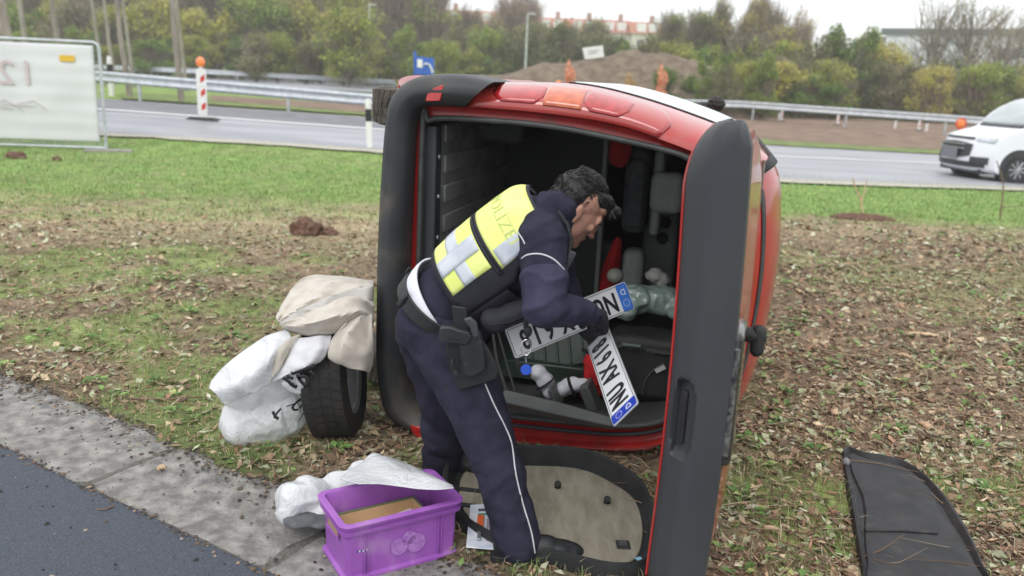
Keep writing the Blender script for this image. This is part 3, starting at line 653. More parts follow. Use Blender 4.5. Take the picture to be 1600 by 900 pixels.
# side wall ribs, wheel box in the upper side and bulkhead
wb = MB(); vbox(wb, .24, .50, 1.34, 1.46, .6, 1.2); obj('wheel_box', wb, MATS['cargo_lining'], van, bevel=.04, segs=3)
bk = MB(); vbox(bk, .2, .80, .12, 1.48, 1.46, 1.52); obj('bulkhead', bk, mat('bulkhead_dark', (.022, .025, .024), .7, (.034, .036, .035), 3), van, bevel=.01)
bar = MB(); vbox(bar, .800, .83, .14, 1.46, 1.42, 1.50); obj('bulkhead_edge', bar, mat('grey_trim', (.25, .27, .26), .6), van, bevel=.008)
# ------ front seats and dashboard seen through the opening
def vblob(name, prims, m, voxel=.012, smooth=5, **k):
    mb = MB()
    for p in prims:
        if p[0] == 'c': mb.cap(V3(*p[1]), p[2], V3(*p[3]), p[4], 14)
        else: mb.ell(V3(*p[1]), p[2], VR)
    return blob(name, mb, m, van, voxel, smooth, **k)
# upper front seat: back seen edge on, headrest with red cloth over it
def vseat(name, u0, u1, v0, v1, w0, w1, m, bev, shear=0.):
    mb = MB(); vbox(mb, u0, u1, v0, v1, w0, w1); return obj(name, mb, m, van, bevel=bev, segs=5, smooth=60)
vseat('seat_back', .92, 1.065, .76, 1.28, 1.60, 1.90, M_darkfab, .05); vseat('seat_cushion', 1.085, 1.15, .74, 1.27, 1.70, 2.05, M_greyfab, .03); vseat('seat_bolster', .945, 1.05, .80, 1.22, 1.56, 1.63, M_darkfab, .03)
vseat('headrest', 1.09, 1.29, .915, 1.165, 1.46, 1.58, M_greyfab, .055)
vblob('headrest_post', [('c', (1.2, 1.03, 1.65), .01, (1.12, 1.03, 1.7), .01)], M_galv, voxel=.005, smooth=0)
vseat('seat_back', .945, 1.085, .36, .67, 1.52, 1.70, M_greyfab, .055)
vseat('seat_belt_pillar', .80, .93, .30, .70, 1.56, 1.70, M_darkfab, .03)
# red cloth strips on seats
def cloth(name, pts, m, parent, th=.008, voxel=.0, lab=None, w=0):
    P = [[V3(*q) for q in row] for row in pts]; return obj(name, MB().grid(P), m, parent, smooth=80, solid=th, sub=2, label=lab)
cloth('seat_cloth', [[(.80, 1.34, 1.50), (.88, 1.34, 1.48), (.97, 1.33, 1.5)], [(.82, 1.25, 1.47), (.89, 1.25, 1.44), (.965, 1.25, 1.47)], [(.83, 1.19, 1.5), (.885, 1.175, 1.47), (.93, 1.16, 1.5)]], M_redfab, van)
cloth('seat_cloth', [[(.90, .76, 1.50), (.92, .76, 1.46), (.95, .76, 1.5)], [(.85, .60, 1.48), (.90, .6, 1.42), (.95, .6, 1.5)], [(.80, .44, 1.5), (.87, .44, 1.42), (.94, .44, 1.5)], [(.74, .28, 1.5), (.85, .28, 1.42), (.95, .28, 1.5)]], M_redfab, van)
ds = MB(); vbox(ds, 1.02, 1.25, .15, .84, 2.15, 2.5); obj('dashboard', ds, mat('console_grey', (.36, .40, .38), .7, (.44, .48, .45), 5), van, bevel=.04, segs=3)
ds = MB(); vbox(ds, .9, 1.5, .15, 1.4, 2.5, 2.6); obj('front_bulkhead', ds, M_lining, van)
for u, v in ((1.165, .765), (1.155, .655)):
    cu = MB(); cu.tube([V3(u, v, 2.155), V3(u, v, 2.135)], .052, 20); r_ = obj('cup_holder', cu, mat('console_rim', (.42, .46, .43), .5), van, smooth=40)
    cu = MB(); cu.tube([V3(u, v, 2.136), V3(u, v, 2.128)], .042, 20); obj('cup_recess', cu, M_blk, r_, smooth=40)
# ------ bumper (C shaped, dark plastic)
BO = [(.50, 1.640), (.36, 1.665), (.22, 1.66), (.12, 1.63), (.05, 1.56), (.02, 1.45), (.0, 1.2), (-.015, .9), (-.02, .6), (-.02, .35), (.0, .18), (.035, .08), (.11, .03), (.25, .005), (.42, .005)]
BI = [(.385, 1.53), (.34, 1.53), (.27, 1.53), (.185, 1.52), (.15, 1.47), (.14, 1.4), (.132, 1.2), (.122, .9), (.115, .6), (.115, .4), (.13, .25), (.165, .15), (.22, .1), (.32, .075), (.42, .07)]
bo, bi = np.array(catmull(BO, 5)), np.array(catmull(BI, 5)); rows = []
for f, w in ((1.0, .05), (1.0, -.03), (.97, -.055), (.88, -.075), (.62, -.10), (.55, -.102), (.35, -.098), (.15, -.075), (.04, -.04), (0, 0), (-.01, .1), (-.01, .36)):
    rows.append([V3(*(bo[i]*(1-f)+bi[i]*f), w*(1 if w > 0 else (1-.3*(i < 6)*(1-i/6)))) for i in range(len(bo))])
bump = obj('bumper', MB().grid(rows), M_plas2, van, smooth=50)
obj('bumper_slot', MB().tube([V3(.052, .28+.001*0, -.085), V3(.045, .8, -.085), V3(.052, 1.25, -.085)], .0045, 6), M_blk, bump)
M_refl = mat('red_reflector', (.55, .02, .02), .15, (.4, .012, .012), 60, coat=1)
def wpoly(pix, w, th, name, m, parent, bev=.003, depth=.035):
    P = [V3(*vpix(x, y, w), w) for x, y in pix]; return obj(name, MB().prism(P, tuple(VW*depth)), m, parent, bevel=bev, smooth=30)
wpoly([(664, 158), (668, 146), (678, 137), (693, 132), (691, 145), (687, 158)], -.101, 0, 'reflector', M_refl, bump)
wpoly([(640, 664), (662, 669), (664, 688), (652, 684), (644, 676)], -.103, 0, 'reflector', M_refl, bump)
# ------ tail light on the upper flank (lenses follow the body)
def spatch(name, s0, s1, w0, w1, off, m, parent, ns=14, nw=8, rnd=.0, thick=.01, fn=None):
    rows = []
    for i in range(ns+1):
        s = s0+(s1-s0)*i/ns; row = []; a = abs(2*i/ns-1)
        k = 1-(rnd*max(0, (a-.6)/.4)**2)
        for j in range(nw+1):
            w = w0+(w1-w0)*(.5+(j/nw-.5)*k)
            if fn: s_, w_ = fn(i/ns, j/nw, s, w)
            else: s_, w_ = s, w
            row.append(tuple(spt(s_, w_, off)))
        rows.append(row)
    return obj(name, MB().grid(rows), m, parent, smooth=60, solid=thick, soff=-1)
M_lens_r = mat('lens_red', (.33, .012, .012), .12, (.46, .025, .025), 30, coat=1); M_lens_a = mat('lens_amber', (.46, .075, .02), .12, (.58, .13, .04), 30, coat=1)
M_lens_p = mat('lens_pink_clear', (.40, .045, .04), .10, (.46, .065, .055), 3, coat=1)
tl = spatch('tail_light', 2.32, 5.75, -.0, .20, .012, M_lens_p, van, 34, 8, fn=lambda a, b, s, w: (s, w if a < .8 else w*(1-.75*((a-.8)/.2)**2)))
spatch('red_lens', 2.62, 3.42, .010, .15, .0155, M_lens_r, tl, 12, 8, rnd=.5, thick=.004)
spatch('amber_lens', 3.43, 4.12, .008, .155, .0155, M_lens_a, tl, 12, 8, rnd=.0, thick=.004)
spatch('red_lens', 4.14, 5.0, .008, .14, .0155, M_lens_r, tl, 12, 8, rnd=.45, thick=.004)
tl2 = spatch('tail_light', 16.6, 18.6, .01, .16, .010, M_lens_p, van, 22, 6)
# side windows on the upper flank
fr_ = spatch('side_window', 3.6, 7.9, .40, 1.15, .006, M_blk, van, 16, 10); spatch('pane', 3.7, 7.75, .43, 1.12, .010, M_skypane, fr_, 16, 10)
fr_ = spatch('side_window', 3.6, 7.8, 1.2, 2.25, .006, M_blk, van, 16, 12); spatch('pane', 3.7, 7.65, 1.23, 2.2, .010, M_skypane, fr_, 16, 12)
spatch('roof_ditch_trim', 8.55, 8.95, .10, 2.2, .018, M_blk, van, 4, 24, thick=.02)
obj('sill_strip', MB().tube([V3(*((csec(KR)[i]*.42+csec(KS)[i]*.58)), .034) for i in range(16*NSG, int(19.5*NSG))], .012, 8, flat=.8), M_plas, van, smooth=60)
spatch('flank_moulding', 18.6, 19.2, .5, 2.2, .006, M_plas, van, 4, 16)
for s0, w in ((2.2, 1.22), (2.2, 2.3)): spatch('door_gap', s0, 7.4, w, w+.008, .0025, M_blk, van, 16, 1, thick=.001)
spatch('roof_seam', 9.6, 15.2, .055, .075, .004, M_seal, van, 26, 2, thick=.003)
# wheels (axles now upright): two on the upper side visible behind the bumper
M_tyre = mat('tyre_rubber', (.016, .016, .017), .8, (.04, .037, .033), 7, bump=.3, bscale=80); M_tyredirt = mat('tyre_muddy', (.05, .042, .034), .9, (.12, .10, .08), 9, bump=.6, bscale=50); M_rim = mat('steel_rim', (.3, .3, .31), .4, (.42, .42, .43), 8, metal=.6)
def wheel(center, axis, R=.31, Wd=.185, tyre=None, name='wheel', parent=None, nt=44, rim=True, lug=True):
    """tyre with tread blocks; axis is a unit vector pointing to the outer side"""
    ax = Vector(axis).normalized(); q = Vector((0, 0, 1)) if abs(ax.z) < .9 else Vector((0, 1, 0)); x = ax.cross(q).normalized(); y = ax.cross(x); c = Vector(center)
    def P(r, a, h): return c+(x*math.cos(a)+y*math.sin(a))*r+ax*h
    prof = [(R*.62, -Wd*.40), (R*.72, -Wd*.5), (R*.88, -Wd*.5), (R*.965, -Wd*.44), (R*.985, -Wd*.36), (R*.985, Wd*.36), (R*.965, Wd*.44), (R*.88, Wd*.5), (R*.72, Wd*.5), (R*.62, Wd*.40)]
    th = parent if parent is not None else None
    n = 64; rows = [[P(r, 2*math.pi*i/n, h) for r, h in prof] for i in range(n+1)]
    wh = obj(name, MB().grid(rows), tyre or M_tyre, th, smooth=35) if th is not None else None
    host = wh if wh else None
    mb = MB(); da = 2*math.pi/nt
    for i in range(nt):      # tread blocks in four rows, slanted
        for r0, (h0, h1) in enumerate(((-.43, -.25), (-.22, -.03), (.0, .2), (.23, .43))):
            a = i*da+(r0 % 2)*da*.35
            sk = .25*da*(-1 if r0 < 2 else 1); g = .1*da; vs = []
            for rr_, k_ in ((R*.975, 1), (R*1.0-.5*abs(h0+h1)*R*.012, .96)):
                for (aa, hh) in ((a+g, h0), (a+da-g, h0), (a+da-g+sk, h1), (a+g+sk, h1)): vs.append(P(rr_, aa, hh*Wd))
            mb.add(vs, [(4, 5, 6, 7), (0, 1, 5, 4), (1, 2, 6, 5), (2, 3, 7, 6), (3, 0, 4, 7)])
    tr = obj('tread', mb, tyre or M_tyre, host, smooth=0)
    if rim:
        rp = [(R*.63, -Wd*.42), (R*.6, -Wd*.3), (R*.56, .1*Wd), (R*.58, Wd*.38), (R*.64, Wd*.43), (R*.58, Wd*.34), (R*.5, Wd*.1), (R*.3, Wd*.02), (R*.22, Wd*.12), (R*.02, Wd*.14)]
        rows = [[P(r, 2*math.pi*i/40, h) for r, h in rp] for i in range(41)]; rm = obj('rim', MB().grid(rows), M_rim, host, smooth=40)
        hb = MB()
        for k in range(10):
            a = 2*math.pi*k/10; hb.tube([P(R*.42, a, Wd*.115), P(R*.42, a, Wd*.02)], R*.05, 8)
        obj('vent_hole', hb, M_blk, rm, smooth=0)
    return host
wheel(V3(.02, 1.50, .62), VV, tyre=M_tyredirt, parent=van); wheel(V3(-.10, 1.52, 3.2), VV, tyre=M_tyredirt, parent=van)
wheel(V3(-.05, .16, 3.2), -VV, tyre=M_tyredirt, parent=van); wheel(V3(-.05, .16, .62), -VV, tyre=M_tyredirt, parent=van)
ax_ = MB(); ax_.tube([V3(-.08, .2, .62), V3(-.08, 1.45, .62)], .04, 10); vbox(ax_, -.04, .04, .1, 1.55, .15, 3.9); obj('underbody', ax_, mat('underbody_dark', (.03, .028, .026), .9, (.06, .05, .045), 6), van)
# ------ tailgate, hinged at the roof edge and swung out towards the camera
TH_ = np.array([.965, 3.40]); TE = np.array([.600, 2.295]); TT = (TE-TH_); TL = np.linalg.norm(TT); TT = TT/TL; TN = np.array([-TT[1], TT[0]])
if TN[0] < 0: TN = -TN
def T3(t, n, v): p = TH_+TT*t+TN*n; return (p[0], p[1], v)
M_trim = mat('tailgate_trim', (.040, .044, .05), .5, (.050, .053, .058), 3, bump=.3, bscale=450, spec=.45, bdist=.002)
tg = obj('tailgate', MB(), M_red, van) if False else None
def vr(t):   # height range of the gate at distance t from the hinge
    f = t/TL; top = 1.40+.125*sstep(f*1.4); bot = .27-.18*sstep(f*1.3); return bot, top
def gate_v(t, k, inset=0.):
    """k 0..1 along height with rounded corners at the near edge"""
    b, tp = vr(t); return b+inset+(tp-b-2*inset)*k
nk = 44; rows = []
def bulge(t, v):
    f = t/TL; b = .026*math.sin(math.pi*min(max(f, 0), 1))**.7+.006+.016*math.sin(math.pi*min(max((v-.1)/1.4, 0), 1))
    if f < .45: b -= .018*(1 if f < .43 else (.45-f)/.02)      # window panel a little lower than the door skin
    return b
prof_t = [TL*x for x in (1.0, .995, .985, .96, .92, .85, .75, .65, .55, .47, .45, .44, .42, .35, .2, .08, 0)]
def cornr(k, R=.10):   # t pull-back at the rounded corners
    h = min(k, 1-k)*1.45
    return 0 if h > R else (R-math.sqrt(max(0, R*R-(R-h)**2)))
for k_ in range(nk+1):
    k = k_/nk; kk = .5-.5*math.cos(math.pi*k); row = [T3(TL-.01-cornr(kk, .13), -.03, gate_v(TL, kk))]
    for t in prof_t:
        f = t/TL; tt = t-cornr(kk, .13)*f; v = gate_v(t, kk); e = min(kk, 1-kk)*1.4
        n = bulge(t, v)*min(1, (e/.12)**.5) if e < .12 else bulge(t, v)
        if f > .985: n *= .4+.6*(1-f)/.015
        row.append(T3(tt, n, v))
    row.append(T3(-.01, -.04, gate_v(0, kk))); rows.append(row)
gate = obj('tailgate', MB().grid(rows), M_red, van, smooth=50, solid=.012, soff=-1)
# trim: lower edge of the gate facing the camera, two facets with a rounded crease, grab recess pressed in
prof = [(-.03, .034), (.004, .030), (.022, .0), (.034, -.045), (.033, -.058), (.024, -.078), (-.026, -.132), (-.05, -.148), (-.12, -.152), (-.45, -.13), (-1.0, -.09), (-1.1, -.05)]
pp = [];
for i in range(len(prof)-1):
    a, b = np.array(prof[i]), np.array(prof[i+1]); m_ = 7 if i in (5,) else (5 if i == 2 else 2)
    for j in range(m_): pp.append(a+(b-a)*j/m_)
pp.append(np.array(prof[-1])); rows = []; nk = 150
RC_V, RC_H = .690, .125     # recess centre height, half height
for k_ in range(nk+1):
    k = k_/nk; row = []
    for (dt, n) in pp:
        v = .09+(1.572-.09)*k
        lean = max(0, (v-1.30)/.245); cut = 0
        # rounded upper corner: the inner edge ends lower than the outer edge
        R_ = .05+.16*min(1, max(-n, 0)/.16); top = 1.572
        if v > top-R_: x_ = (v-(top-R_))/R_; cut = R_*(1-math.sqrt(max(0, 1-x_*x_)))
        if v < .09+.05: x_ = (.14-v)/.05; cut = max(cut, .05*(1-math.sqrt(max(0, 1-x_*x_))))
        nn = n*(1-cut/.26) if cut else n
        if n > 0 and v > 1.50: nn = n*max(0, (1.572-v)/.072)**.6; cut = max(cut, .12*((v-1.50)/.072)**2)
        t_ = TL+dt-cut*.35
        # grab recess in the darker facet
        a = abs(v-RC_V)/RC_H; bq = abs(-nn-.096)/.030
        d_ = max(0, 1-(a**6+bq**4)); dep = .034*min(1, d_*2.2)
        t_ -= dep; ba, ta = vr(max(TL+dt, 0)); bb, tb_ = vr(TL); v2 = v if dt > -.06 else ba+(v-bb)*(ta-ba)/(tb_-bb)-.03*(dt < -.1)*(1 if v > .8 else 0)
        row.append(T3(t_, nn+dep*.1+.018*math.sin(math.pi*k), v2))
    rows.append(row)
trim = obj('trim_panel', MB().grid(rows), M_trim, gate, smooth=40, solid=.006, soff=-1, fixn=False)
sc_ = MB(); sc_.box(T3(TL-.006-.018, -.096+.018, RC_V+.0), (.018, .02, .17), Matrix.Rotation(math.atan2(TT[1], TT[0])+math.pi/2, 3, 'Z')); obj('grab_handle', sc_, M_blk, trim, bevel=.006, segs=3)
# red inner flange along the left edge of the trim
fl_ = []
for v in np.linspace(.12, 1.555, 60):
    k = (v-.09)/1.482; R_ = .21; c_ = 0 if v < 1.572-R_ else R_*(1-math.sqrt(max(0, 1-((v-1.572+R_)/R_)**2)))
    fl_.append(T3(TL-.052-c_*.35, -.147*(1-c_/.26)-.004+.018*math.sin(math.pi*k), v))
obj('inner_flange', MB().tube(fl_, .0048, 6), M_red, gate)
# number plate housing and handle on the outer skin
TR = Matrix.Rotation(math.atan2(TT[1], TT[0]), 3, 'Z')
hb = MB(); hb.box(T3(TL-.115, .046, .76), (.20, .05, .42), TR); hs_ = obj('plate_housing', hb, mat('housing_black', (.012, .012, .013), .25, (.05, .05, .05), 14, coat=.6), gate, bevel=.02, segs=3)
hb = MB()
hb.box(T3(TL-.010, .048, .76), (.012, .034, .34), TR)
obj('lamp_lens', hb, mat('housing_gloss', (.03, .03, .03), .3, (.16, .16, .155), 45, bump=.6, bscale=60), hs_, bevel=.006)
hb = MB(); hb.cap(T3(TL-.20, .05, .925), .022, T3(TL-.21, .105, .915), .026, 14); hb.cap(T3(TL-.21, .105, .93), .024, T3(TL-.20, .105, .875), .021, 14); obj('door_handle', hb, M_blk, gate, smooth=60)
wr = MB(); wr.tube([T3(TL*.44, .047, v) for v in np.linspace(.35, 1.42, 12)], .006, 6); obj('window_seal', wr, mat('chrome_dirty', (.35, .34, .30), .35, (.12, .12, .11), 12, metal=.6), gate)
# gas strut
gs = MB(); gs.tube([V3(1.35, .13, .03), T3(.38, -.10, .30)], .012, 8); gs.tube([V3(1.35, .13, .03), V3(1.34, .05, -.04), V3(1.355, -.0, -.12)], .011, 8); obj('gas_strut', gs, M_blk, van)
# small debris caught on the upper wheel
for i, (dx, dz, c, lab) in enumerate(((.0, .03, (.55, .5, .12), 'clump of torn yellow grass lying on the upper rear wheel'),)):
    mb = MB(); g = random.Random(3); b0 = Vector(V3(.00, 1.60, .50))
    for q in range(160):
        a = g.random()*6.28; r = g.random()*.09; p = b0+Vector((math.cos(a)*r*1.5, math.sin(a)*r, 0)); e = p+Vector(((g.random()-.5)*.12, (g.random()-.5)*.1, .01+.05*g.random())); s_ = Vector((.006, .002, 0))
        mb.add([p-s_, p+s_, e], [(0, 1, 2)])
    mb.ell(b0+Vector((0, 0, .0)), (.13, .08, .03)); o_ = obj('grass_clump', mb, mat('torn_grass', (.20, .16, .07), .9, (.30, .27, .11), 22, c3=(.12, .08, .05)), None, smooth=0); tag(o_, lab, 'grass clump')
# =================================================================== LOOSE THINGS
def surf(ctrl, n=6):
    A = [catmull([D(*q) for q in row], n) for row in ctrl]; cols = list(zip(*A)); B = [catmull(list(c), n) for c in cols]
    return [list(map(tuple, r)) for r in zip(*B)]
def sheetobj(name, ctrl, m, parent=None, th=.006, n=6, wr=0., ws_=.08, seed=0, fold=0., fi=.3, fj=.2, **k):
    P = surf(ctrl, n); nu, nv = len(P), len(P[0]); Q = []
    for i in range(nu):
        r = []
        for j in range(nv):
            p = Vector(P[i][j]); d = wr*mnoise.noise(p/ws_+Vector((seed, 0, 0)))+wr*.4*mnoise.noise(p/(ws_*.35)+Vector((0, seed, 3)))+fold*(1-abs(math.sin(i*fi+j*fj+1.5*mnoise.noise(p*6)+seed)))**1.4
            r.append((p.x+d*.3, p.y-d, p.z+d*.5))
        Q.append(r)
    return obj(name, MB().grid(Q), m, parent, smooth=80, solid=th, **k)
_tf = None
def text_mesh(s, size, depth=.001, space=1.0, bold=.0):
    c = bpy.data.curves.new('t', 'FONT'); c.body = s; c.size = size; c.extrude = depth; c.align_x = 'CENTER'; c.align_y = 'CENTER'; c.space_character = space; c.offset = bold; c.resolution_u = 3
    o = bpy.data.objects.new('t', c); COL.objects.link(o); me = evalmesh(o); bpy.data.objects.remove(o); me.materials.clear(); return me
def place_mesh(name, me, m, o, X, Y, parent=None, sx=1, sy=1, **k):
    """map mesh local x,y,z to directions X,Y,Z at o"""
    X = Vector(X).normalized(); Y = (Vector(Y)-X*Vector(Y).dot(X)).normalized(); Z = X.cross(Y); o = Vector(o)
    for v in me.vertices: c = v.co.copy(); v.co = o+X*(c.x*sx)+Y*(c.y*sy)+Z*c.z
    return obj(name, me, m, parent, **k)
# ---- spare wheel upright on the grass
M_bagw = mat('white_plastic_film', (.60, .64, .68), .26, (.76, .77, .78), 5, sss=.15, bump=1., bscale=14, coat=.5, bdist=.03, stretch=(1, 1, .6), trans=.12)
sw = thing('spare_wheel', 'loose wheel standing upright beside the dark bumper under the beige blanket', 'wheel', G(515, 695))
wc = D(524, 628, 3.66); axd = Vector((.985, .02, .10)).normalized()
wheel((wc[0], wc[1], .292), (axd.x, axd.y, axd.z), R=.30, Wd=.20, parent=sw, name='tyre')
# ---- beige felt blanket draped over wheel and bumper
M_felt = mat('beige_felt', (.50, .45, .38), .95, (.60, .55, .48), 16, bump=.5, bscale=120, sheen=.3, c3=(.42, .36, .29), bdist=.004); M_feltw = mat('white_lining', (.70, .70, .72), .9, (.78, .78, .8), 9, bump=.4, bscale=60, bdist=.004)
bl = thing('felt_blanket', 'folded beige felt blanket draped over the loose wheel against the bumper', 'blanket', G(500, 600))
sheetobj('upper_fold', [[(432, 498, 3.52), (440, 478, 3.62), (468, 440, 3.80), (500, 431, 3.85), (545, 434, 3.85), (583, 440, 3.86)],
                        [(434, 503, 3.46), (452, 488, 3.48), (492, 466, 3.55), (530, 452, 3.6), (560, 448, 3.62), (583, 452, 3.64)],
                        [(436, 505, 3.47), (462, 495, 3.46), (510, 478, 3.48), (545, 465, 3.55), (570, 458, 3.6), (583, 462, 3.62)]], M_felt, bl, .008, 9, .014, .06, 1, fold=.030, fi=.42, fj=.09)
sheetobj('middle_fold', [[(436, 505, 3.50), (470, 492, 3.5), (520, 468, 3.54), (550, 462, 3.56), (583, 462, 3.62)],
                         [(440, 508, 3.42), (480, 500, 3.38), (525, 482, 3.40), (556, 470, 3.46), (583, 478, 3.55)],
                         [(442, 512, 3.44), (478, 514, 3.36), (525, 505, 3.36), (562, 490, 3.44), (583, 498, 3.52)],
                         [(446, 515, 3.46), (480, 524, 3.42), (520, 522, 3.42), (556, 512, 3.44), (583, 512, 3.50)]], M_felt, bl, .010, 7, .010, .06, 5, fold=.026, fi=.40, fj=-.05)
sheetobj('lining_edge', [[(436, 503, 3.44), (470, 484, 3.44), (515, 464, 3.48), (550, 452, 3.54), (583, 448, 3.58)], [(438, 508, 3.42), (476, 500, 3.42), (522, 486, 3.45), (558, 474, 3.51), (583, 470, 3.57)]], mat('lining_grey', (.46, .44, .41), .95, (.56, .54, .51), 20), bl, .004, 7, .006, .05, 8, fold=.02, fi=.1, fj=.3)
sheetobj('side_flap', [[(540, 506, 3.40), (560, 496, 3.42), (581, 492, 3.48)], [(519, 530, 3.36), (548, 520, 3.34), (581, 512, 3.44)], [(514, 545, 3.34), (546, 545, 3.30), (583, 548, 3.40)], [(514, 558, 3.34), (545, 566, 3.30), (581, 570, 3.40)], [(524, 566, 3.35), (552, 576, 3.31), (577, 582, 3.40)]], M_felt, bl, .009, 7, .008, .08, 9, fold=.020, fi=.10, fj=.42)
sheetobj('white_fold', [[(458, 530, 3.40), (490, 526, 3.38), (518, 524, 3.40)], [(452, 552, 3.38), (485, 548, 3.34), (514, 545, 3.37)], [(438, 578, 3.37), (470, 572, 3.33), (500, 565, 3.36)], [(426, 597, 3.38), (445, 588, 3.34), (470, 576, 3.38)]], M_feltw, bl, .006, 7, .010, .05, 2, fold=.014, fi=.05, fj=.4)
sheetobj('beige_corner', [[(470, 522, 3.38), (450, 530, 3.36), (425, 560, 3.36)], [(455, 540, 3.36), (438, 556, 3.34), (421, 575, 3.36)], [(440, 570, 3.35), (432, 582, 3.34), (424, 594, 3.36)]], M_felt, bl, .006, 6, .006, .05, 6)
# ---- white plastic bag with black print
def film_material():
    m = bpy.data.materials.new('thin_white_film'); m.use_nodes = True; t = m.node_tree; N = t.nodes; L = t.links; b = N['Principled BSDF']
    b.inputs['Base Color'].default_value = (.88, .89, .90, 1); b.inputs['Roughness'].default_value = .22; b.inputs['Coat Weight'].default_value = .3
    tcn = N.new('ShaderNodeTexCoord'); prev = None
    for sc, st in ((7, 1.0), (17, .55), (40, .25)):
        n = N.new('ShaderNodeTexNoise'); n.inputs['Scale'].default_value = sc; n.inputs['Detail'].default_value = 2; n.inputs['Distortion'].default_value = 1.6; L.new(tcn.outputs['Object'], n.inputs['Vector'])
        a = N.new('ShaderNodeMath'); a.operation = 'SUBTRACT'; L.new(n.outputs[0], a.inputs[0]); a.inputs[1].default_value = .5
        ab = N.new('ShaderNodeMath'); ab.operation = 'ABSOLUTE'; L.new(a.outputs[0], ab.inputs[0]); mu = N.new('ShaderNodeMath'); mu.operation = 'MULTIPLY'; L.new(ab.outputs[0], mu.inputs[0]); mu.inputs[1].default_value = -st
        if prev is None: prev = mu
        else: ad = N.new('ShaderNodeMath'); ad.operation = 'ADD'; L.new(prev.outputs[0], ad.inputs[0]); L.new(mu.outputs[0], ad.inputs[1]); prev = ad
    bp = N.new('ShaderNodeBump'); bp.inputs['Strength'].default_value = 1; bp.inputs['Distance'].default_value = .013; L.new(prev.outputs[0], bp.inputs['Height']); L.new(bp.outputs[0], b.inputs['Normal'])
    tl = N.new('ShaderNodeBsdfTranslucent'); tl.inputs[0].default_value = (.85, .88, .92, 1); L.new(bp.outputs[0], tl.inputs['Normal']); tr = N.new('ShaderNodeBsdfTransparent'); m1 = N.new('ShaderNodeMixShader'); m1.inputs[0].default_value = .28; m2 = N.new('ShaderNodeMixShader'); m2.inputs[0].default_value = .06
    L.new(b.outputs[0], m1.inputs[1]); L.new(tl.outputs[0], m1.inputs[2]); L.new(m1.outputs[0], m2.inputs[1]); L.new(tr.outputs[0], m2.inputs[2]); L.new(m2.outputs[0], N['Material Output'].inputs[0]); return m
M_bagw = film_material()
bg_ = thing('printed_plastic_bag', 'bulging white plastic bag with black lettering left of the loose wheel', 'plastic bag', G(410, 705))
mb = MB()
for x, y, Y, rx, ry, rz in ((408, 655, 3.52, .15, .11, .13), (380, 662, 3.5, .10, .10, .10), (445, 640, 3.56, .11, .10, .13), (420, 600, 3.55, .14, .10, .10), (462, 600, 3.6, .09, .08, .10), (385, 615, 3.5, .10, .09, .08), (362, 603, 3.45, .07, .06, .045), (440, 690, 3.55, .07, .08, .035), (385, 692, 3.5, .09, .08, .035)):
    mb.ell(D(x, y, Y), (rx, ry, rz))
bagb = blob('bag_body', mb, M_bagw, bg_, .007, 3, disp=.026, dsize=.12, fine=.010, fsize=.085)
sheetobj('upper_flap', [[(447, 516, 3.44), (420, 524, 3.44), (385, 545, 3.42), (352, 572, 3.40), (330, 596, 3.38)], [(455, 535, 3.40), (425, 550, 3.36), (390, 572, 3.34), (355, 592, 3.34), (327, 606, 3.34)], [(430, 575, 3.38), (405, 585, 3.32), (375, 600, 3.30), (350, 612, 3.31), (332, 610, 3.32)], [(425, 596, 3.38), (400, 612, 3.34), (372, 624, 3.33), (352, 632, 3.34), (343, 622, 3.34)]], M_bagw, bg_, .003, 8, .008, .09, 3, fold=.024, fi=.14, fj=.24)
sheetobj('right_flap', [[(450, 590, 3.40), (478, 578, 3.40), (492, 572, 3.42)], [(440, 600, 3.38), (470, 598, 3.36), (488, 592, 3.40)], [(452, 612, 3.40), (468, 615, 3.36), (486, 606, 3.4)]], M_bagw, bg_, .003, 6, .01, .05, 7)
M_ink = mat('black_print', (.015, .015, .018), .5)
def stroke(name, pts, r, parent, target, m=M_ink):
    pts = [Vector(D(*p)) for p in pts]; P = []
    for i, p in enumerate(pts):
        a = pts[max(i-1, 0)]; b = pts[min(i+1, len(pts)-1)]; t = (b-a).normalized(); s = t.cross(Vector((0, 1, 0))).normalized()*r; P.append([tuple(p-s), tuple(p), tuple(p+s)])
    o = obj(name, MB().grid(P), m, parent, smooth=80); md = o.modifiers.new('w', 'SHRINKWRAP'); md.target = target; md.wrap_method = 'PROJECT'; md.use_project_y = True; md.use_project_z = False; md.use_positive_direction = True; md.use_negative_direction = True; md.offset = .003; md.project_limit = .3
    s_ = o.modifiers.new('s', 'SOLIDIFY'); s_.thickness = .002; return o
Yb = 3.35
for pts, r in (([(436, 651, Yb), (452, 649, Yb), (464, 652, Yb)], .0022), ([(417, 655, Yb), (421, 661, Yb), (427, 666, Yb)], .006), ([(429, 652, Yb), (424, 657, Yb), (420, 664, Yb)], .004),
               ([(444, 655, Yb), (450, 648, Yb), (457, 650, Yb), (455, 658, Yb), (447, 658, Yb), (445, 654, Yb)], .0045), ([(466, 650, Yb), (462, 662, Yb), (458, 664, Yb)], .006), ([(468, 650, Yb), (463, 655, Yb)], .004)):
    stroke('lettering', catmull(pts, 3), r, bg_, bagb)
Yb = 3.33
for pts, r in (([(442, 590, Yb), (452, 597, Yb), (460, 609, Yb)], .008), ([(448, 588, Yb), (458, 592, Yb)], .007), ([(464, 585, Yb), (470, 596, Yb), (478, 602, Yb), (482, 594, Yb), (474, 588, Yb), (466, 592, Yb)], .007), ([(455, 583, Yb), (470, 579, Yb), (492, 572, Yb)], .010), ([(484, 580, Yb), (492, 588, Yb)], .008)):
    stroke('lettering', catmull(pts, 3), r, bg_, bagb)
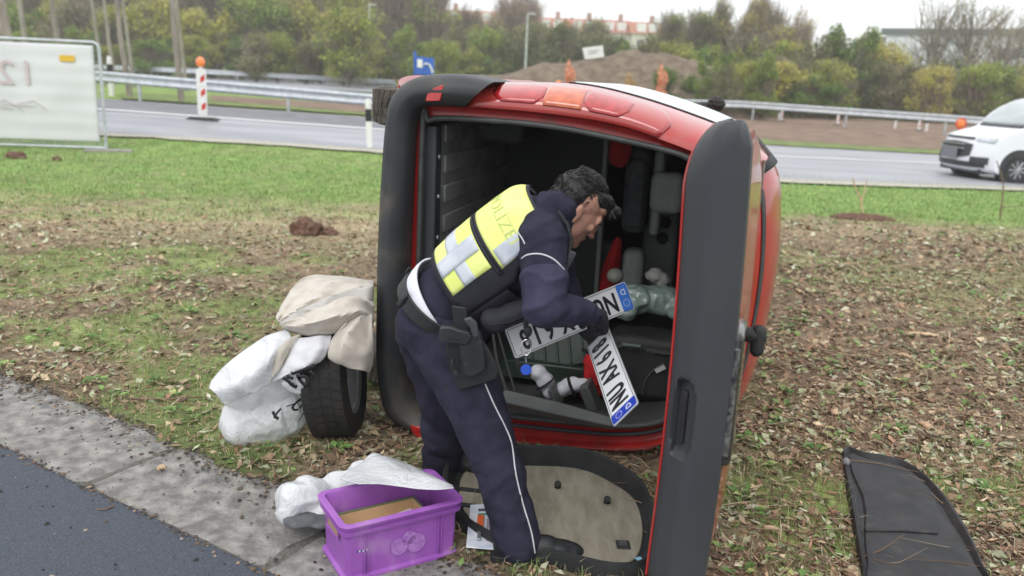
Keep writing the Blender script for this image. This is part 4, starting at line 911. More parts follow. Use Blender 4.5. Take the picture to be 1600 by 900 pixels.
# ---- purple crate
M_pur = mat('purple_plastic', (.29, .085, .40), .45, (.35, .115, .47), 7, coat=.1, bump=.15, bscale=90, bdist=.002, c3=(.42, .22, .50), lo=.35, hi=.58, detail=12); M_purL = mat('purple_relief', (.44, .22, .56), .5, (.38, .15, .5), 30)
A0 = np.array([-.664, 2.640]); B0 = np.array([-.512, 2.425]); C0 = np.array([-.140, 2.648])
ex = (C0-B0); LX = np.linalg.norm(ex); ex /= LX; ey = np.array([-ex[1], ex[0]]); LY = float((A0-B0)@ey); HC = .215
cr = thing('purple_crate', 'purple plastic crate on the concrete edge holding a wooden box', 'crate', (B0[0]+ex[0]*LX/2+ey[0]*LY/2, B0[1]+ex[1]*LX/2+ey[1]*LY/2, 0))
def K3(x, y, z): p = B0+ex*x+ey*y; return (p[0], p[1], z+.004)
def rrect(x0, y0, x1, y1, r, n=6):
    P = []
    for cx, cy, a0 in ((x1-r, y1-r, 0), (x0+r, y1-r, 90), (x0+r, y0+r, 180), (x1-r, y0+r, 270)):
        for k in range(n+1): a = rad(a0+90*k/n); P.append((cx+r*math.cos(a), cy+r*math.sin(a)))
    return P
def loop(ins, z, r=.02): return [K3(x, y, z) for x, y in rrect(ins, ins, LX-ins, LY-ins, max(r, .006))]
rows = [loop(.030, .014, .01), loop(.012, .014, .02), loop(.010, .0, .02), loop(.004, .003, .025), loop(.004, .012, .025), loop(.016, .018, .018), loop(.013, .155, .02), loop(.012, HC-.045, .02), loop(-.002, HC-.040, .028), loop(-.004, HC-.028, .03), loop(.006, HC-.026, .024), loop(.006, HC-.012, .024), loop(-.008, HC-.010, .034), loop(-.010, HC-.003, .036), loop(-.007, HC, .034), loop(.012, HC, .022), loop(.016, HC-.006, .018), loop(.020, .014, .014), loop(.04, .012, .01)]
rows = [r+[r[0]] for r in rows]; mb = MB().grid(rows); mb.add([K3(.03, .03, .013), K3(LX-.03, .03, .013), K3(LX-.03, LY-.03, .013), K3(.03, LY-.03, .013)], [(0, 1, 2, 3)])
cb = obj('crate_body', mb, M_pur, cr, smooth=40)
RX = Matrix.Rotation(math.atan2(ex[1], ex[0]), 3, 'Z')
for x in (.075, .088, LX-.088, LX-.075):
    r = MB(); r.box(K3(x, .011, .095), (.004, .008, .15), RX); obj('corner_rib', r, M_pur, cr, bevel=.0015)
for x in (.075, .088, LX-.088, LX-.075):
    r = MB(); r.box(K3(x, LY-.011, .095), (.004, .008, .15), RX); obj('corner_rib', r, M_pur, cr, bevel=.0015)
# grip opening in the short side
gm_ = MB(); gm_.box(K3(.010, LY*.5, .150), (.006, .115, .030), RX); gh = obj('grip_opening', gm_, mat('grip_shadow', (.36, .25, .15), .8), cr, bevel=.002)
gm_ = MB(); gm_.tube([K3(.006, LY*.5+a, .150+b) for a, b in ((-.06, -.017), (.06, -.017), (.06, .017), (-.06, .017), (-.06, -.017))], .003, 6); obj('grip_rim', gm_, M_pur, cr)
# relief disks on the long side
def disk(cx, cz, r0):
    mb = MB(); P = [K3(cx+r0*math.cos(a)*1.0, .0115, cz+r0*math.sin(a)) for a in np.linspace(0, 6.283, 30)]; mb.prism([P[i] for i in range(29)], (ex[1]*.0022, -ex[0]*.0022, 0)); o = obj('relief_disk', mb, mat('relief_lilac', (.36, .15, .48), .45, (.44, .24, .56), 60, lo=.45, hi=.6), cr, smooth=30)
    mb = MB(); mb.tube([K3(cx+r0*math.cos(a), .0095, cz+r0*math.sin(a)) for a in np.linspace(0, 6.283, 30)], .0013, 5); 
    for q in range(6):
        a = q*1.047+.3; mb.tube([K3(cx+r0*.15*math.cos(a), .009, cz+r0*.15*math.sin(a)), K3(cx+r0*.5*math.cos(a+.3), .009, cz+r0*.5*math.sin(a+.3)), K3(cx+r0*.9*math.cos(a), .009, cz+r0*.9*math.sin(a))], .0008, 4)
    obj('relief_outline', mb, M_purL, o)
disk(.200, .088, .030); disk(.236, .112, .026); disk(.262, .088, .034)
st = MB()
for i in range(6): st.box(K3(.052+i*.0065, .0115, .107+.0012*math.cos(i)), (.0055, .001, .006), RX, mi=i % 2)
obj('sticker', st, [mat('sticker_blue', (.04, .06, .3), .4), mat('sticker_white', (.75, .72, .7), .4)], cr, smooth=0)
# wooden box inside the crate
wb_ = thing('wooden_box', 'light wooden box with green rim inside the purple crate', 'box', K3(LX/2, LY/2, .02)); M_wood = mat('light_wood', (.60, .42, .23), .6, (.68, .50, .30), 3, stretch=(1, 5, 1), bump=.1, bscale=40); M_grim = mat('green_rim', (.16, .20, .10), .7)
x0, x1, y0, y1, zb, zt = .035, LX-.085, .035, LY-.035, .03, .135
for nm, (a, b, c, d) in (('side', (x0, x1, y0, y0+.008)), ('side', (x0, x1, y1-.008, y1)), ('end', (x0, x0+.008, y0+.0085, y1-.0085)), ('end', (x1-.008, x1, y0+.0085, y1-.0085))):
    m_ = MB(); m_.box(K3((a+b)/2, (c+d)/2, (zb+zt)/2), (b-a, d-c, zt-zb), RX); s_ = obj(nm, m_, M_wood, wb_, bevel=.001)
    m_ = MB(); m_.box(K3((a+b)/2, (c+d)/2, zt+.0025), (b-a-.001, d-c+.0015, .004), RX); obj('rim_strip', m_, M_grim, s_)
m_ = MB(); m_.box(K3((x0+x1)/2, (y0+y1)/2, zb+.05), (x1-x0-.018, y1-y0-.018, .008), RX); obj('bottom', m_, M_wood, wb_)
cd_ = MB(); cd_.box(K3(x1-.060, y1-.075, zb+.076), (.062, .040, .034), RX @ Matrix.Rotation(.25, 3, 'Z')); cb_ = obj('card_packet', cd_, mat('card_cream', (.72, .66, .58), .6), None, bevel=.001); tag(cb_, 'small cream card packet with red and blue print inside the wooden box', 'packet')
for i, (dx, c) in enumerate(((-.018, (.35, .1, .08)), (-.010, (.3, .1, .1)), (.004, (.08, .12, .4)), (.012, (.1, .15, .4)))):
    q = MB(); q.box(K3(x1-.060+dx, y1-.0955+dx*.25, zb+.077), (.005, .0012, .012), RX @ Matrix.Rotation(.25, 3, 'Z')); obj('print_mark', q, mat(f'print_{i}', c, .6), cb_)
# ---- white film bag over the crate and on the concrete
wbg = thing('thin_white_bag', 'thin white plastic bag puffed up left of the crate and lying over its rear rim', 'plastic bag', G(470, 800))
mb = MB()
for x, y, Y, rx, ry, rz in ((462, 782, 2.80, .075, .08, .07), (480, 778, 2.83, .08, .08, .075), (505, 776, 2.9, .09, .08, .065), (450, 800, 2.76, .045, .05, .04), (590, 732, 2.93, .05, .04, .055), (565, 742, 2.93, .06, .04, .05), (535, 752, 2.93, .07, .05, .045), (500, 800, 2.8, .06, .05, .05)):
    mb.ell(D(x, y, Y), (rx, ry, rz))
blob('bag_body', mb, M_bagw, wbg, .006, 3, disp=.016, dsize=.10, fine=.009, fsize=.07)
sheetobj('film_sheet', [[(530, 748, 2.70), (560, 726, 2.82), (590, 712, 2.88), (625, 720, 2.88), (665, 738, 2.80), (706, 758, 2.66)],
                        [(545, 752, 2.66), (575, 738, 2.74), (610, 728, 2.78), (645, 736, 2.76), (680, 748, 2.68), (708, 760, 2.60)],
                        [(560, 756, 2.61), (590, 756, 2.64), (625, 760, 2.64), (655, 764, 2.62), (685, 765, 2.58), (708, 762, 2.56)]], M_bagw, wbg, .003, 9, .006, .08, 11, fold=.012, fi=.2, fj=.10)
dk_ = MB(); dk_.ell(D(470, 812, 2.72), (.07, .06, .018)); dk_.ell(D(500, 815, 2.72), (.06, .05, .015)); tag(blob('dark_cloth', dk_, M_darkfab, None, .006, 3, disp=.008, dsize=.03), 'black cloth scrap sticking out beneath the thin white bag', 'cloth')
# ---- parcel shelf lying upside down under the tailgate
M_carpet = mat('beige_carpet', (.24, .215, .16), .98, (.33, .30, .235), 30, bump=.8, bscale=160, stretch=(1, .25, 1), bdist=.004); M_shelf = mat('shelf_black', (.018, .019, .02), .75, (.032, .033, .034), 10, bump=.3, bscale=150)
ps = thing('luggage_cover', 'overturned black-rimmed luggage cover with beige carpet under the officer\'s boots', 'luggage cover', G(860, 830))
outer = [G(x, y)[:2] for x, y in ((700, 748), (760, 735), (900, 738), (975, 770), (1010, 800), (1024, 850), (1012, 905), (960, 915), (880, 897), (780, 872), (700, 815))]
outer = [tuple(p) for p in catmull(outer, 4, True)]; cen = np.mean(outer, 0)
def shr(P, k): return [tuple(cen+(np.array(p)-cen)*k) for p in P]
ring_ = lambda k, z: [(x, y, z*(1+(.42*float(sstep((y-2.85)/.35)) if k > .93 else 0))) for x, y in shr(outer, k)]
rows = [ring_(1.0, .0), ring_(1.015, .05), ring_(.99, .085), ring_(.96, .08), ring_(.915, .042), ring_(.89, .038), ring_(.5, .037)]; rows = [r+[r[0]] for r in rows]; obj('shelf_tray', MB().grid(rows), M_shelf, ps, smooth=40)
cpt = [(x, y, .0) for x, y in shr(outer, .86)]; cz = MB().prism([(x, y, .039) for x, y, _ in cpt], (0, 0, .012)); obj('carpet', cz, M_carpet, ps, bevel=.004)
for x, y in ((871, 762), (948, 786)):
    p = G(x, y, .05); c_ = MB(); c_.tube([(p[0], p[1], .055), (p[0], p[1]-.012, .075)], .014, 14); obj('clip', c_, M_shelf, ps)
p = G(973, 858, .035); c_ = MB(); c_.box((p[0], p[1], .052), (.05, .055, .008)); lt = obj('latch_recess', c_, M_shelf, ps, bevel=.003); c_ = MB(); c_.box((p[0], p[1], .058), (.028, .03, .006)); obj('latch', c_, mat('latch_grey', (.08, .08, .085), .5), lt)
p = G(998, 881, .035); c_ = MB(); c_.box((p[0], p[1], .054), (.022, .022, .003), Matrix.Rotation(.4, 3, 'Z')); tag(obj('paper_scrap', c_, mat('light_blue_paper', (.25, .5, .62), .6), None), 'tiny light blue paper square on the beige carpet', 'paper scrap')
# dark slats and blister pack
for i, (x, y) in enumerate(((742, 775), (744, 800), (742, 830))):
    p = G(x, y, .03); c_ = MB(); c_.box((p[0], p[1], .05), (.13, .022, .02), Matrix.Rotation(-.15, 3, 'Z')); tag(obj('plastic_batten', c_, M_shelf, None, bevel=.004), ['black plastic batten beside the purple crate, farthest of three', 'middle one of three black battens beside the crate', 'black batten under the lower end of the blister pack'][i], 'batten', 'black battens beside the crate')
bp_ = thing('blister_pack', 'blister pack with an orange tool between crate and trouser leg', 'package', G(752, 830)); c4 = [G(735, 790, .075), G(778, 788, .075), G(776, 860, .04), G(728, 856, .04)]
obj('card', MB().prism([tuple(q) for q in c4], (0, .0, .004)), mat('card_white_blue', (.55, .60, .70), .5, (.75, .78, .82), 20), bp_, bevel=.001)
def lerp4(u, v, h=.008): a = c4[0]*(1-u)+c4[1]*u; b = c4[3]*(1-u)+c4[2]*u; p = a*(1-v)+b*v; return Vector((p[0], p[1], p[2]+h))
for nm, u0, u1, v0, v1, m_ in (('orange_handle', .30, .52, .32, .62, mat('tool_orange', (.75, .13, .04), .4)), ('steel_blade', .34, .46, .62, .86, mat('tool_steel', (.4, .42, .43), .3, metal=.7)), ('green_strip', .3, .8, .22, .27, mat('print_green', (.1, .3, .2), .5)), ('grey_insert', .62, .72, .35, .85, mat('print_grey', (.35, .3, .36), .5)), ('dark_title', .3, .8, .11, .18, mat('print_dark', (.1, .1, .12), .5)), ('grey_insert', .78, .86, .35, .8, mat('print_grey', (.35, .3, .36), .5))):
    m2_ = MB(); m2_.prism([lerp4(u0, v0, .003), lerp4(u1, v0, .003), lerp4(u1, v1, .003), lerp4(u0, v1, .003)], (0, 0, .012 if 'orange' in nm or 'blade' in nm else .002)); obj(nm, m2_, m_, bp_, bevel=.001)
# ---- black quarter panel tray on the right
M_tray = mat('tray_black', (.020, .022, .024), .7, (.036, .038, .04), 14, bump=.5, bscale=90, c3=(.07, .065, .055), bdist=.003)
qp = thing('black_trim_tray', 'black quarter-round plastic trim panel lying on the leaves at lower right', 'trim panel', G(1430, 830))
o_ = [G(x, y)[:2] for x, y in ((1315, 716), (1345, 720), (1385, 727), (1418, 738), (1452, 765), (1482, 800), (1510, 845), (1535, 905), (1548, 960), (1360, 960), (1345, 905), (1330, 820))]
o_ = [tuple(p) for p in catmull(o_, 3, True)]; cen2 = np.mean(o_, 0); o_tray = o_
def sh2(d):
    P = []
    for p in o_: v = np.array(p)-cen2; n_ = np.linalg.norm(v); P.append(tuple(cen2+v*(1-d/n_)))
    return P
zz = lambda P, z: [(x, y, z) for x, y in P]
rows = [zz(sh2(0), .0), zz(sh2(-.004), .03), zz(sh2(.006), .05), zz(sh2(.018), .052), zz(sh2(.03), .042), zz(sh2(.04), .030), zz(sh2(.055), .030), zz(sh2(.065), .040), zz(sh2(.10), .042), zz(sh2(.2), .040)]; rows = [r+[r[0]] for r in rows]
mb = MB().grid(rows); mb.add(rows[-1][:-1]+[(cen2[0], cen2[1], .040)], [(i, (i+1) % (len(rows[-1])-1), len(rows[-1])-1) for i in range(len(rows[-1])-1)]); obj('tray', mb, M_tray, qp, smooth=40)
a, b = G(1352, 828, .045), G(1465, 832, .045); m_ = MB(); m_.tube([tuple(a), tuple((a+b)/2+np.array([0, .01, 0])), tuple(b)], .009, 8, flat=.5); obj('cross_rib', m_, M_tray, qp)
m_ = MB(); m_.ell(G(1322, 722, .055), (.018, .018, .02)); obj('corner_peg', m_, mat('peg_grey', (.2, .2, .21), .5), qp)
# =================================================================== LOAD INSIDE THE VAN
M_case = mat('case_black', (.012, .012, .013), .6, (.022, .022, .024), 10, bump=.3, bscale=120)
cs = thing('black_suitcase', 'black soft suitcase at the right inside the van below the seats', 'suitcase', V3(1.2, .15, .5))
mb = MB(); vbox(mb, 1.02, 1.44, .135, .47, .38, .62); obj('case_body', mb, M_case, cs, bevel=.05, segs=4)
mb = MB(); vbox(mb, 1.06, 1.40, .17, .43, .355, .40); obj('front_pocket', mb, M_case, cs, bevel=.03, segs=3)
mb = MB(); mb.tube([V3(*q) for q in ((1.08, .415, .36), (1.10, .44, .33), (1.18, .44, .33), (1.20, .415, .36))], .012, 8); obj('handle', mb, mat('handle_green', (.06, .08, .075), .5), cs)
mb = MB(); mb.tube([V3(1.25+.02*i, .41+.004*(i % 2), .35) for i in range(5)], .010, 6); obj('strap', mb, M_blk, cs)
mb = MB(); mb.tube([V3(*q) for q in catmull([(1.30, .36, .35), (1.26, .33, .348), (1.22, .27, .346), (1.21, .19, .35)], 4)], .004, 6); obj('zip', mb, M_seal, cs)
mb = MB(); mb.box(V3(1.285, .335, .342), (.05, .01, .02), VR @ Matrix.Rotation(-.6, 3, 'Y')); obj('tag', mb, mat('tag_silver', (.5, .5, .48), .4), cs)
M_film = mat('green_film', (.20, .27, .24), .2, (.34, .42, .38), 9, coat=.6, bump=.8, bscale=30, stretch=(1, 1, .3))
gb = MB()
for u, v, w, r in ((1.12, .60, .62, (.10, .10, .07)), (1.24, .60, .65, (.12, .1, .07)), (1.36, .58, .62, (.08, .1, .06)), (1.08, .55, .55, (.05, .05, .04))): gb.ell(V3(u, v, w), r, VR)
tag(blob('green_plastic_bag', gb, M_film, None, .01, 3, disp=.012, dsize=.08, fine=.012, fsize=.05), 'crumpled greenish clear plastic bag behind the blue end of the raised plate', 'plastic bag')
mb = MB(); mb.ell(V3(1.20, .70, .75), (.05, .05, .04), VR); mb.ell(V3(1.24, .68, .75), (.04, .04, .035), VR); tag(blob('crumpled_tissue', mb, mat('tissue_grey', (.4, .4, .38), .9), None, .008, 2, disp=.012, dsize=.03), 'pale crumpled tissue above the greenish plastic bag', 'tissue')
mb = MB(); mb.ell(V3(1.0, .69, .70), (.045, .05, .04), VR); tag(blob('grey_hat', mb, mat('cap_grey', (.25, .25, .22), .8), None, .008, 2), 'small grey rounded hat beside the blue end of the raised plate', 'cap')
M_tool = mat('toolbox_green', (.013, .028, .019), .5, (.022, .040, .028), 6, coat=.2)
tb = thing('green_toolbox', 'open dark green toolbox behind the upside-down number plate', 'toolbox', V3(.7, .14, .5))
TRt = VR @ Matrix.Rotation(rad(-14), 3, 'Y') @ Matrix.Rotation(rad(-24), 3, 'X')
mb = MB(); mb.box(V3(.70, .32, .60), (.44, .03, .27), TRt); lid = obj('lid', mb, M_tool, tb, bevel=.012, segs=3)
for i in range(6):
    mb = MB(); c_ = Vector(V3(.70, .32, .60))+TRt @ Vector((-.17+.068*i, -.018, 0)); mb.box(c_, (.012, .014, .24), TRt); obj('lid_rib', mb, M_tool, lid, bevel=.003)
mb = MB(); vbox(mb, .46, .92, .135, .235, .50, .82); obj('tray', mb, M_tool, tb, bevel=.01)
mb = MB(); mb.tube([V3(.43, .39, .42), V3(.47, .27, .36), V3(.545, .13, .30)], .008, 6); mb.tube([V3(.44, .41, .46), V3(.50, .27, .42), V3(.575, .13, .34)], .006, 6); obj('hinge_arm', mb, M_seal, tb)
gbx = MB(); a, b = [np.array(V3(*vpix(x_, y_, w_), w_)) for x_, y_, w_ in ((786, 622, -.02), (958, 662, -.06))]; gbx.tube([a, (a+b)/2, b], [.045, .045, .030], 4); gb2 = obj('grey_box_edge', gbx, mat('bar_grey', (.085, .09, .088), .5, (.13, .135, .13), 8), None, bevel=.006, smooth=0); tag(gb2, 'long grey plastic bar lying along the sill below the white shoes', 'bar')
M_shoe = mat('shoe_white', (.62, .63, .68), .6, (.72, .72, .76), 9)
for i, (u, v, w, an, lab) in enumerate(((.73, .215, .30, .9, 'left white shoe with black straps in the van load'), (.865, .20, .32, -.5, 'right white shoe lying nearer the hanging plate'))):
    th = thing('white_shoe', lab, 'shoe', V3(u, v, w), 'white shoes in the load'); mb = MB()
    R = VR @ Matrix.Rotation(an, 3, 'Y'); c_ = Vector(V3(u, v, w))
    for q, r in (((-.05, 0, 0), (.045, .045, .04)), ((0, 0, .005), (.055, .045, .045)), ((.05, -.01, -.005), (.045, .04, .032))): mb.ell(c_+R @ Vector(q), r, R)
    blob('upper', mb, M_shoe, th, .007, 3, disp=.006, dsize=.04)
    mb = MB(); mb.tube([c_+R @ Vector((.015*math.cos(a)*0+.01, .052*math.cos(a), .050*math.sin(a))) for a in np.linspace(0, 6.28, 18)], .011, 6, flat=.4); obj('strap', mb, M_blk, th)
mb = MB(); mb.box(V3(.80, .17, .26), (.025, .14, .10), VR @ Matrix.Rotation(-.5, 3, 'Y')); tag(obj('grey_wedge', mb, mat('bar_grey', (.085, .09, .088), .5), None, bevel=.006), 'small grey wedge between the two white shoes', 'wedge')
mb = MB(); mb.box(V3(.97, .17, .28), (.05, .14, .16), VR @ Matrix.Rotation(-.45, 3, 'Y')); tag(obj('grey_tray', mb, mat('bar_grey', (.085, .09, .088), .5), None, bevel=.008), 'grey ribbed tray piece beside the lower end of the hanging plate', 'tray')
rc = MB()
for u, v, w, r in ((.96, .30, .40, (.05, .05, .16)), (.92, .16, .42, (.10, .06, .05))): rc.ell(V3(u, v, w), r, VR)
tag(blob('red_fabric', rc, M_redfab, None, .01, 3, disp=.015, dsize=.06), 'dark red fabric lying behind the hanging number plate', 'fabric')
# =================================================================== STREET FURNITURE BEYOND
M_white = mat('plastic_white', (.74, .74, .72), .5, (.82, .82, .8), 8); M_black = mat('plastic_black', (.02, .02, .02), .6); M_or = mat('beacon_orange', (.85, .16, .03), .3, (.95, .3, .06), 20, coat=1); M_rp = mat('sign_red', (.6, .04, .03), .4)
def delineator(px, py, Y, h, lab, lean=0, mini=False):
    p = np.array(D(px, py, Y)); z0 = float(terr(p[0], p[1])); p[2] = z0; th = thing('delineator_post', lab, 'delineator', p); x, y, z = p; w = h*.11
    R = Matrix.Rotation(lean, 3, 'Y')
    def bx(z0_, z1_, ww, m, nm, tp=1.):
        mb = MB(); c = R @ Vector((0, 0, (z0_+z1_)/2)); mb.box(Vector(p)+c, (ww, ww*.9, z1_-z0_), R, taper=tp); return obj(nm, mb, m, th, bevel=.01)
    bx(0, h*.56, w, M_white, 'post'); bx(h*.56, h*.80, w*1.02, M_black, 'black_band'); bx(h*.80, h, w*.99, M_white, 'top', .8); return th
delineator(578, 237, 17.1, 1.02, 'white roadside post with black band just left of the van', -.04)
delineator(174, 140, 26, topz(174, 87, 26)-float(terr(-13, 26)), 'white-topped post standing above the guardrail beside the banner')
delineator(1219, 165, 41.5, .8, 'leftmost small white post on the far right roadside'); delineator(1402, 175, 39, .75, 'short white post between two red-topped beacons'); delineator(1451, 180, 38, .75, 'white post just right of the third red-topped beacon')
def beacon(px, pyb, Y, h, lab, lampc=True, side=.02):
    p = np.array(D(px, pyb, Y)); p[2] = float(terr(p[0], p[1])); th = thing('guide_beacon', lab, 'guide beacon', p)
    mb = MB(); mb.box(p+[0, 0, .05], (h*.62, h*.3, .10), taper=.6); obj('rubber_foot', mb, M_blk, th, bevel=.02)
    zb_, zt_ = .12, h*.84; wd = .15*h; P = [(x, 0, z) for x, z in [(-wd/2, zb_), (wd/2, zb_), (wd/2, zt_-.06), (wd*.3, zt_), (-wd*.3, zt_), (-wd/2, zt_-.06)]]
    mb = MB(); mb.prism([tuple(p+np.array(q)-[0, .02, 0]) for q in P], (0, .05, 0)); bd = obj('board', mb, M_white, th, bevel=.006)
    for i in range(3):
        z = zb_+.12+(zt_-zb_)*.29*i; mb = MB(); Q = [(-wd*.05, z), (wd*.42, z+.05*h), (wd*.42, z+.14*h), (-wd*.05, z+.09*h)]; mb.prism([tuple(p+np.array([a, -.024, b])) for a, b in Q], (0, .003, 0)); obj('red_stripe', mb, M_rp, bd, smooth=0)
    mb = MB(); mb.tube([p+[0, 0, zt_], p+[0, 0, zt_+.06]], .03, 8); obj('lamp_socket', mb, M_white, th)
    mb = MB(); mb.ell(p+[0, 0, zt_+.13], (.075*h, .05, .085*h)); obj('warning_lamp', mb, M_or, th, smooth=80); return th
beacon(317, 183, 18.9, 1.38, 'red and white guide beacon with orange lamp on the near road at left')
for px, Y, lab in ((1223, 41, 'first small red-topped beacon right of the video camera'), (1312, 40, 'second small red-topped beacon along the far right road'), (1441, 38.2, 'third small red-topped beacon nearest the white van')): beacon(px, 168, Y, .78, lab)
p = base(1507, 31); th = thing('warning_light', 'round orange warning light on a post just left of the white van', 'warning light', p)
obj('post', MB().tube([p, p+[0, 0, .75]], .03, 8), M_white, th); obj('lamp', MB().ell(p+[0, 0, .9], (.19, .09, .2)), M_or, th, smooth=80); obj('lamp_ring', MB().tube([tuple(p+np.array([.19*math.cos(a), -.05, .9+.2*math.sin(a)])) for a in np.linspace(0, 6.283, 20)], .02, 6), M_rp, th)
p = base(873, 41); th = thing('warning_light', 'red-orange warning lamp just above the van roof line', 'warning light', p); obj('post', MB().tube([p, p+[0, 0, .6]], .03, 8), M_white, th); obj('lamp', MB().ell((p[0], p[1], D(873, 130, 41)[2]), (.14, .1, .14)), M_or, th, smooth=80)
# blue sign with white panel and arc
p = D(664, 115, 34); z0 = float(terr(p[0], p[1])); sg = thing('blue_sign', 'small blue road sign with white square and white arc behind the van bumper', 'sign', (p[0], p[1], z0)); M_blue = mat('sign_blue', (.02, .10, .46), .4, (.03, .14, .55), 4)
a, b, c_, d_ = D(650, 116, 34), D(678, 118, 34), D(678, 91, 34), D(650, 88, 34); obj('panel', MB().prism([tuple(q) for q in (a, b, c_, d_)], (0, .05, 0)), M_blue, sg, bevel=.01)
obj('white_square', MB().prism([tuple(D(x, y, 33.97)) for x, y in ((652, 105), (660, 106), (660, 93), (652, 92))], (0, .02, 0)), M_white, sg, smooth=0)
obj('white_arc', MB().tube([tuple(D(x, y, 33.96)) for x, y in ((662, 101), (666, 99), (671, 101), (674, 107), (676, 114))], .035, 6), M_white, sg); obj('post', MB().tube([(a[0], a[1]+.1, z0), tuple(D(648, 80, 34.1))], .05, 8), M_blue, sg); obj('post', MB().tube([(b[0], b[1]+.1, z0), tuple(D(677, 92, 34.1))], .04, 8), M_post, sg)
# white tilted sign on the mound
sg = thing('white_board', 'tilted white information board on top of the earth mound', 'sign', D(928, 95, 45)); obj('board', MB().prism([tuple(D(x, y, 45)) for x, y in ((914, 93), (944, 89), (942, 71), (910, 75))], (0, .06, 0)), M_white, sg, bevel=.01)
for i, yy in enumerate((79, 83)): obj('print_line', MB().prism([tuple(D(x, y, 44.97)) for x, y in ((919, yy+1.2), (936-3*i, yy-.2), (936-3*i, yy-1.6), (919, yy-.2))], (0, .02, 0)), mat('print_faded', (.45, .38, .40), .7), sg, smooth=0)
for x in (918, 940): obj('post', MB().tube([tuple(D(x, 104, 45.2)), tuple(D(x-1, 84, 45.2))], .05, 8), mat('post_wood', (.3, .24, .17), .8), sg)
# ---- mobile fence with white banner on the left
fn_ = thing('construction_fence', 'wire fence panel covered by a white banner with faded red figures at left', 'fence', D(100, 238, 15.7)); zf = -.02
FL, FR = D(-240, 150, 15.2), D(160, 150, 15.7); FLx, FRx = FL[:2], FR[:2]; dfn = (FRx-FLx)/np.linalg.norm(FRx-FLx); Lf = np.linalg.norm(FRx-FLx)
def F3(s, z, o=0): p = FRx-dfn*s; return (p[0]+dfn[1]*o, p[1]-dfn[0]*o, zf+z)
fr = MB(); fr.tube([F3(0, .03)]+[F3(0, 1.92)]+[F3(.02, 1.98)]+[F3(.09, 2.02)]+[F3(Lf, 2.02)], .028, 10); fr.tube([F3(.0, .12), F3(Lf, .12)], .022, 8); obj('frame', fr, M_galv, fn_)
wm = MB()
for i in range(18): wm.tube([F3(0, .18+.1*i), F3(Lf, .18+.1*i)], .004, 4, caps=False)
for i in range(22): wm.tube([F3(.1+.2*i, .12), F3(.1+.2*i, 2.0)], .004, 4, caps=False)
wires = obj('wire_mesh', wm, M_galv, fn_); wires['kind'] = 'stuff'
M_ban = mat('banner_white', (.66, .67, .69), .65, (.74, .75, .77), 1.2, c3=(.60, .60, .63), detail=8)
rows = []
for i in range(60):
    s = .10+(Lf-.1)*i/59; rows.append([F3(s, .22+1.74*j/40, .02+.003*math.sin(j*1.05)+.012*mnoise.noise(Vector((s*1.3, j*.12, 0)))) for j in range(41)])
obj('banner', MB().grid(rows), M_ban, fn_, smooth=80, solid=.004)
obj('yellow_label', MB().prism([F3(a, b, .045) for a, b in ((.68, 1.66), (.42, 1.66), (.42, 1.77), (.68, 1.77))], (dfn[1]*.004, -dfn[0]*.004, 0)), mat('label_yellow', (.75, .47, .05), .6), fn_, smooth=0)
M_graf = mat('faded_red_spray', (.57, .47, .49), .8, (.63, .54, .56), 5)
me = text_mesh('123', .62, .002, 1.15); place_mesh('faded_figures', me, M_graf, F3(1.62, 1.40, .05), (-dfn[0], -dfn[1], -.02), (0, .0, 1), fn_, sx=-1 if False else 1)
for i in range(4):
    mb = MB(); mb.tube([F3(.98+.2*i, .80+.06*math.sin(i*2), .05), F3(1.2+.25*i, .95-.1*(i % 2), .05), F3(1.5+.3*i, .88, .05)], .012, 5, flat=.3); obj('spray_stroke', mb, M_graf, fn_)
mb = MB(); c_ = F3(.0, .05); mb.box((c_[0]+.05, c_[1], .02), (.9, .26, .12), Matrix.Rotation(.1, 3, 'Z'), taper=.9); tag(obj('concrete_block', mb, mat('foot_concrete', (.25, .24, .21), .9, (.34, .32, .28), 12, bump=.5), None, bevel=.02), 'flat grey concrete block in the grass below the banner corner', 'fence foot')
# ---- clods and sticks one can tell apart
M_clod = mat('earth_clod', (.12, .065, .045), .95, (.24, .14, .10), 26, bump=1, bscale=60, bdist=.02)
for (x, y, sz, lab) in ((478, 362, (.15, .11, .11), 'reddish brown root clod on the straw left of the van'), (512, 362, (.10, .08, .05), 'small dark clod just right of the larger root clod'), (1345, 338, (.42, .2, .05), 'brown heap of twigs beneath the forked branch on the right'), (25, 243, (.16, .12, .08), 'rusty brown lump under the banner at far left'), (89, 246, (.07, .06, .05), 'small orange-brown lump right of the larger one under the banner')):
    p = GT(x, y+6); mb = MB(); mb.ell((p[0], p[1], p[2]+sz[2]*.5), (sz[0], sz[1], sz[2])); mb.ell((p[0]+sz[0]*.5, p[1]-.03, p[2]+sz[2]*.3), (sz[0]*.6, sz[1]*.7, sz[2]*.6))
    tag(blob('earth_clod', mb, M_clod, None, sz[2]*.12, 1, disp=sz[2]*.5, dsize=sz[2]*.7, fine=sz[2]*.2, fsize=sz[2]*.25), lab, 'clod')
def stick(pts, r, lab, m, z=.02, nm='branch'):
    P = [];
    for q in pts:
        g_ = G(q[0], q[1]) if q[1] > 330 else GT(q[0], q[1]); P.append(np.array(g_)+[0, 0, z+(q[2] if len(q) > 2 else 0)])
    P = catmull(P, 4); n = len(P); rs = [r*(1-.6*i/n) for i in range(n)]; tag(obj(nm, MB().tube(P, rs, 7), m, None, smooth=60), lab, 'branch' if nm == 'branch' else 'bark')
M_tw = mat('twig_brown', (.15, .10, .065), .9, (.26, .19, .13), 30, bump=.5, bscale=80); M_twg = mat('branch_mossy', (.10, .10, .06), .9, (.20, .19, .12), 24, bump=.6, bscale=60); M_peel = mat('peeled_wood', (.52, .36, .22), .7, (.62, .46, .30), 14, stretch=(1, 4, 1))
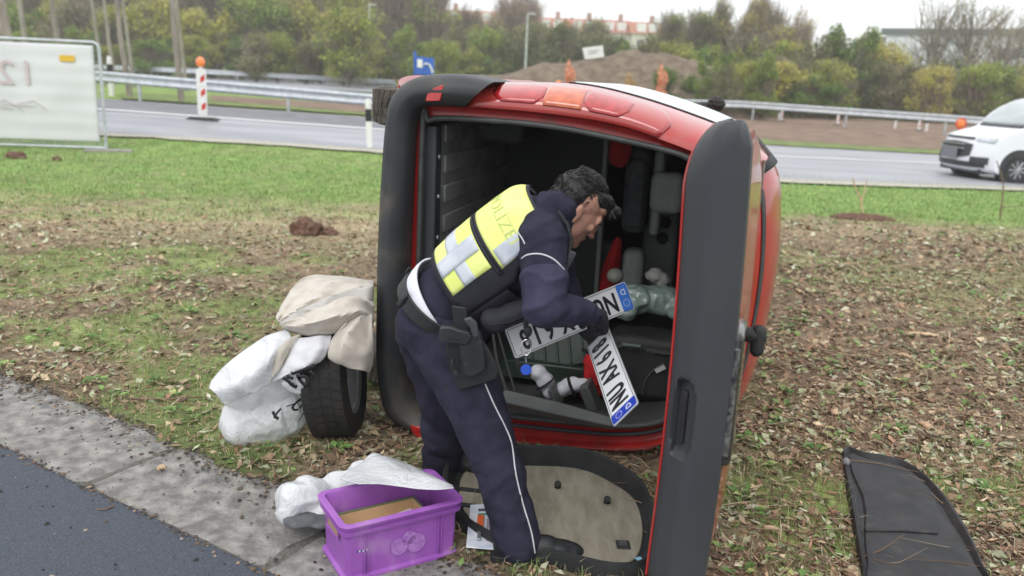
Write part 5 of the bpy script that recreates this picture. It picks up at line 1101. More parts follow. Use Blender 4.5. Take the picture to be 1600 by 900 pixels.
stick([(1238, 488), (1262, 492), (1285, 497), (1300, 512)], .012, 'dark short branch piece lying nearest the right side of the van', M_tw)
stick([(1200, 507), (1270, 512), (1330, 517), (1372, 514)], .011, 'straight mossy branch lying across the leaves right of the van', M_twg)
stick([(1372, 530), (1410, 545), (1445, 562), (1478, 575)], .012, 'mossy branch lying aslant below the pale bark strip', M_twg)
stick([(500-300, 628), (250, 630), (300, 627), (325, 626)], .007, 'thin straight twig on the grass left of the plastic bag', M_tw)
stick([(100, 462), (160, 458), (205, 465)], .008, 'thin pale twig on the left grass, upper one', M_tw); stick([(60, 460), (90, 470), (125, 482)], .007, 'thin bent twig on the far left grass', M_tw)
stick([(1105, 812), (1150, 795), (1195, 786)], .008, 'curved twig near the lower right end of the tailgate', M_tw); stick([(1560, 785), (1590, 778), (1625, 772)], .010, 'pale stick entering at the right edge beside the black tray', M_peel)
stick([(178, 795), (166, 800), (152, 800)], .004, 'tiny curled twig on the dark asphalt', M_tw, .012); stick([(640-300, 712), (346, 722), (340, 735)], .005, 'short dark twig on the concrete edge', M_tw, .01)
stick([(1347, 335, .0), (1342, 335, .2), (1333, 335, .34), (1324, 335, .52)], .018, 'pale bare forked stem standing in the grass on the right', M_peel, 0); stick([(1343, 335, .18), (1346, 335, .36), (1347, 335, .52)], .012, 'short upright side stem beside the forked one', M_peel, 0)
stick([(1562, 345, .0), (1560, 345, .3), (1556, 345, .55), (1540, 345, .85)], .014, 'thin sapling stem below the white van', M_tw, 0); stick([(1562, 340, .15), (1590, 340, .17), (1625, 340, .14)], .010, 'thin side shoot pointing right at the sapling', M_tw, 0)
def chip(x, y, L, Wd, an, lab, m=M_peel):
    p = G(x, y); R = Matrix.Rotation(an, 3, 'Z'); rows = []
    for i in range(8):
        t = i/7-.5; w = Wd*(1-(2*t)**4*.8)*(1+.2*math.sin(i*2.1)); rows.append([tuple(Vector(p)+R @ Vector((t*L, k*w/2, .03+.012*math.cos(t*3)-.01*abs(k)+.004*math.sin(i*3+k)))) for k in (-1, 0, 1)])
    tag(obj('bark_piece', MB().grid(rows), m, None, smooth=60, solid=.006), lab, 'bark')
chip(1440, 528, .22, .045, -.12, 'long pale strip of peeled bark on the leaves at right'); chip(1303, 652, .045, .075, -.3, 'square pale bark chip right of the tailgate'); chip(1445, 672, .04, .10, .3, 'narrow pale wood chip above the black tray'); chip(1248, 460, .03, .12, .15, 'orange wood sliver just right of the van roof'); chip(1425, 455, .035, .11, -.1, 'thin pink wood sliver farther right on the leaves'); chip(1412, 562, .09, .03, -.7, 'tan bark chip below the long pale strip')
chip(253, 741, .035, .03, .4, 'pale leaf-like bark bit on the concrete edge'); chip(1205, 838, .07, .03, -.5, 'brown curled chip at the foot of the tailgate')
# =================================================================== POLICE OFFICER bending into the van
M_skin = mat('skin', (.42, .22, .155), .55, (.48, .26, .19), 12, sss=.15, bump=.15, bscale=150, bdist=.001)
M_hair = mat('hair_black', (.010, .0085, .008), .5, (.020, .017, .015), 60, stretch=(1, 1, .3), bump=.4, bscale=200, bdist=.002)
M_navy = mat('navy_cloth', (.020, .020, .036), .9, (.034, .033, .056), 12, bump=1., bscale=28, bdist=.006, spec=.2); M_navy2 = mat('navy_sleeve', (.036, .034, .066), .85, (.052, .050, .088), 12, bump=1., bscale=28, bdist=.006, spec=.25)
M_vest = mat('vest_black', (.016, .016, .024), .8, (.026, .026, .036), 10, bump=.4, bscale=250, bdist=.002); M_hiv = mat('hi_vis_yellow', (.74, .82, .20), .6, (.80, .86, .30), 7, bump=.3, bscale=300, bdist=.002)
M_refs = mat('reflective_grey', (.42, .46, .52), .4, (.60, .63, .68), 14, bump=.2, bscale=260, bdist=.002); M_leather = mat('black_leather', (.014, .015, .016), .5, (.026, .027, .028), 12, bump=.4, bscale=160, bdist=.002)
M_shirt = mat('white_shirt', (.74, .75, .80), .8, (.68, .69, .76), 8); M_pipe = mat('piping_white', (.62, .63, .66), .6); M_glove = mat('glove_black', (.022, .022, .028), .75, (.035, .035, .042), 20, bump=.5, bscale=200, bdist=.002)
per = thing('person', 'police officer in navy uniform and yellow vest bending into the red van holding number plates', 'person', G(740, 830))
nv = lambda p: np.array(p, float)
J = dict(pel=D(690, 505, 2.95), hipR=D(712, 540, 2.84), hipL=D(672, 540, 3.07), knR=D(768, 700, 2.72), anR=D(812, 842, 2.62), knL=D(692, 635, 3.14), anL=D(690, 728, 3.24),
         waist=D(722, 455, 2.93), chest=D(800, 385, 2.88), neckb=D(862, 338, 2.87), head=D(905, 310, 2.90), shR=D(848, 372, 2.745), elR=D(850, 478, 2.62), wrR=D(925, 492, 2.80), shL=D(850, 360, 3.02), elL=D(880, 450, 3.08), wrL=D(905, 505, 3.02))
J = {k: nv(v) for k, v in J.items()}
# ---- head frame
hf = np.array([.76, .14, -.63]); hf /= np.linalg.norm(hf); hs_ = np.cross(hf, [0, 0, 1.]); hs_ /= np.linalg.norm(hs_); hu = np.cross(hs_, hf)   # forward, right side (towards the camera), up
HR = Matrix((hs_, hf, hu)).transposed(); HC_ = nv(D(898, 330, 2.90))
def H(r, f, u): return tuple(HC_+hs_*r+hf*f+hu*u)
mb = MB()
for c, r in (((0, -.015, .045), (.074, .092, .080)), ((0, .02, -.005), (.064, .072, .085)), ((0, .035, -.055), (.052, .055, .050)), ((0, .072, -.085), (.026, .022, .020)), ((0, .045, -.075), (.044, .042, .025)), ((.045, .01, -.045), (.022, .05, .045)), ((-.045, .01, -.045), (.022, .05, .045)),
             ((0, .078, .030), (.050, .016, .022)), ((.032, .082, .016), (.016, .010, .006)), ((-.032, .082, .016), (.016, .010, .006)), ((0, .096, -.008), (.009, .013, .026)), ((0, .106, -.026), (.014, .013, .011)), ((.012, .098, -.028), (.009, .009, .008)), ((-.012, .098, -.028), (.009, .009, .008)),
             ((0, .086, -.049), (.023, .010, .0065)), ((0, .083, -.059), (.021, .010, .007)), ((.040, .070, -.010), (.018, .016, .016)), ((-.040, .070, -.010), (.018, .016, .016)), ((0, .06, .07), (.055, .035, .03))):
    mb.ell(H(*c), r, HR, 18, 12)
for s in (1, -1):   # ears
    mb.ell(H(.073*s, -.008, -.008), (.010, .017, .031), HR); mb.ell(H(.078*s, -.016, .008), (.007, .011, .020), HR); mb.ell(H(.075*s, -.003, -.030), (.007, .009, .010), HR)
nk0 = J['neckb']; nk1 = nv(H(0, -.035, -.02)); mb.cap(nk0, .052, nk1, .054)
# torso, arms and legs under the clothes, one continuous body
cp = lambda a, ra, b, rb: mb.cap(J[a] if isinstance(a, str) else a, ra, J[b] if isinstance(b, str) else b, rb)
cp('waist', .12, 'chest', .14); cp('chest', .13, 'neckb', .05); cp('pel', .13, 'waist', .12); cp('neckb', .045, 'shR', .045); cp('neckb', .045, 'shL', .045); cp('shR', .05, 'elR', .04); cp('elR', .038, 'wrR', .027); cp('shL', .05, 'elL', .04); cp('elL', .038, 'wrL', .027)
cp('pel', .11, 'hipR', .085); cp('pel', .11, 'hipL', .085); cp('hipR', .08, 'knR', .055); cp('knR', .05, 'anR', .035); cp('hipL', .08, 'knL', .055); cp('knL', .05, 'anL', .035)
body = blob('body', mb, M_skin, per, .0048, 2)
# face details
for s in (1, -1):
    e_ = obj('eye', MB().ell(H(.031*s, .074, .002), (.0115, .0115, .0115), HR, 14, 10), mat('eye_white', (.6, .58, .55), .3), body, smooth=80)
    obj('iris', MB().ell(H(.033*s, .0835, -.002), (.005, .004, .006), HR, 10, 8), mat('iris_brown', (.03, .015, .01), .2), e_, smooth=80)
    mb = MB(); mb.tube([H(.014*s, .099, .018), H(.034*s, .094, .023), H(.052*s, .078, .017)], [.003, .0045, .002], 6, flat=.6); obj('eyebrow', mb, M_hair, body)
mb = MB(); mb.tube([H(-.020, .0905, -.054), H(0, .0965, -.053), H(.020, .0905, -.054)], [.001, .0022, .001], 6); obj('lips', mb, mat('lips', (.30, .12, .10), .5), body)
mb = MB(); mb.ell(H(.0775, -.008, -.006), (.0035, .007, .014), HR); obj('ear_hollow', mb, mat('skin_dark', (.20, .08, .055), .6), body, smooth=80)
# hair: short at the sides, wavy and longer on top and at the front
mb = MB()
for c, r in (((0, -.034, .048), (.076, .088, .080)), ((0, .03, .088), (.064, .07, .036)), ((0, .068, .086), (.052, .032, .030)), ((.02, .094, .082), (.033, .020, .022)), ((-.02, .092, .084), (.033, .020, .022)), ((0, -.075, .0), (.060, .045, .055)), ((.06, -.050, .024), (.018, .042, .036)), ((-.06, -.050, .024), (.018, .042, .036)), ((0, -.02, .115), (.058, .07, .03))):
    mb.ell(H(*c), r, HR, 18, 12)
hair = blob('hair', mb, M_hair, per, .0045, 3, disp=.004, dsize=.04)
g = random.Random(8); mb = MB(); hm_ = hair.data; hvn = len(hm_.vertices)
for i in range(2600):      # separate locks following the flow of the hair
    v_ = hm_.vertices[g.randrange(hvn)]; st = Vector(v_.co); n_ = Vector(v_.normal); q = st-Vector(HC_); r0, f0, u0 = q.dot(Vector(hs_)), q.dot(Vector(hf)), q.dot(Vector(hu))
    top = min(max((u0-.03)/.06, 0), 1); fl = Vector(hf)*(.2+.9*top)-Vector(hu)*(.9*(1-top))+Vector(hs_)*(.15*(g.random()-.5))-Vector(hf)*.35*(1-top)
    fl = (fl-n_*fl.dot(n_)).normalized(); L_ = (.006+.017*top)*(.7+.6*g.random())*(1.3 if f0 > .07 else 1)
    side_ = n_.cross(fl)*(g.random()-.5)*.5; lift = .0015+.005*top*g.random()+(.008 if f0 > .085 else 0)
    mb.tube([st-n_*.001, st+fl*L_*.5+n_*lift+side_*L_*.2, st+fl*L_+side_*L_*.6+n_*lift*.3], [.0018, .0016, .0004], 3, caps=False)
lk = obj('hair_locks', mb, M_hair, hair, smooth=80); lk['kind'] = 'stuff'
# ---- trousers
mb = MB()
def cw(a, ra, b, rb, t=mb): t.cap(a, ra, b, rb, 18)
lr = lambda a, b, t: J[a]*(1-t)+J[b]*t
mb.ell(D(688, 500, 2.95), (.165, .165, .115)); mb.ell(D(660, 505, 2.93), (.10, .13, .12)); mb.ell(D(725, 500, 2.95), (.12, .14, .09))
cw(nv(D(690, 525, 2.88)), .13, lr('hipR', 'knR', .45), .113); cw(lr('hipR', 'knR', .45), .108, J['knR'], .091); cw(J['knR'], .091, lr('knR', 'anR', .5), .086); cw(lr('knR', 'anR', .5), .086, J['anR']+[0, 0, -.01], .080)
cw(nv(D(668, 520, 3.05)), .12, lr('hipL', 'knL', .5), .10); cw(lr('hipL', 'knL', .5), .10, J['knL'], .088); cw(J['knL'], .088, J['anL']+[0, 0, .01], .082)
def folds(p, n):
    # diagonal creases round the thighs and above the ankles
    a = mnoise.noise(Vector((p[0]*5, p[1]*5, p[2]*16+p[0]*9))); b = mnoise.noise(Vector((p[0]*11, p[1]*11, p[2]*30)))
    k = .3+.7*math.exp(-((p[2]-.20)/.16)**2)+.6*math.exp(-((p[2]-.72)/.12)**2)
    c_ = 1-2*abs(mnoise.noise(Vector((p[0]*4+p[2]*3, p[1]*5, p[2]*9-p[0]*6+3)))); return k*(.014*a+.005*b)+.010*max(0, c_-.45)
tro = blob('trousers', mb, M_navy, per, .0085, 5, fn=folds)
def onray(px, py, target, off=.004):
    """point of the target mesh seen through that direction, lifted a little"""
    d = Vector(ray(px, py)).normalized(); o = Vector(CC); ml = -_wloc(target.parent) if False else Vector((0, 0, 0))
    ok, loc, nor, idx = target.ray_cast(o, d)
    return (Vector(loc)-d*off) if ok else None
def piping(name, pix, r, target, m, parent, n=5, off=.001):
    P = [onray(x, y, target, off) for x, y in catmull(pix, n)]; P = [p for p in P if p is not None]
    return obj(name, MB().tube(P, r, 6), m, parent, smooth=80) if len(P) > 2 else None
bpy.context.view_layer.update()
piping('side_piping', [(758, 600), (772, 632), (790, 668), (800, 695), (806, 740), (818, 790), (830, 830), (836, 864)], .0028, tro, M_pipe, tro)
# ---- shoes
def shoe(anc, toe, lab):
    a = nv(anc); t = nv(toe); d = t-a; d[2] = 0; L_ = np.linalg.norm(d); d /= L_; R = Matrix.Rotation(math.atan2(d[1], d[0]), 3, 'Z'); a0 = np.array([a[0], a[1], .0]); z0 = .03
    mb = MB()
    for f, r in ((-.045, (.045, .042, .055)), (.02, (.065, .043, .058)), (.09, (.065, .045, .045)), (.15, (.060, .048, .036)), (.19, (.045, .042, .030))): mb.ell(a0+d*f+[0, 0, z0+r[2]*.75], r, R, 16, 10)
    mb.cap(a0+[0, 0, .08], .046, a0+[0, 0, .16], .048)
    s_ = blob('shoe', mb, M_leather, per, .006, 4, disp=.004, dsize=.05)
    rows = []
    P = [(x, y) for x, y in ((-.095, .0), (-.08, .034), (0, .042), (.08, .044), (.15, .050), (.215, .038), (.245, .0), (.215, -.038), (.15, -.050), (.08, -.044), (0, -.042), (-.08, -.034))]; P = catmull(P, 3, True)
    pr = [tuple(a0+d*x+np.array([-d[1], d[0], 0])*y+[0, 0, .012]) for x, y in P]; obj('sole', MB().prism(pr, (0, 0, .026)), M_blk, s_, bevel=.004)
    for i in range(4):
        c_ = a0+d*(.045+.022*i)+[0, 0, .128-.013*i]; sd = np.array([-d[1], d[0], 0]); obj('lace', MB().tube([c_-sd*.025+[0, 0, -.012], c_, c_+sd*.025+[0, 0, -.012]], .0035, 5), M_blk, s_)
shoe(D(808, 868, 2.62), nv(D(900, 885, 2.62)), ''); shoe(nv(D(692, 745, 3.27)), nv(D(760, 752, 3.22)), '')
# ---- jacket torso and sleeves
mb = MB()
P0, P1 = nv(D(704, 462, 2.93)), nv(D(860, 345, 2.88)); ax = P1-P0; AL = np.linalg.norm(ax); ax /= AL
vb = np.array([-.6, -.62, .75]); vb -= ax*(vb@ax); vb /= np.linalg.norm(vb); vs_ = np.cross(vb, ax)
if vs_[1] > 0: vs_ = -vs_       # vs_ points to his right, towards the camera
RB = lambda t: .128+.022*math.sin(math.pi*min(max(t, 0), 1)); RS = lambda t: .150+.035*min(max(t, 0), 1)
def TP(t, th, off=0.):
    c = P0+ax*AL*t; rb, rs = RB(t)+off, RS(t)+off; k = 1 if t < .86 else math.sqrt(max(.15, 1-((t-.86)/.26)**2))
    return tuple(c+vb*rb*k*math.cos(th)+vs_*rs*k*math.sin(th))
TRm = Matrix((vs_, vb, ax)).transposed()
for t, kx in ((-.16, .93), (-.06, .97), (.05, .96), (.2, .95), (.38, .95), (.55, .95), (.72, .94), (.86, .86), (.97, .62)):
    c = P0+ax*AL*t; mb.ell(c, (RS(t)*kx, RB(t)*kx, .09), TRm, 20, 12)
mb.cap(J['neckb']-ax*.08, .105, J['shR'], .086); mb.cap(P0+ax*AL*.6+vs_*.06, .11, J['shR'], .08); mb.cap(J['neckb']-ax*.05, .085, J['shL'], .075)
def arm_folds(p, n): return .009*mnoise.noise(Vector(p)*13)+.009*max(0, 1-2*abs(mnoise.noise(Vector((p[0]*8+p[2]*5, p[1]*7, p[2]*13-p[0]*6))))-.4)
mb.cap(J['shR'], .082, lr('shR', 'elR', .55), .074); mb.cap(lr('shR', 'elR', .5), .074, lr('shR', 'elR', .62), .070)
mb.cap(J['shL'], .075, J['elL'], .06); mb.cap(J['elL'], .058, J['wrL'], .04)
mb.cap(J['neckb']-ax*.03, .095, J['neckb']+ax*.02, .085); mb.cap(J['neckb'], .084, nv(H(0, -.058, -.050)), .074)
jac = blob('jacket', mb, M_navy, per, .008, 4, fn=arm_folds)
mb = MB(); mb.cap(lr('shR', 'elR', .60), .080, J['elR'], .070); mb.cap(J['elR'], .070, lr('elR', 'wrR', .5), .054); mb.cap(lr('elR', 'wrR', .5), .054, lr('elR', 'wrR', .93), .042)
slv = blob('sleeve', mb, M_navy2, per, .007, 4, fn=arm_folds)
mb = MB(); rows = []
nc = nv(H(0, -.062, -.030)); na = nc-J['neckb']; na /= np.linalg.norm(na)
for i in range(25):
    a = 2*math.pi*i/24; q = np.cross(na, [0, 1, 0]); q /= np.linalg.norm(q); q2 = np.cross(na, q); e_ = q*math.cos(a)+q2*math.sin(a)
    rows.append([tuple(nc-na*.07+e_*.086), tuple(nc-na*.03+e_*.080), tuple(nc+e_*.076), tuple(nc+na*.016+e_*.075), tuple(nc+na*.016+e_*.068), tuple(nc-na*.02+e_*.058)])
obj('collar', MB().grid(rows), M_navy, per, smooth=60)
# ---- protective vest with yellow and grey panels
def tpatch(name, t0, t1, a0, a1, off, m, parent, nt=12, na=18, thick=.006, fn=None, **k):
    rows = []
    for i in range(nt+1):
        r = []
        for j in range(na+1):
            t = t0+(t1-t0)*i/nt; a = a0+(a1-a0)*j/na
            if fn: t, a = fn(i/nt, j/na, t, a)
            r.append(TP(t, a, off))
        rows.append(r)
    return obj(name, MB().grid(rows), m, parent, smooth=60, solid=thick, soff=0, **k)
R_ = math.radians
vst = tpatch('vest', .10, .98, R_(-95), R_(78), .014, M_vest, per, 24, 30, thick=.014, fn=lambda u, v, t, a: (t, R_(-95)+(a-R_(-95))*(1-.30*max(0, (u-.55)/.45))))
tpatch('side_panel', .08, .50, R_(80), R_(150), .012, M_vest, vst, 12, 12, thick=.01)
def low(u, v, t, a): return t-.05*(v-.5)*0+.02*math.sin(v*3), a
yl = tpatch('back_panel', .14, .52, R_(-60), R_(48), .0225, M_hiv, vst, 14, 20, thick=.005)
tpatch('reflective_strip', .265, .375, R_(-60), R_(48), .0262, M_refs, yl, 5, 20, thick=.0015)
tpatch('reflective_strip', .145, .515, R_(4), R_(25), .0278, M_refs, yl, 14, 5, thick=.0015)
up = tpatch('shoulder_panel', .575, 1.0, R_(-60), R_(56), .0225, M_hiv, vst, 14, 20, thick=.005, fn=lambda u, v, t, a: (t, a*(1-.16*u)))
tpatch('reflective_strip', .60, .985, R_(34), R_(55), .0265, M_refs, up, 12, 5, thick=.0015, fn=lambda u, v, t, a: (t, a*(1-.16*u)))
for t in (.125, .53, .56, 1.0): tpatch('edge_binding', t, t+.018, R_(-62), R_(60), .0245, M_vest, vst, 2, 20, thick=.004)
# lettering
me = text_mesh('POLIZEI', .062, .0008, 1.05)
for v in me.vertices:
    x, y, z = v.co; t = .77+y/AL; a = R_(2)+x/ .165; v.co = Vector(TP(t, a, .0268+z))
obj('lettering', me, mat('lettering_grey', (.55, .62, .22), .7), up, smooth=0)
# white shirt between jacket and belt
def bring(c, n_, ru, rv, u, a): n_ = n_/np.linalg.norm(n_); v = np.cross(n_, u); v /= np.linalg.norm(v); u2 = np.cross(v, n_); return c+u2*ru*math.cos(a)+v*rv*math.sin(a)
bc = nv(D(698, 478, 2.95)); bn = nv(D(722, 440, 2.95))-nv(D(698, 478, 2.95)); bn = bn/np.linalg.norm(bn)+np.array([0, -.25, 0]); bn /= np.linalg.norm(bn)
bu = np.array([1., 0, 0])-bn*bn[0]; bu /= np.linalg.norm(bu); bv = np.cross(bn, bu)
if bv[1] > 0: bv = -bv
BW, BD = .178, .180
def BP(a, h, off=0.): return tuple(bc+bu*(BW+off)*math.cos(a)+bv*(BD+off)*math.sin(a)+bn*h)
rows = [[BP(R_(a), h*max(.05, math.sin(R_((a-95)/1.28)))**.7 if h > 0 else h, o) for h, o in ((-.02, -.006), (.02, -.006), (.045, -.006), (.07, -.009), (.088, -.014))] for a in range(96, 226, 5)]
obj('white_shirt', MB().grid(rows), M_shirt, per, smooth=80, solid=.008)
rows = [[BP(R_(a), h, o) for h, o in ((-.026, .006), (-.024, .012), (.022, .010), (.026, .004), (.022, -.004), (-.024, -.002), (-.026, .006))] for a in range(0, 363, 6)]
belt = obj('belt', MB().grid(rows), M_leather, per, smooth=40)
for a in (60, 76, 150, 200): 
    mb = MB(); rows = [[BP(R_(a+d), h, .016) for h in (-.034, 0, .034)] for d in (-4, 0, 4)]; obj('belt_keeper', MB().grid(rows), M_leather, belt, solid=.005, smooth=60)
# belt pouch at the belly side, radio cable and key bundle with blue tag
mb = MB(); mb.ell(D(805, 489, 2.76), (.10, .05, .040), Matrix.Rotation(-.35, 3, 'Y')); mb.ell(D(774, 500, 2.76), (.055, .05, .045)); pch = blob('belt_pouch', mb, M_vest, per, .008, 4, disp=.006, dsize=.05)
piping('zip', [(765, 508), (800, 502), (840, 482)], .0025, pch, M_blk, pch)
# ---- holster and pistol on the right thigh
hol = obj('holster_plate', MB().prism([tuple(D(x, y, 2.665)) for x, y in ((695, 535), (742, 516), (764, 545), (781, 580), (776, 594), (722, 611), (714, 604), (700, 570))], (0, .016, 0)), M_leather, per, bevel=.008, segs=3, smooth=30)
obj('holster_body', MB().prism([tuple(D(x, y, 2.635)) for x, y in ((716, 528), (750, 518), (757, 548), (760, 580), (738, 592), (722, 588))], (0, .035, 0)), M_leather, hol, bevel=.010, segs=3, smooth=30)
obj('drop_strap', MB().prism([tuple(D(x, y, 2.70)) for x, y in ((706, 478), (729, 481), (733, 530), (711, 532))], (0, .012, 0)), M_leather, hol, bevel=.004, smooth=30)
obj('retention_strap', MB().prism([tuple(D(x, y, 2.62)) for x, y in ((724, 500), (735, 496), (745, 505), (749, 526), (740, 529), (733, 512))], (0, .02, 0)), mat('strap_grey', (.05, .053, .06), .45), hol, bevel=.005, segs=2, smooth=30)
obj('leg_strap', MB().prism([tuple(D(x, y, 2.70)) for x, y in ((700, 592), (714, 598), (722, 616), (704, 622), (694, 610))], (0, .03, 0)), M_leather, hol, bevel=.005, smooth=30)
for x, y in ((706, 567), (712, 583), (750, 535), (729, 570)): obj('rivet', MB().tube([tuple(D(x, y, 2.63)), tuple(nv(D(x, y, 2.63))+[0, .03, 0])], .006, 8), M_plas, hol)
pis = obj('pistol_grip', MB().prism([tuple(D(x, y, 2.625)) for x, y in ((686, 516), (690, 511), (704, 511), (716, 516), (733, 519), (738, 528), (730, 540), (712, 538), (690, 536), (686, 532))], (0, .028, 0)), mat('pistol_black', (.022, .024, .027), .4, (.035, .037, .04), 20), per, bevel=.006, segs=3, smooth=30)
obj('grip_groove', MB().prism([tuple(D(x, y, 2.622)) for x, y in ((700, 526), (722, 530), (721, 533), (700, 530))], (0, .006, 0)), M_blk, pis, bevel=.001)
# ---- gloved hands: palm, four bent fingers and a thumb
def hand(c, fdir, ndir, side=1, curl=.7):
    """c wrist end, fdir towards the knuckles, ndir out of the back of the hand"""
    f = nv(fdir); f /= np.linalg.norm(f); n = nv(ndir); n -= f*(n@f); n /= np.linalg.norm(n); s = np.cross(f, n)*side; c = nv(c); mb = MB()
    R = Matrix((s, f, n)).transposed(); mb.ell(c+f*.045, (.040, .052, .019), R, 18, 12); mb.ell(c+f*.075, (.041, .018, .016), R); mb.cap(c-f*.03, .029, c+f*.02, .028)
    for i, (o, L_) in enumerate(((-.030, .038), (-.010, .044), (.011, .042), (.031, .033))):
        p = c+f*.082+s*o; th = 0; r = .0105
        for k, (seg, d) in enumerate(((L_, curl*.9), (L_*.72, curl*1.25), (L_*.55, curl*.8))):
            th += d*(1+.08*(i-1.5)); q = p+(f*math.cos(th)-n*math.sin(th))*seg; mb.cap(p, r, q, r*.93, 10); p = q; r *= .92
    p = c+f*.025-s*.036; q = p+(f*.62-s*.45-n*.45)*.042; mb.cap(p, .013, q, .0115, 10); q2 = q+(f*.75+s*.15-n*.6)*.030; mb.cap(q, .0115, q2, .010, 10)
    return mb
# ---- number plates held in the hand
M_plate = mat('plate_white', (.70, .71, .73), .35, (.76, .77, .79), 9, coat=.3); M_let = mat('plate_black', (.02, .02, .022), .4); M_pblue = mat('plate_blue', (.05, .18, .62), .35, (.06, .22, .7), 6); M_rim2 = mat('plate_back', (.40, .41, .42), .4, metal=.6)
def plate(lab, o, X, Y, txt, blue=M_pblue):
    X = Vector(X).normalized(); Y = (Vector(Y)-X*Vector(Y).dot(X)).normalized(); Z = X.cross(Y); o = Vector(o); R = Matrix((X, Y, Z)).transposed()
    th = thing('number_plate', lab, 'number plate', o)
    def pl(name, x0, x1, y0, y1, z, m, dz=.002, par=th):
        P = [(x, y) for x, y in rrect(x0, y0, x1, y1, .008, 4)]; return obj(name, MB().prism([tuple(o+R @ Vector((x, y, z))) for x, y in P], tuple(Z*dz)), m, par, smooth=30)
    b = pl('plate_face', -.26, .26, -.055, .055, 0, M_plate); pl('plate_rim', -.262, .262, -.057, .057, -.0025, M_rim2)
    obj('border', MB().tube([tuple(o+R @ Vector((x, y, .0022))) for x, y in rrect(-.255, -.05, .255, .05, .008, 4)+[(.255, .042)]], .0012, 4), M_let, b)
    bl_ = pl('blue_strip', -.2585, -.213, -.0535, .0535, .0018, blue, .001)
    for k in range(12):
        a = k*math.pi/6; c_ = o+R @ Vector((-.236+.013*math.cos(a), .022+.013*math.sin(a), .0032)); obj('star', MB().tube([c_, c_+Z*.0006], .0018, 5), M_white, bl_)
    place_mesh('country_letter', text_mesh('D', .032, .0005), M_white, o+R @ Vector((-.236, -.022, .0032)), X, Y, bl_, smooth=0)
    xs = -.172
    for ch, w in txt:
        if ch != ' ':
            me = text_mesh(ch, .102, .0012, 1, .0024); me2 = place_mesh('plate_letter', me, M_let, o+R @ Vector((xs, 0, .0032)), X, Y, b, sx=.72, smooth=0)
        xs += w
    return th
TX = [('N', .056), ('U', .048), (' ', .040), ('A', .054), ('X', .074), ('6', .052), ('1', .047), ('8', .04)]
pA, pB = nv(D(797, 538, 2.87)), None
for Y in np.arange(2.5, 3.6, .005):
    q = nv(D(984, 461, Y))
    if Y > 2.87 and np.linalg.norm(q-pA) >= .52: pB = q; break
if pB is None: pB = nv(D(984, 461, 3.1))
X1 = pA-pB; X1 /= np.linalg.norm(X1); c1 = (pA+pB)/2; down = nv(D(892+10, 500+24, 2.9))-nv(D(892, 500, 2.9)); down = down+np.array([0, -.012, 0])
plate('upside-down number plate held level in his raised hand with light blue end strip', c1, X1, down, TX, M_pblue)
q0, q1 = nv(D(934, 527, 2.93)), None
for Y in np.arange(2.9, 2.2, -.005):
    q = nv(D(978, 648, Y))
    if np.linalg.norm(q-q0) >= .52: q1 = q; break
if q1 is None: q1 = nv(D(978, 648, 2.6))
X2 = q0-q1; X2 /= np.linalg.norm(X2); best = None
a_ = nv(D(960, 665, q1[1]))
for Y in np.arange(q1[1]-.2, q1[1]+.25, .004):
    b_ = nv(D(997, 629, Y)); w_ = b_-a_; e_ = abs(np.linalg.norm(w_)-.11)+.05*abs(w_@X2)/np.linalg.norm(w_)
    if best is None or e_ < best[0]: best = (e_, w_)
plate('number plate hanging down steeply from his hand with dark blue end at the bottom', (q0+q1)/2, X2, -best[1], TX, mat('plate_blue_dark', (.02, .05, .42), .35))
# right hand grips the level plate and the hanging one below it
hd = nv(D(955, 505, 2.865))-J['wrR']
gl = blob('glove', hand(J['wrR']-hd*.05, hd+np.array([.0, .0, .0]), np.array([.1, -.75, .65]), 1, .75), M_glove, per, .0035, 2)
gl2 = blob('glove', hand(J['wrL'], nv(D(950, 540, 3.0))-J['wrL']+np.array([0, -.02, -.02]), np.array([-.1, .7, .6]), -1, .8), M_glove, per, .004, 2)
bpy.context.view_layer.update()
piping('sleeve_piping', [(815, 404), (825, 398), (845, 397), (865, 405), (880, 420), (886, 432)], .0030, jac, M_pipe, jac)
piping('shoulder_piping', [(809, 363), (815, 371), (820, 381)], .0025, jac, M_pipe, jac)
mb = MB(); mb.tube([D(872, 330, 2.74), D(886, 350, 2.72), D(893, 375, 2.72), D(889, 400, 2.70)], .006, 7); obj('radio_cable', mb, M_blk, per)
mb = MB(); mb.box(D(889, 408, 2.70), (.022, .02, .07), Matrix.Rotation(.4, 3, 'Y')); obj('radio_handset', mb, M_plas, per, bevel=.004)
ky = thing('key_bundle', 'key bundle with a round blue tag hanging below his belly pouch', 'keys', D(822, 560, 2.66))
mb = MB(); mb.ell(D(822, 503, 2.64), (.010, .008, .030)); mb.ell(D(825, 518, 2.64), (.014, .008, .020)); obj('key_pouch', mb, M_leather, ky, smooth=80)
mb = MB(); c_ = nv(D(822, 543, 2.63)); mb.tube([tuple(c_+[.016*math.cos(a), .004*math.sin(a), .026*math.sin(a)]) for a in np.linspace(0, 6.283, 20)], .0018, 6); obj('key_ring', mb, mat('steel_shiny', (.6, .6, .6), .25, metal=1.), ky)
mb = MB(); mb.tube([D(821, 558, 2.63), D(822, 566, 2.63)], .003, 6); obj('swivel', mb, MATS['steel_shiny'], ky)
c_ = nv(D(822, 578, 2.62)); mb = MB(); mb.tube([c_, c_+[0, .004, 0]], .0185, 20); obj('blue_tag', mb, mat('tag_blue', (.03, .10, .55), .4), ky, bevel=.001)
for a, b in (((812, 560), (806, 580)), ((815, 565), (812, 588))):
    mb = MB(); mb.box((nv(D(*a, 2.635))+nv(D(*b, 2.635)))/2, (.010, .003, .050), Matrix.Rotation(-.25, 3, 'Y')); obj('key', mb, M_blk, ky, bevel=.001)
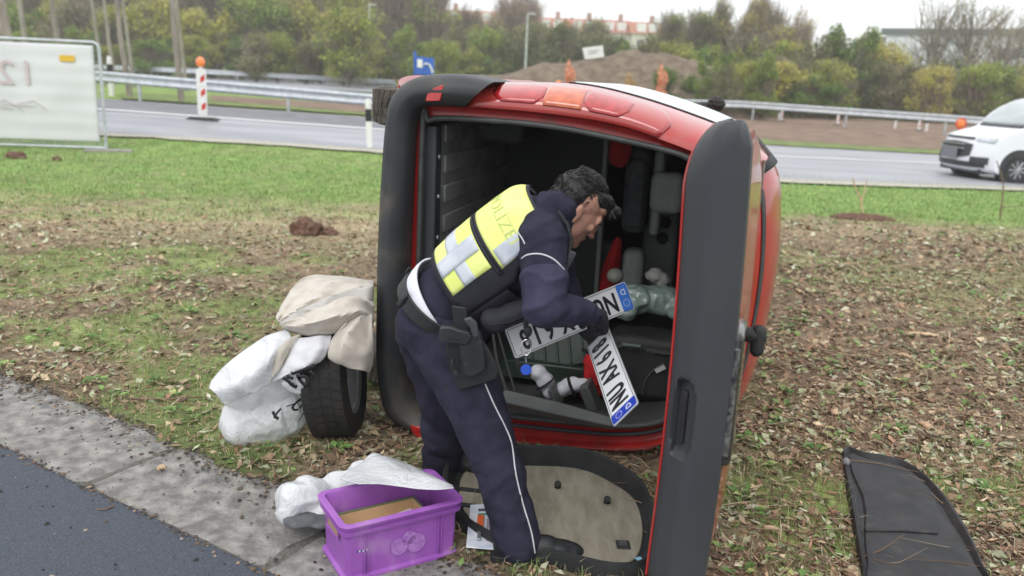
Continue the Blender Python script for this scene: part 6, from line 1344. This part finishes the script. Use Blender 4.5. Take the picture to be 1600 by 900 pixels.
# ---- second person: camera operator hidden behind the van, only the camera and a hand rise above it
cp_ = thing('person', 'camera operator crouching behind the van with only a hand showing under the video camera', 'person', (1.75, 6.9, 0)); mb = MB()
hc = nv(D(1100, 182, 6.6)); pts = dict(hd=hc+[.10, .30, -.20], nk=hc+[.12, .36, -.38], ch=hc+[.12, .45, -.6], pe=hc+[.14, .65, -.95], el=hc+[.02, .2, -.3])
mb.ell(pts['hd'], (.075, .09, .11)); mb.cap(pts['nk'], .055, pts['hd'], .05); mb.cap(pts['ch'], .15, pts['pe'], .14); mb.cap(pts['ch']+[-.16, -.05, .08], .06, pts['el'], .045); mb.cap(pts['el'], .04, hc, .03); mb.cap(pts['nk'], .06, pts['ch'], .13)
for s in (-1, 1):
    mb.cap(pts['pe']+[.09*s, 0, 0], .09, pts['pe']+[.1*s, -.38, .02], .065); mb.cap(pts['pe']+[.1*s, -.38, .02], .06, np.array([pts['pe'][0]+.1*s, pts['pe'][1]-.25, .08]), .045); mb.cap(np.array([pts['pe'][0]+.1*s, pts['pe'][1]-.25, .05]), .04, np.array([pts['pe'][0]+.1*s, pts['pe'][1]-.45, .04]), .035)
blob('body', mb, M_navy, cp_, .015, 4); blob('hand', hand(hc+[0, 0, -.06], (.1, 0, 1), (0, -1, 0), 1, .6), M_skin, cp_, .005, 2)
vc = thing('video_camera', 'black video camera with furry microphone raised above the far side of the van', 'camera', hc); mb = MB(); c_ = nv(D(1108, 168, 6.55)); mb.box(c_, (.15, .1, .085)); obj('camera_body', mb, M_plas, vc, bevel=.02, segs=3)
mb = MB(); mb.tube([c_+[-.07, -.02, .0], c_+[-.15, -.04, .0]], .036, 14); obj('lens', mb, M_blk, vc, bevel=.004); mb = MB(); mb.ell(c_+[.04, -.04, .03], (.07, .05, .055)); blob('furry_microphone', mb, M_hair, vc, .006, 1, disp=.014, dsize=.02)
# =================================================================== WHITE VAN driving to the left on the carriageway
wa = rad(180+3); wf = np.array([math.cos(wa), math.sin(wa), 0]); wl = np.array([wf[1], -wf[0], 0])   # wl: towards the side we see
if wl[1] > 0: wl = -wl
wO = D(1470, 250, 19.6); wz = float(terr(wO[0]+2, wO[1]))+.05
FN = np.array([wO[0], wO[1], 0.])-wl*(-.70)      # centre of the front
FN = np.array([D(1487, 250, 19.6)[0], 19.6, 0])
def WV(x, y, z): p = FN+wf*x+wl*y; return (p[0], p[1], wz+z)
M_vw = mat('van_white_paint', (.74, .76, .80), .25, (.78, .80, .83), 2, coat=.8); M_vg = mat('van_glass', (.25, .29, .30), .08, (.36, .41, .42), 1.5, coat=1); M_vb = mat('van_black', (.03, .032, .036), .5, (.045, .048, .052), 8)
wv = thing('white_van', 'white delivery van driving left on the carriageway at the right edge', 'van', WV(-2.4, 0, 0))
PR = [(-.25, .22), (-.02, .30), (.03, .48), (.0, .72), (-.05, .90), (-.16, 1.02), (-.5, 1.13), (-.95, 1.24), (-1.3, 1.52), (-1.65, 1.78), (-1.95, 1.90), (-2.5, 1.97), (-3.6, 1.98), (-4.85, 1.94), (-4.97, 1.5), (-4.97, .6), (-4.9, .28)]
PRs = catmull(PR, 4); rows = []
def wsec(k):
    out = []
    for x, z in PRs:
        fx = max(0, 1+x/1.3); x2 = x-.38*fx*k**3; hh = max(0, (z-1.0)/.98); yy = .99*(1-.14*hh**1.3)*(k); z2 = z-.07*max(0, (z-1.7)/.28)*k**6; out.append((x2, yy, z2))
    return out
ks = [-1, -.985, -.93, -.8, -.6, -.3, 0, .3, .6, .8, .93, .985, 1]
for k in ks:
    q = wsec(abs(k)); e = .04*max(0, (abs(k)-.9)/.1)
    rows.append([WV(x-e*(x > -1), math.copysign(y, k), z-e*.5*(z > 1.8)) for x, y, z in q])
mb = MB().grid(rows); mb.add(rows[0], [tuple(range(len(PRs)))]); mb.add(rows[-1], [tuple(range(len(PRs)-1, -1, -1))]); obj('body', mb, M_vw, wv, smooth=35)
def wpatch(name, i0, i1, k0, k1, off, m, parent, nu=10, nv_=10, fi=None, **kk):
    rows = []
    for a in range(nu+1):
        k = k0+(k1-k0)*a/nu; q = wsec(abs(k)); r = []
        for b in range(nv_+1):
            f = i0+(i1-i0)*b/nv_
            if fi: f = fi(a/nu, b/nv_, f)
            i = int(f); t = f-i; p = np.array(q[i])*(1-t)+np.array(q[min(i+1, len(q)-1)])*t; r.append(WV(p[0]+off*.8, math.copysign(p[1], k), p[2]+off*.6))
        rows.append(r)
    return obj(name, MB().grid(rows), m, parent, smooth=60, solid=.01, **kk)
ws_f = wpatch('windscreen', 28.8, 39.6, -.88, .88, .02, M_vg, wv, 14, 12); wpatch('wiper_cowl', 27.9, 28.8, -.8, .86, .018, M_vb, wv, 12, 2)
wpatch('upper_grille', 17.2, 18.9, -.55, .55, .016, M_vb, wv, 10, 3); wpatch('lower_grille', 8.5, 15.5, -.60, .60, .02, M_vb, wv, 12, 8, fi=lambda u, v, f: 12+(f-12)*(1-.35*abs(2*u-1)**2)); wpatch('bumper_intake', 4.8, 7.4, -.9, .9, .02, M_vb, wv, 16, 4)
for s in (1, -1): wpatch('headlight', 15.6, 19.8, .62*s, .97*s, .018, mat('headlight_clear', (.60, .63, .66), .1, (.4, .43, .46), 12, coat=1), wv, 8, 6, fi=lambda u, v, f: 17.6+(f-17.6)*(1-.45*(1-u)))
for s in (1, -1): wpatch('fog_light_bay', 6.6, 9.4, .62*s, .95*s, .022, M_vb, wv, 6, 5)
pl_ = MB(); c_ = WV(.085, 0, .62); R = Matrix.Rotation(math.atan2(wf[1], wf[0]), 3, 'Z'); pl_.box(c_, (.02, .62, .25), R); obj('number_plate', pl_, mat('plate_plain_grey', (.17, .18, .20), .6), wv, bevel=.01)
mb = MB()
for z in (.74, .84): mb.box(WV(.06, 0, z), (.03, 1.0, .025), R)
obj('grille_bar', mb, mat('bar_chrome', (.4, .41, .43), .3, metal=.7), wv)
def side(name, P, m, par, off=.004, th_=.02):
    pts = []
    for x, z in P:
        hh = max(0, (z-1.0)/.98); pts.append(WV(x, .99*(1-.14*hh**1.3)+off, z))
    return obj(name, MB().prism(pts, tuple(-wl*th_)), m, par, smooth=30)
side('side_window', [(-1.45, 1.12), (-2.35, 1.10), (-2.35, 1.68), (-2.0, 1.70), (-1.75, 1.55)], M_vg, wv, .012); side('side_rub_strip', [(-1.7, .50), (-4.8, .50), (-4.8, .60), (-1.7, .60)], M_vb, wv, .012)
for x in (-1.38, -2.45, -3.6): side('door_gap', [(x, .4), (x-.012, .4), (x-.012, 1.75), (x, 1.75)], M_vb, wv, .006)
mb = MB(); mb.ell(WV(-1.62, 1.13, 1.18), (.10, .11, .16)); obj('wing_mirror', mb, M_vb, wv, smooth=80)
for x in (-.95, -3.9):
    for s in (1, -1):
        mb = MB(); mb.tube([WV(x, s*1.0, .36), WV(x, s*.8, .36)], .42, 28); obj('wheel_arch', mb, M_vb, wv)
        wheel(WV(x, s*.90, .335), wl*s, R=.335, Wd=.22, parent=wv, nt=30); mb = MB()
        for q in range(9):
            a = q*2*math.pi/9; c0 = np.array(WV(x, s*1.0, .335)); mb.tube([c0, c0+(wf*math.cos(a)+np.array([0, 0, 1])*math.sin(a))*.20], .016, 5)
        sp = obj('hub_spokes', mb, mat('hub_silver', (.45, .46, .48), .35, metal=.5), wv)
mb = MB(); mb.box(WV(-2.4, 0, .28), (4.4, 1.6, .16), R); obj('floor_pan', mb, M_vb, wv)
# =================================================================== LEAF LITTER, GRASS BLADES, TWIGS (real geometry, uncountable)
def scat_xy(n, y0, y1, p=1.0, extra=.62):
    u = RNG.random(n); k = 1-p
    y = (y0**k+(y1**k-y0**k)*u)**(1/k) if abs(k) > 1e-6 else y0*(y1/y0)**u
    x = (RNG.random(n)*2-1)*(extra*y+.9); return x, y
def clear(x, y):
    """False under the tray and the luggage cover"""
    def inside(P, k):
        c = np.mean(P, 0); ins = np.zeros(len(x), bool); P = [c+(np.array(p)-c)*k for p in P]; j = len(P)-1
        for i in range(len(P)):
            a, b = P[i], P[j]; ins ^= ((a[1] > y) != (b[1] > y)) & (x < (b[0]-a[0])*(y-a[1])/(b[1]-a[1]+1e-12)+a[0]); j = i
        return ins
    return ~(inside(outer, 1.0) | (inside(o_tray, 1.0) & (RNG.random(len(x)) > .004)))
def litter(name, n, y0, y1, p, smin, smax, pal, wt, dens, lift=.014, curl=.5, asp=.5):
    x, y = scat_xy(n, y0, y1, p); q = qd(x, y); keep = clear(x, y) & (q > .40+RNG.random(n)*.12) & (RNG.random(n) < dens(x, y)); x, y = x[keep], y[keep]; n = len(x)
    z = gz(x, y)+lift*(.3+RNG.random(n)); s = (smin+(smax-smin)*RNG.random(n)**2)*np.clip(.75+y*.06, .8, 1.4)
    a = RNG.random(n)*6.283; ti = (RNG.random(n)-.5)*1.1; tj = (RNG.random(n)-.5)*1.1
    d = np.stack([np.cos(a)*np.cos(ti), np.sin(a)*np.cos(ti), np.sin(ti)], 1); e = np.stack([-np.sin(a)*np.cos(tj), np.cos(a)*np.cos(tj), np.sin(tj)], 1); c = np.stack([x, y, z], 1)
    S_ = s[:, None]; A_ = (asp*(.6+.8*RNG.random(n)))[:, None]; up = np.array([0, 0, 1.])*S_*curl*(RNG.random((n, 1))-.3)
    V = np.stack([c-d*S_, c-d*S_*.1-e*S_*A_+up, c+d*S_, c-d*S_*.0+e*S_*A_+up*.8], 1).reshape(-1, 3)
    i = np.arange(n)*4; F = np.stack([np.stack([i, i+1, i+2], 1), np.stack([i, i+2, i+3], 1)], 1).reshape(-1, 3)
    pal = np.array(pal); w = np.array(wt)/sum(wt); pc = pal[RNG.choice(len(pal), n, p=w)]*(.65+.7*RNG.random((n, 1))); C = np.repeat(np.concatenate([pc, np.ones((n, 1))], 1), 4, 0)
    return tri_np(name, V, F, C, M_lit, 'stuff')
M_lit = vcol_mat('leaf_litter', .7); M_grs = vcol_mat('grass_blades', .65)
G_PAL = [(.38, .40, .26), (.32, .35, .21), (.50, .48, .36), (.40, .32, .20), (.28, .195, .12), (.16, .11, .075), (.55, .44, .29), (.17, .27, .08), (.32, .19, .12)]
def d_lit(x, y):
    g, st = zone(x, y); r = sstep((x-.3)/1.4); n = fbm(x, y, .9, 12); base_ = (.16+.22*sstep((n-.45)/.15))*(1-r)+(.25+.65*sstep((fbm(x, y, .5, 22)-.42)/.16))*r
    return base_*(1-.45*g)*(1-sstep((y-(9.0+1.2*r))/1.6))+.01
litter('leaf_litter', 150000, 1.7, 13, .8, .010, .040, G_PAL, [2.4, 2.4, 1.1, 3, 4.0, 3.8, .7, 1.4, .8], d_lit)
litter('wood_chips', 190000, 1.7, 12, .8, .006, .036, [(.46, .32, .20), (.32, .19, .12), (.58, .45, .32), (.20, .13, .09)], [3, 4, 1, 5], lambda x, y: (.45+.4*sstep((x-.3)/1.4))*(1-.6*zone(x, y)[0])*(1-sstep((y-9)/2)), asp=.16, curl=.2)
litter('gutter_debris', 900, 2.0, 6, .8, .004, .012, [(.12, .09, .06), (.3, .24, .16), (.04, .04, .04)], [2, 1, 3], lambda x, y: np.where(qd(x, y) < .6, 1, .0), lift=.006) if False else None
# loose crumbs on the concrete and asphalt
n = 1500; t = RNG.random(n)*6-1.5; q = RNG.random(n)**.6*.62-.12; m_ = RNG.random(n) < .25; q = np.where(m_, -RNG.random(n)*1.2, q)
x = KA[0]+KD[0]*t+KN[0]*q; y = KA[1]+KD[1]*t+KN[1]*q; s = .0018+.007*RNG.random(n)**4; V = []; C = []
off = np.array([[-1, -1, 0], [1, -1, 0], [1, 1, 0], [-1, 1, 0], [0, 0, 1.]])
V = (np.stack([x, y, np.full(n, .009)], 1)[:, None]+off[None]*s[:, None, None]*(.6+.8*RNG.random((n, 5, 3)))).reshape(-1, 3); i = np.arange(n)*5
F = np.concatenate([np.stack([i+a, i+b, i+4], 1) for a, b in ((0, 1), (1, 2), (2, 3), (3, 0))]); pc = np.array([(.03, .028, .026), (.10, .08, .06), (.32, .27, .2), (.2, .2, .2)])[RNG.choice(4, n, p=[.5, .25, .15, .1])]
tri_np('grit_crumbs', V, F, np.repeat(np.concatenate([pc, np.ones((n, 1))], 1), 5, 0), M_lit, 'stuff')
n = 8000; t = RNG.random(n)*7-2; q = .53-np.abs(RNG.normal(size=n))*.085; m_ = RNG.random(n) < .16; q = np.where(m_, RNG.normal(size=n)*.012+.005, q); x = KA[0]+KD[0]*t+KN[0]*q; y = KA[1]+KD[1]*t+KN[1]*q; s = .002+.008*RNG.random(n)**2.5
V = (np.stack([x, y, np.full(n, .009)], 1)[:, None]+off[None]*(s[:, None, None]*np.array([1, 1, .5]))*(.4+1.0*RNG.random((n, 5, 3)))).reshape(-1, 3); i = np.arange(n)*5
F = np.concatenate([np.stack([i+a, i+b, i+4], 1) for a, b in ((0, 1), (1, 2), (2, 3), (3, 0))]); pc = np.array([(.05, .04, .03), (.13, .09, .06), (.30, .22, .14), (.09, .08, .07)])[RNG.choice(4, n, p=[.4, .3, .1, .2])]
tri_np('soil_crumbs', V, F, np.repeat(np.concatenate([pc, np.ones((n, 1))], 1), 5, 0), M_lit, 'stuff')
def blades(name, n, y0, y1, p, h0, h1, w0, dens, pal, tuft=.0):
    x, y = scat_xy(n, y0, y1, p)
    if tuft: k = max(1, n//tuft); cx, cy = scat_xy(k, y0, y1, p); ii = RNG.integers(0, k, n); r = np.abs(RNG.normal(size=n))*.035; a = RNG.random(n)*6.283; x = cx[ii]+r*np.cos(a); y = cy[ii]+r*np.sin(a)
    keep = clear(x, y) & (qd(x, y) > .47) & (RNG.random(n) < dens(x, y)); x, y = x[keep], y[keep]; n = len(x); z = gz(x, y)-.004
    sc = np.clip(.7+y*.045, .7, 1.5); h = (h0+(h1-h0)*RNG.random(n)**1.6); a = RNG.random(n)*6.283; ln = .25+.75*RNG.random(n); w = w0*sc*(.6+.8*RNG.random(n))
    c = np.stack([x, y, z], 1); d = np.stack([np.cos(a), np.sin(a), 0*a], 1); b = RNG.random(n)*6.283; sd = np.stack([np.cos(b), np.sin(b), 0*b], 1)*w[:, None]; up = np.array([0, 0, 1.])
    m1 = c+up*(h*.6)[:, None]+d*(h*ln*.25)[:, None]; tp = c+up*(h*(1-.35*ln))[:, None]+d*(h*ln*.9)[:, None]
    V = np.stack([c-sd, c+sd, m1+sd*.7, m1-sd*.7, tp], 1).reshape(-1, 3); i = np.arange(n)*5
    F = np.stack([np.stack([i, i+1, i+2], 1), np.stack([i, i+2, i+3], 1), np.stack([i+3, i+2, i+4], 1)], 1).reshape(-1, 3)
    pal = np.array(pal); pc = pal[RNG.integers(0, len(pal), n)]*(.7+.6*RNG.random((n, 1))); C = np.repeat(np.concatenate([pc, np.ones((n, 1))], 1), 5, 0)
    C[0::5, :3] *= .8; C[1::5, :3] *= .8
    return tri_np(name, V, F, C, M_grs, 'stuff')
GP = [(.19, .30, .08), (.25, .36, .12), (.32, .40, .15), (.38, .42, .19), (.44, .40, .22)]
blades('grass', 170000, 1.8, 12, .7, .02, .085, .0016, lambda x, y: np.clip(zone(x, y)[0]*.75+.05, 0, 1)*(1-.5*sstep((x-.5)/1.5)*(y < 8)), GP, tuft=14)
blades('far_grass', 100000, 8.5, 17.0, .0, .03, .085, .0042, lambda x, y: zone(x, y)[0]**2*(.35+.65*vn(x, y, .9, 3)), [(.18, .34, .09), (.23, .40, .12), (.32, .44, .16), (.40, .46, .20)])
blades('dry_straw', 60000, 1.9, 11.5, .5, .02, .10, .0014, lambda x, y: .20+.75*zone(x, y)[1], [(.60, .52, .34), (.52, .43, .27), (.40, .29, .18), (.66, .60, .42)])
# broad weed leaves in small rosettes
n = 2600; cx, cy = scat_xy(330, 1.9, 7.5, .7); ii = RNG.integers(0, 330, n); a = RNG.random(n)*6.283; L_ = .02+.045*RNG.random(n); x = cx[ii]+np.cos(a)*L_*.4; y = cy[ii]+np.sin(a)*L_*.4; k = (qd(x, y) > .5) & clear(x, y); x, y, a, L_ = x[k], y[k], a[k], L_[k]; n = len(x)
d = np.stack([np.cos(a), np.sin(a), .25+0*a], 1); e = np.stack([-np.sin(a), np.cos(a), 0*a], 1); c = np.stack([x, y, gz(x, y)+.012], 1); l = L_[:, None]
V = np.stack([c, c+d*l*.5-e*l*.32+[0, 0, .006], c+d*l, c+d*l*.5+e*l*.32+[0, 0, .006]], 1).reshape(-1, 3); i = np.arange(n)*4; F = np.stack([np.stack([i, i+1, i+2], 1), np.stack([i, i+2, i+3], 1)], 1).reshape(-1, 3)
pc = np.array([(.08, .17, .04), (.12, .23, .06), (.17, .27, .08), (.3, .33, .12)])[RNG.integers(0, 4, n)]*(.7+.6*RNG.random((n, 1))); tri_np('weed_leaves', V, F, np.repeat(np.concatenate([pc, np.ones((n, 1))], 1), 4, 0), M_grs, 'stuff')
# thin twigs and stalks lying about
def twigs(n, y0, y1, L0, L1, r, name):
    x, y = scat_xy(n, y0, y1, .9); k = (qd(x, y) > .5) & clear(x, y); k &= ~((x < .3) & (RNG.random(n) < .55)); x, y = x[k], y[k]; n = len(x); a = RNG.random(n)*6.283; L_ = L0+(L1-L0)*RNG.random(n)**2; z = gz(x, y)+.018; el = (RNG.random(n)-.35)*.35
    d = np.stack([np.cos(a)*np.cos(el), np.sin(a)*np.cos(el), np.sin(el)], 1); c = np.stack([x, y, z], 1); bend = (RNG.random(n)-.5)[:, None]*.3*L_[:, None]*np.stack([-np.sin(a), np.cos(a), 0*a], 1); V = []; rr_ = (r*(.4+RNG.random(n)))[:, None]
    s1 = np.stack([-np.sin(a), np.cos(a), 0*a], 1); s2 = np.array([0, 0, 1.])
    for t, k_, rk in ((0, 0, 1), (.5, 1, .8), (1, 0, .35)):
        p = c+d*(L_[:, None]*t)+bend*k_; V += [p-s1*rr_*rk-s2*rr_*rk*.5, p+s1*rr_*rk-s2*rr_*rk*.5, p+s2*rr_*rk]
    V = np.stack(V, 1).reshape(-1, 3); i = np.arange(n)*9; F = []
    for o in (0, 3):
        for u, v in ((0, 1), (1, 2), (2, 0)): F += [np.stack([i+o+u, i+o+v, i+o+3+v], 1), np.stack([i+o+u, i+o+3+v, i+o+3+u], 1)]
    pc = np.array([(.16, .10, .06), (.28, .20, .13), (.42, .33, .22), (.09, .06, .04)])[RNG.choice(4, n, p=[.4, .3, .15, .15])]*(.7+.6*RNG.random((n, 1)))
    tri_np(name, V, np.concatenate(F), np.repeat(np.concatenate([pc, np.ones((n, 1))], 1), 9, 0), M_lit, 'stuff')
twigs(9500, 1.9, 11, .04, .32, .0022, 'twig_litter')
# =================================================================== thin damp air
hm = bpy.data.materials.new('haze'); hm.use_nodes = True; hm.node_tree.nodes.clear()
_pv = hm.node_tree.nodes.new('ShaderNodeVolumePrincipled'); _mo = hm.node_tree.nodes.new('ShaderNodeOutputMaterial'); _pv.inputs['Color'].default_value = (.98, .99, 1.0, 1); _pv.inputs['Density'].default_value = .0012
hm.node_tree.links.new(_pv.outputs[0], _mo.inputs['Volume'])
hzb = MB().box((0, 80, 9), (420, 210, 24)); ho = obj('haze', hzb, hm, smooth=0); ho['kind'] = 'stuff'
